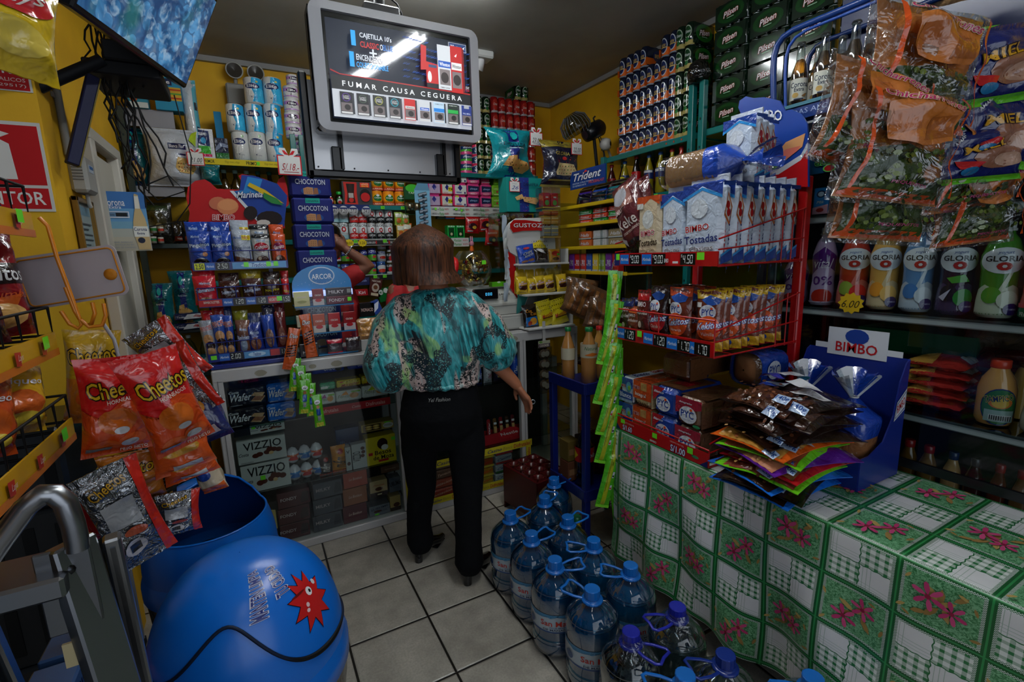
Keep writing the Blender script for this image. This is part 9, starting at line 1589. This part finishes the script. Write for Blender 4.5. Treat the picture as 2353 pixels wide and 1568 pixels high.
for i, c_ in enumerate(['#a81830', '#2a1c20']):put('sweets_pack', bagm(.08, .085, .03, '#3a3238', [('r', 0, .75, 1, 1, c_), ('r', 0, 0, 1, .2, c_)], seed=i), (ac.location.x+.03+.095*i, 2.70, CT+.002), '%s clear sweets pack at the foot of the acrylic display'%('magenta trimmed', 'dark')[i], 'sweets pack')
put('open_box', boxm(.1, .06, .1, '#b8b8b4'), (solve(852, 2.72, 1.05), 2.77, CT+.001), 'small white open box under the bagged toasts', 'box')
for i in range(4):m_=bagm(.12, .11, .03, '#9a6a34', [('p', [(.15, .15), (.85, .15), (.9, .7), (.5, .9), (.1, .7)], ['#b8823c', '#a8743a'][i%2])], 'f', seed=i+5, wr=1.5);o=put('toast_bag', m_, (solve(850+3*i, 2.72, 1.1), 2.735+.022*i, CT+.062), 'clear bag of golden toasts by the acrylic display, %s from the front'%ORD[i], 'toast bag', 'golden toast bags');o.rotation_euler=(rad(-12), 0, 0)
for i, (x, z, tl, s) in enumerate([(.215, 1.255, -4, 1.), (.165, 1.19, 14, .95)]):
 m_=bagm(.055, .22*s, .02, '#c8541c', [('t', 'Duo', .5, .82, .7, .1, '#d8d8d8', 'bi', 0, '#3a1408')]+[('p', [(.1, .3+.06*k), (.9, .36+.06*k), (.9, .39+.06*k), (.1, .33+.06*k)], '#3a1408') for k in range(5)], 'f', seed=i+7, wr=1.2);m_.v=[(a, b_, c_-.22*s) for a, b_, c_ in m_.v];o=put('wafer_sachet', m_, (x, 2.575, z+.02), 'orange wafer sachet hanging before the counter, %s'%('right', 'left, tilted')[i], 'sachet', 'orange wafer sachets');o.rotation_euler=(0, rad(tl), 0)
for i, (x, z, tl) in enumerate([(.155, 1.06, 8), (.17, 1.02, 2), (.19, .98, 0), (.205, .93, 2), (.225, .87, -2), (.18, .955, 6)]):
 m_=bagm(.05, .17, .02, '#5aae1c', [('e', .5, .78, .3, .07, '#e0e0e0'), ('t', 'ito', .5, .78, .3, .05, '#1c3a1c'), ('e', .5, .64, .16, .05, '#a8683c'), ('r', .3, .38, .7, .58, '#1c4a9a'), ('r', .15, .02, .85, .15, '#c8c83a'), ('r', .35, .22, .65, .36, '#8a8f94')], 'f', seed=i+17, wr=1.2);m_.v=[(a, b_, c_-.17) for a, b_, c_ in m_.v];o=put('drink_sachet', m_, (x, 2.58-.012*i, z), 'bright green drink sachet hanging before the counter glass, %s in the cluster'%ORD[i], 'sachet', 'green drink sachets');o.rotation_euler=(0, rad(tl), 0)
 # ---------------- blue swing-lid bins
def bin_(loc, rot, r, lb, closed=True):
 t=empty('trash_bin', loc, rot, lb, 'trash bin');B=('#0b66c6', 'g');z0=.5
 g=M();g.lathe([(r*.72, 0), (r*.93, z0-.02)], ('#0c4a94', 'g'), 40);g.build('bin_body', t)
 g=M();g.grid(lambda u, v:((r*(.8+.2*v)+.008*noise.noise(V((u*30, v*3, 1)))+.004)*cos(2*pi*u), (r*(.8+.2*v)+.008*noise.noise(V((u*30, v*3, 1)))+.004)*sin(2*pi*u), .1+v*(z0-.1)), 90, 12, ('#0b0b0c', 'f'));g.build('trash_liner', t)
 g=M();g.lathe([(r*.99, z0-.03), (r*1.04, z0-.02), (r*1.04, z0+.02), (r*1.0, z0+.05)], B, 48, cap=False)
 if closed:
  def D(u, v, k=0, f=1.):a=2*pi*u;q=v*pi/2;return((r*1.0*f+k)*cos(q)**.8*cos(a), (r*1.0*f+k)*cos(q)**.8*sin(a), z0+.05+(.27*f+k)*sin(q))
  def gr(u):return.13+.36*math.exp(-((u-.7)/.075)**2)+.05*cos(2*pi*(u-.5))
  g.grid(lambda u, v:D(u, v*.999), 96, 36, B);g.build('dome_lid', t)
  g=M();n=120;pts=[D(i/n, gr(i/n), .0012) for i in range(n)];g.tube(pts, .0042, '#04142c', 6, True);g.build('flap_seam', t)
  g=M();g.tube([D(.76+.2*i/30, gr(.76+.2*i/30), .001) for i in range(31)], [.002+.005*sin(pi*i/30) for i in range(31)], '#020406', 6);g.build('flap_gap', t)
  g=M();P0=lambda u, v, k=0:D(.72+.16*u, .74-.34*v, k+.0005)
  g.art(lambda u, v, k=0:D(.72+.13*(1-v)+.02*u, .46+.36*u, k+.0008), [('t', 'MANTEN LIMPIA', .5, .72, .9, .26, '#1c2c74', 'b', 0, '#c8ccd4'), ('t', 'TU CIUDAD', .55, .28, .62, .26, '#1c2c74', 'b', 0, '#c8ccd4')], 1, 'g', .0005, .1)
  cc=(.865, .42);st=[(cc[0]+.05*(1 if i%2 else.55)*cos(2*pi*i/20), cc[1]+.2*(1 if i%2 else.6)*sin(2*pi*i/20)) for i in range(20)]
  for f_, c_, l_ in((1.06, '#1a0a0a', .0004), (1, '#b81c1c', .001)):
   P=[(cc[0]+(x-cc[0])*f_, cc[1]+(y-cc[1])*f_) for x, y in st];g.art(lambda u, v, k=0:D(u, v, k+l_+.0005), [('p', P, c_)], 1, 'g', .0004, .03)
  for du, dv, rx, ry, c_ in((.006, .04, .008, .03, '#d8d8d8'), (.008, .038, .003, .013, '#101010'), (.03, .06, .005, .02, '#c8c8c8'), (-.012, -.02, .004, .015, '#d8b8b8'), (-.016, -.05, .004, .012, '#d8b8b8'), (-.02, .07, .02, .008, '#6a1010')):g.art(lambda u, v, k=0:D(u, v, k+.0022), [('e', cc[0]+du, cc[1]+dv, rx, ry, c_, 10)], 1, 'g', .0004, .03)
  g.build('printed_sticker', t)
 else:
  g.build('rim', t)
  def D2(u, v, f=1.):a=2*pi*u;q=v*pi/2;return(r*f*cos(q)**.8*cos(a), r*f*cos(q)**.8*sin(a), z0+.05+.27*f*sin(q))
  cutv=lambda u:.34+.66*min(1, max(0, (sin(2*pi*u)+.15)*3))
  g=M();g.grid(lambda u, v:D2(u, v*cutv(u)*.999), 72, 24, B);g.grid(lambda u, v:D2(1-u, v*cutv(1-u)*.999, .975), 72, 24, ('#0a3f8a', 'g'));g.build('cut_dome', t)  # inner dome skin in darker blue, its shade put into the colour
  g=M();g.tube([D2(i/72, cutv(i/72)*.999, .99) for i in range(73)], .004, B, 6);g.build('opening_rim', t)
  g=M();g.lathe([(.001, z0-.0), (r*.9, z0+.01)], '#020203', 30, cap=False);g.build('inside_shade_disc', t)  # black disc paints the shade inside the open bin
 return t
bin_((-.1, 1.3, 0), rad(8), .225, 'large blue dome lidded trash bin with red star sticker in the foreground')
bin_((-.215, 1.83, 0), rad(35), .2, 'blue trash bin with its swing lid open behind the foreground bin', False)
# ---------------- snack rack along the left
sr=empty('snack_rack', (-.45, 1.05, 0), 0, 'black wire snack rack with yellow shelf fronts at the left edge of the photo', 'display rack');LVL=[1.645, 1.395, 1.2]
RY0, RY1=.35, 1.38
for z in LVL:
 g=M();g.box((.062, (RY0+RY1)/2-1.05, z-.018), (.004, RY1-RY0, .05), ('#b88a12', 'g'));g.art(lambda u, v, k=0:(.065+k, RY0-1.05+(RY1-RY0)*u, z-.043+.05*v), [('r', 0, 0, 1, .3, '#b8641c')]+[('p', [(.06+.12*i, .3), (.08+.12*i, .25), (.085+.12*i, .75), (.06+.12*i, .8)], '#a8281c') for i in range(8)]+[('t', 'Lays', .073+.12*i, .55, .022, .3, '#c8a8a0', 'i') for i in range(8)]+[('r', .9, .5, .93, 1, '#5ad01c')], 20, 'g');g.build('shelf_front', sr)
 g=M()
 for i in range(14):y=RY0-1.05+(RY1-RY0)*i/13;g.tube([(-.25, y, z+.0), (.06, y, z+.0), (.06, y, z+.06)], .003, '#0c0c0e', 5)
 for dz, xx in((.0, .06), (.06, .06), (.0, -.1)):g.tube([(xx, RY0-1.05, z+dz), (xx, RY1-1.05, z+dz)], .003, '#0c0c0e', 5)
 g.tube([(-.25, RY1-1.05, z+.06), (.06, RY1-1.05, z+.06)], .003, '#0c0c0e', 5);g.build('wire_shelf', sr)
g=M();g.box((-.235, (RY0+RY1)/2-1.05, .9), (.01, RY1-RY0, 1.7), '#121214');g.build('back_panel', sr)  # black backing added to keep the area behind the snacks dark
for y in(RY0, RY1):g=M();g.tube([(-.25, y-1.05, 0), (-.25, y-1.05, 1.8)], .012, '#0c0c0e', 8);g.build('post', sr)
def chip(nm, y, x, z, w, h, c1, art, lb, rot, seed, tl=0, k='f', cat='snack bag', grp=None):
 o=put(nm, bagm(w, h, .07, c1, art, k, seed=seed, wr=1.5, flare=.06, nu=14, nv=16), (x, y, z), lb, cat, grp);o.rotation_euler=(rad(-6), rad(tl), rot);return o
DR=[('r', .0, .5, 1, .7, '#1c0a0c'), ('t', 'Doritos', .5, .6, .9, .14, '#c8c8c8', 'b'), ('p', [(.5, .85), (.35, .72), (.65, .72)], '#c86a1c'), ('p', [(.2, .35), (.8, .4), (.5, .1)], '#b8541c'), ('e', .5, .2, .3, .12, '#c89a5a'), ('t', 'Rumba', .6, .4, .6, .08, '#b84a1c', 'i')]
for i in range(4):chip('chip_bag', 1.33-.13*i, -.455, 1.402, .13, .21, ['#7a1018', '#3a0e14', '#8a1018', '#2a0e14'][i], DR, 'dark red corn chip bag on the rack, %s from the far end'%ORD[i], pi/2-rad(40), 100+i)
for i in range(5):chip('chip_bag', 1.3-.15*i, -.46, 1.207, .14, .15, ['#c89a1c', '#b8481c', '#1c4a24', '#c8a81c', '#2a1c10'][i], [('e', .5, .4, .3, .2, '#b8541c'), ('t', 'Piqueo', .5, .7, .7, .12, '#c8c8c8', 'bi'), ('e', .5, .2, .3, .1, '#c8b03a')], '%s snack bag on the lowest rack shelf, %s from the far end'%(['yellow', 'orange', 'dark green', 'gold', 'brown'][i], ORD[i]), pi/2-rad(30), 110+i, 12)
for i in range(3):chip('chip_bag', 1.3-.17*i, -.46, 1.652, .15, .2, ['#16285a', '#b83a1c', '#1c5a24'][i], [('e', .5, .5, .3, .2, '#c8a03a')], '%s snack bag on the highest shelf of the rack'%['navy', 'red', 'green'][i], pi/2-rad(30), 120+i)
LY=[('e', .5, .62, .4, .15, '#b01c24', 20), ('t', 'Lays', .5, .62, .6, .14, '#c8c0b8', 'bi', 10), ('e', .5, .25, .35, .15, '#c8b04a')]
p=W(25, 60, 'y', .8);chip('chip_bag', p.y, p.x-.01, p.z-.05, .09, .12, '#c8a81c', LY, 'yellow potato chip bag hanging at the top left corner', rad(30), 130, 10)
c1=W(130, 545, 'y', 1.42);t=empty('blank_sign', (c1.x+.02, 1.42, 1.46), 0, 'blank white plastic card with orange border above the orange hooks', 'sign');g=M();g.prism(rr_(.2, .115, .015), -.001, .001, '#a8a0a4');n_=[(x*.93, .0575+(z-.0575)*.88) for x, z in rr_(.2, .115, .012)];g.tube([(x, -.0018, z) for x, z in n_], .0018, '#b8741c', 5, True);g.lathe([(.004, -.003), (.013, -.003), (.013, -.001)], '#b8741c', 14, (.075, 0, .05), ax='y');g.build('card', t);t.rotation_euler=(0, rad(-8), rad(-14))
OG=('#c8781c', 'g');g=M();q=[W(*z_, 'y', 1.36) for z_ in((90, 500), (110, 520), (130, 590), (160, 670), (180, 725), (188, 745), (180, 755), (160, 745), (140, 715))];g.tube(q, .004, OG, 8);q2=[W(*z_, 'y', 1.36) for z_ in((150, 660), (172, 715), (190, 745), (210, 745), (218, 720), (212, 695))];g.tube(q2, .004, OG, 8);q3=[W(*z_, 'y', 1.36) for z_ in((186, 735), (205, 752), (235, 748), (243, 725), (238, 698))];g.tube(q3, .004, OG, 8);put('wire_hook', g, (0, 0, 0), 'orange wire hooks holding the hanging cheese puff bags', 'hook')
CT1=[('p', [(.0, .0), (1, 0), (1, .5), (.6, .6), (.2, .42), (0, .5)], '#b83e12'), ('e', .5, .38, .3, .14, '#b85a1a'), ('e', .3, .12, .22, .07, '#b84c18'), ('e', .7, .16, .22, .07, '#b84a18'), ('t', 'Cheetos', .52, .72, .86, .17, '#c8a01c', 'b', 6, '#140c08'), ('t', 'HORNEADOS', .6, .6, .5, .04, '#d0c0b0', 'b', 4), ('e', .55, .28, .12, .035, '#9a9ca0'), ('e', .66, .14, .14, .04, '#9a9ca0'), ('r', .05, .06, .4, .11, '#6a6468'), ('t', 'PESO NETO', .72, .04, .4, .03, '#c8b0a0')]
CT2=[('p', [(.0, .0), (1, 0), (1, .55), (0, .5)], '#b86a1c'), ('t', 'Cheetos', .5, .75, .9, .18, '#c8a01c', 'b', 6, '#140c08'), ('e', .5, .3, .3, .1, '#c8541c')]
SL=[('r', .8, 0, 1, 1, '#b82418'), ('t', 'Cheetos', .4, .85, .6, .09, '#b88a1c', 'b', 12, '#1c1008'), ('r', .15, .45, .7, .7, '#9a9ca0'), ('e', .4, .22, .2, .08, '#b8b4b8'), ('r', .3, .18, .5, .26, '#24242a'), ('e', .5, .38, .2, .04, '#a8401c')]
CO=[('t', 'Cuates', .5, .5, .6, .1, '#1c3a1c', 'bi'), ('e', .5, .5, .35, .12, '#b8862a'), ('r', .3, .1, .8, .22, '#b0b0b0'), ('p', [(0, .8), (1, .7), (1, .78), (0, .88)], '#a8381c')]
HG=[(212, 758, 1.42, .13, .27, '#b8921c', CT2, 'yellow cheese puff bag at the back left of the hanging bunch', 8, 'f'), (255, 820, 1.22, .15, .25, '#b81818', CT1, 'big red cheese puff bag hanging at the front left', 4, 'f'), (330, 815, 1.1, .135, .25, '#b81818', CT1, 'big red cheese puff bag hanging at the front right, tilted', -14, 'f'), (330, 752, 1.42, .14, .2, '#9a9ca0', SL, 'silver backed snack bag at the top of the hanging bunch', -30, 's'), (375, 800, 1.4, .13, .22, '#8a8c90', SL, 'silver and red snack bag at the right of the bunch', -22, 's'), (415, 850, 1.42, .1, .24, '#1c2458', CO, 'navy and orange edged snack bag at the far right of the bunch', -20, 'f'), (390, 965, 1.3, .14, .16, '#c8501c', CO, 'orange snack bag below the red ones on the right', -8, 'f'), (410, 1010, 1.33, .13, .13, '#c84c1a', CO, 'lower orange snack bag with silver patch', -10, 'f'), (300, 1040, 1.32, .14, .15, '#b86a1c', CT2, 'amber snack bag hanging under the big red bag', 4, 'f'), (235, 1075, 1.2, .13, .3, '#94969a', SL, 'crumpled silver bag at the bottom left of the bunch', -12, 's'), (408, 1130, 1.3, .1, .13, '#94969a', SL, 'crumpled silver bag at the bottom right of the bunch', 4, 's'), (200, 1100, 1.3, .07, .18, '#8a1418', [], 'dark red bag side at the lower left of the bunch', -8, 'f'), (345, 1110, 1.36, .12, .16, '#2a2414', CT2, 'dark bag in the shadow at the bottom of the bunch', 0, 'f'), (455, 1040, 1.42, .07, .14, '#b8a890', [('e', .5, .5, .35, .12, '#1c3a8a'), ('r', 0, 0, 1, .2, '#b8501c')], 'cream and orange edged bag at the right of the bunch', -14, 'f')]
for i, (px_, py_, Y, w, h, c_, a_, lb, tl, k) in enumerate(HG):
 p=W(px_, py_, 'y', Y);m_=bagm(w*(.8 if i<6 else.9), h*.82, .06 if k=='f' else.035, c_, a_, k, seed=140+i, wr=1.8, flare=.08, nu=14, nv=18);m_.v=[(a, b_, q-h*.82) for a, b_, q in m_.v];o=put('snack_bag', m_, p, lb, 'snack bag', 'hanging snack bags at the left');o.rotation_euler=(rad(4), rad(tl), rad([10, 18, 22, -10, -20, -30, 10, 5, 10, 25, 10, 40, 0, -20][i]))
g=M();q=[W(*z_, 'y', 1.4) for z_ in((238, 745), (262, 780), (275, 830))]+[W(*z_, 'y', 1.33) for z_ in((320, 1000), (330, 1200))];g.tube(q, .004, '#9a9aa0', 6);put('clip_strip', g, (0, 0, 0), 'thin clip strip running down through the hanging snack bags', 'strip')
for i in range(4):  # invented dark crates cover the yellow wall so its foot reads dark
 t=empty('bottle_crate', (-.78+.0*(i//2), 2.1, .002+.262*i), 0, 'added dark plastic crate, %s from the bottom, beside the yellow pillar'%ORD[i], 'crate', 'added dark crates stacked at the pillar')
 g=M();g.box((0, 0, .13), (.4, .32, .26), ('#15181c', 'g'), .012)
 for q in range(5):g.box((-.16+.08*q, -.161, .13), (.03, .004, .16), '#08090a')
 g.build('crate_body', t)
for i in range(4):
 for j in range(2):
  for q in range(3):
   t=empty('drink_bottle', (-.5+.085*q, 2.62+.1*j, .83-.235*i+.0), 0, 'clear drink bottle left of the glass counter, %s layer from the top'%ORD[i], 'bottle', 'clear drink bottles, %s layer'%ORD[i])
   g=M();g.lathe([(.03, 0), (.04, .01), (.04, .15), (.015, .2), (.014, .225), (.001, .226)], ('#9ab8bc', 't'), 14);g.build('bottle_body', t);g=M();g.lathe([(.0405, .05), (.0405, .1)], ['#1a7a8c', '#2a3a4a', '#1c5a6a', '#8a7a1c'][i], 14, cap=False);g.build('label_band', t)
g=M()
for i in range(5):g.box((-.415, 2.67, .825-.235*i), (.28, .24, .008), '#26282a')
for x in(-.55, -.28):g.box((x, 2.785, .42), (.02, .02, .84), '#26282a')
put('bottle_shelf', g, (0, 0, 0), 'thin dark shelving holding clear drink bottles left of the glass counter', 'shelf')
# ---------------- folding ladder and soap boxes
ld=empty('ladder', (-.3, .85, 0), 0, 'aluminium folding step ladder leaning at the bottom left corner', 'ladder');lo2=V((-.3, .85, 0));AL=('#8a8c90', 'm')
q=[W(*z_, 'y', .78)-lo2 for z_ in((-60, 1330), (0, 1245), (60, 1165), (100, 1135), (125, 1135), (150, 1155), (168, 1205), (176, 1240))];g=M();g.tube(q+[W(178, 1262, 'y', .78)-lo2], .013, AL, 12);g.build('handrail', ld)
a, b_=W(150, 1240, 'y', .78)-lo2, V((a_0:=.06, .1, 0)) if 0 else V((.02, .02, 0))
top=W(160, 1245, 'y', .8)-lo2;bot=V((top.x+.12, top.y-.12, .0))
def railp(p0, p1, w1, w2, nm, m=AL):g=M();d=p1-p0;g.box((0, 0, 0), (w1, w2, d.length), m, .003);g.box((0, -w2/2-.001, 0), (w1*.3, .002, d.length*.98), ('#5a5c60', 'm'));o=g.build(nm, ld, (p0+p1)/2);o.rotation_euler=d.to_track_quat('Z', 'Y').to_euler();return o
railp(bot, top, .05, .025, 'side_rail');railp(bot+V((-.16, 0, 0)), top+V((-.14, .0, 0)), .05, .025, 'side_rail');railp(V((top.x+.0, top.y+.25, 0)), top+V((.035, .03, -.02)), .02, .02, 'rear_leg');railp(V((top.x-.12, top.y+.3, 0)), top+V((-.12, .03, 0)), .02, .02, 'rear_leg')
for i in range(4):z=top.z-.04-.26*i;g=M();g.box((top.x-.07+.03*i, top.y-.03*i, z), (.14, .09, .03), AL, .004);g.build('step', ld)
g=M();g.box((top.x-.005, top.y-.016, top.z-.06), (.058, .006, .12), ('#77797c', 'm'), .002)
for dz in(-.03, -.09):g.lathe([(.001, -.004), (.006, -.003), (.007, 0)], ('#3a3c40', 'm'), 10, (top.x, top.y-.02, top.z+dz), ax='y')
g.box((top.x-.0, top.y-.02, top.z-.15), (.045, .004, .035), '#a89a74');g.build('hinge_plate', ld)
sf=empty('low_shelf', (-.52, 1.17, 0), 0, 'low dark shelf holding soap boxes beside the ladder', 'shelf');
for z in(.5, .02):g=M();g.box((0, 0, z), (.3, .76, .02), '#1c1c1e');g.build('board', sf)
for y in(-.37, .37):g=M();g.tube([(.14, y, 0), (.14, y, 1.0)], .009, '#6a6c70');g.build('post', sf)
for r in range(5):
 for i in range(3):put('soap_box', boxm(.1, .05, .08, ['#5a7aa0', '#8a4a6a', '#4a6a98', '#7a90a8', '#3a5a8a'][r], [('t', ['Protex', 'LUX', 'LUX', 'LUX', 'Dove'][r], .5, .5, .7, .5, '#1c2448', 'i')], k='g', b=.004), (-.42, 1.12+.12*i, .511+r*.0505), 'pastel soap box beside the ladder, %s column, %s from the bottom'%(ORD[i], ORD[r]), 'soap box', 'soap boxes', pi/2)
for r in range(3):
 for i in range(2):put('tissue_pack', boxm(.15, .13, .12, '#7a94a8', [('p', [(.1, .3), (.5, .4), (.45, .6), (.08, .5)], '#1c2c5a'), ('e', .7, .3, .1, .1, '#1c2c5a')], k='f', b=.012), (-.5, .5+.15*i, .6+r*.132), 'pale blue wrapped tissue pack behind the ladder, %s column, %s from the bottom'%(ORD[i], ORD[r]), 'tissue pack', 'pale blue tissue packs', pi/2)
g=M();g.box((0, 0, .295), (.3, .5, .58), '#202226', .004);put('low_cabinet', g, (-.52, .5, .008), 'dark low cabinet under the pale blue tissue packs', 'cabinet')
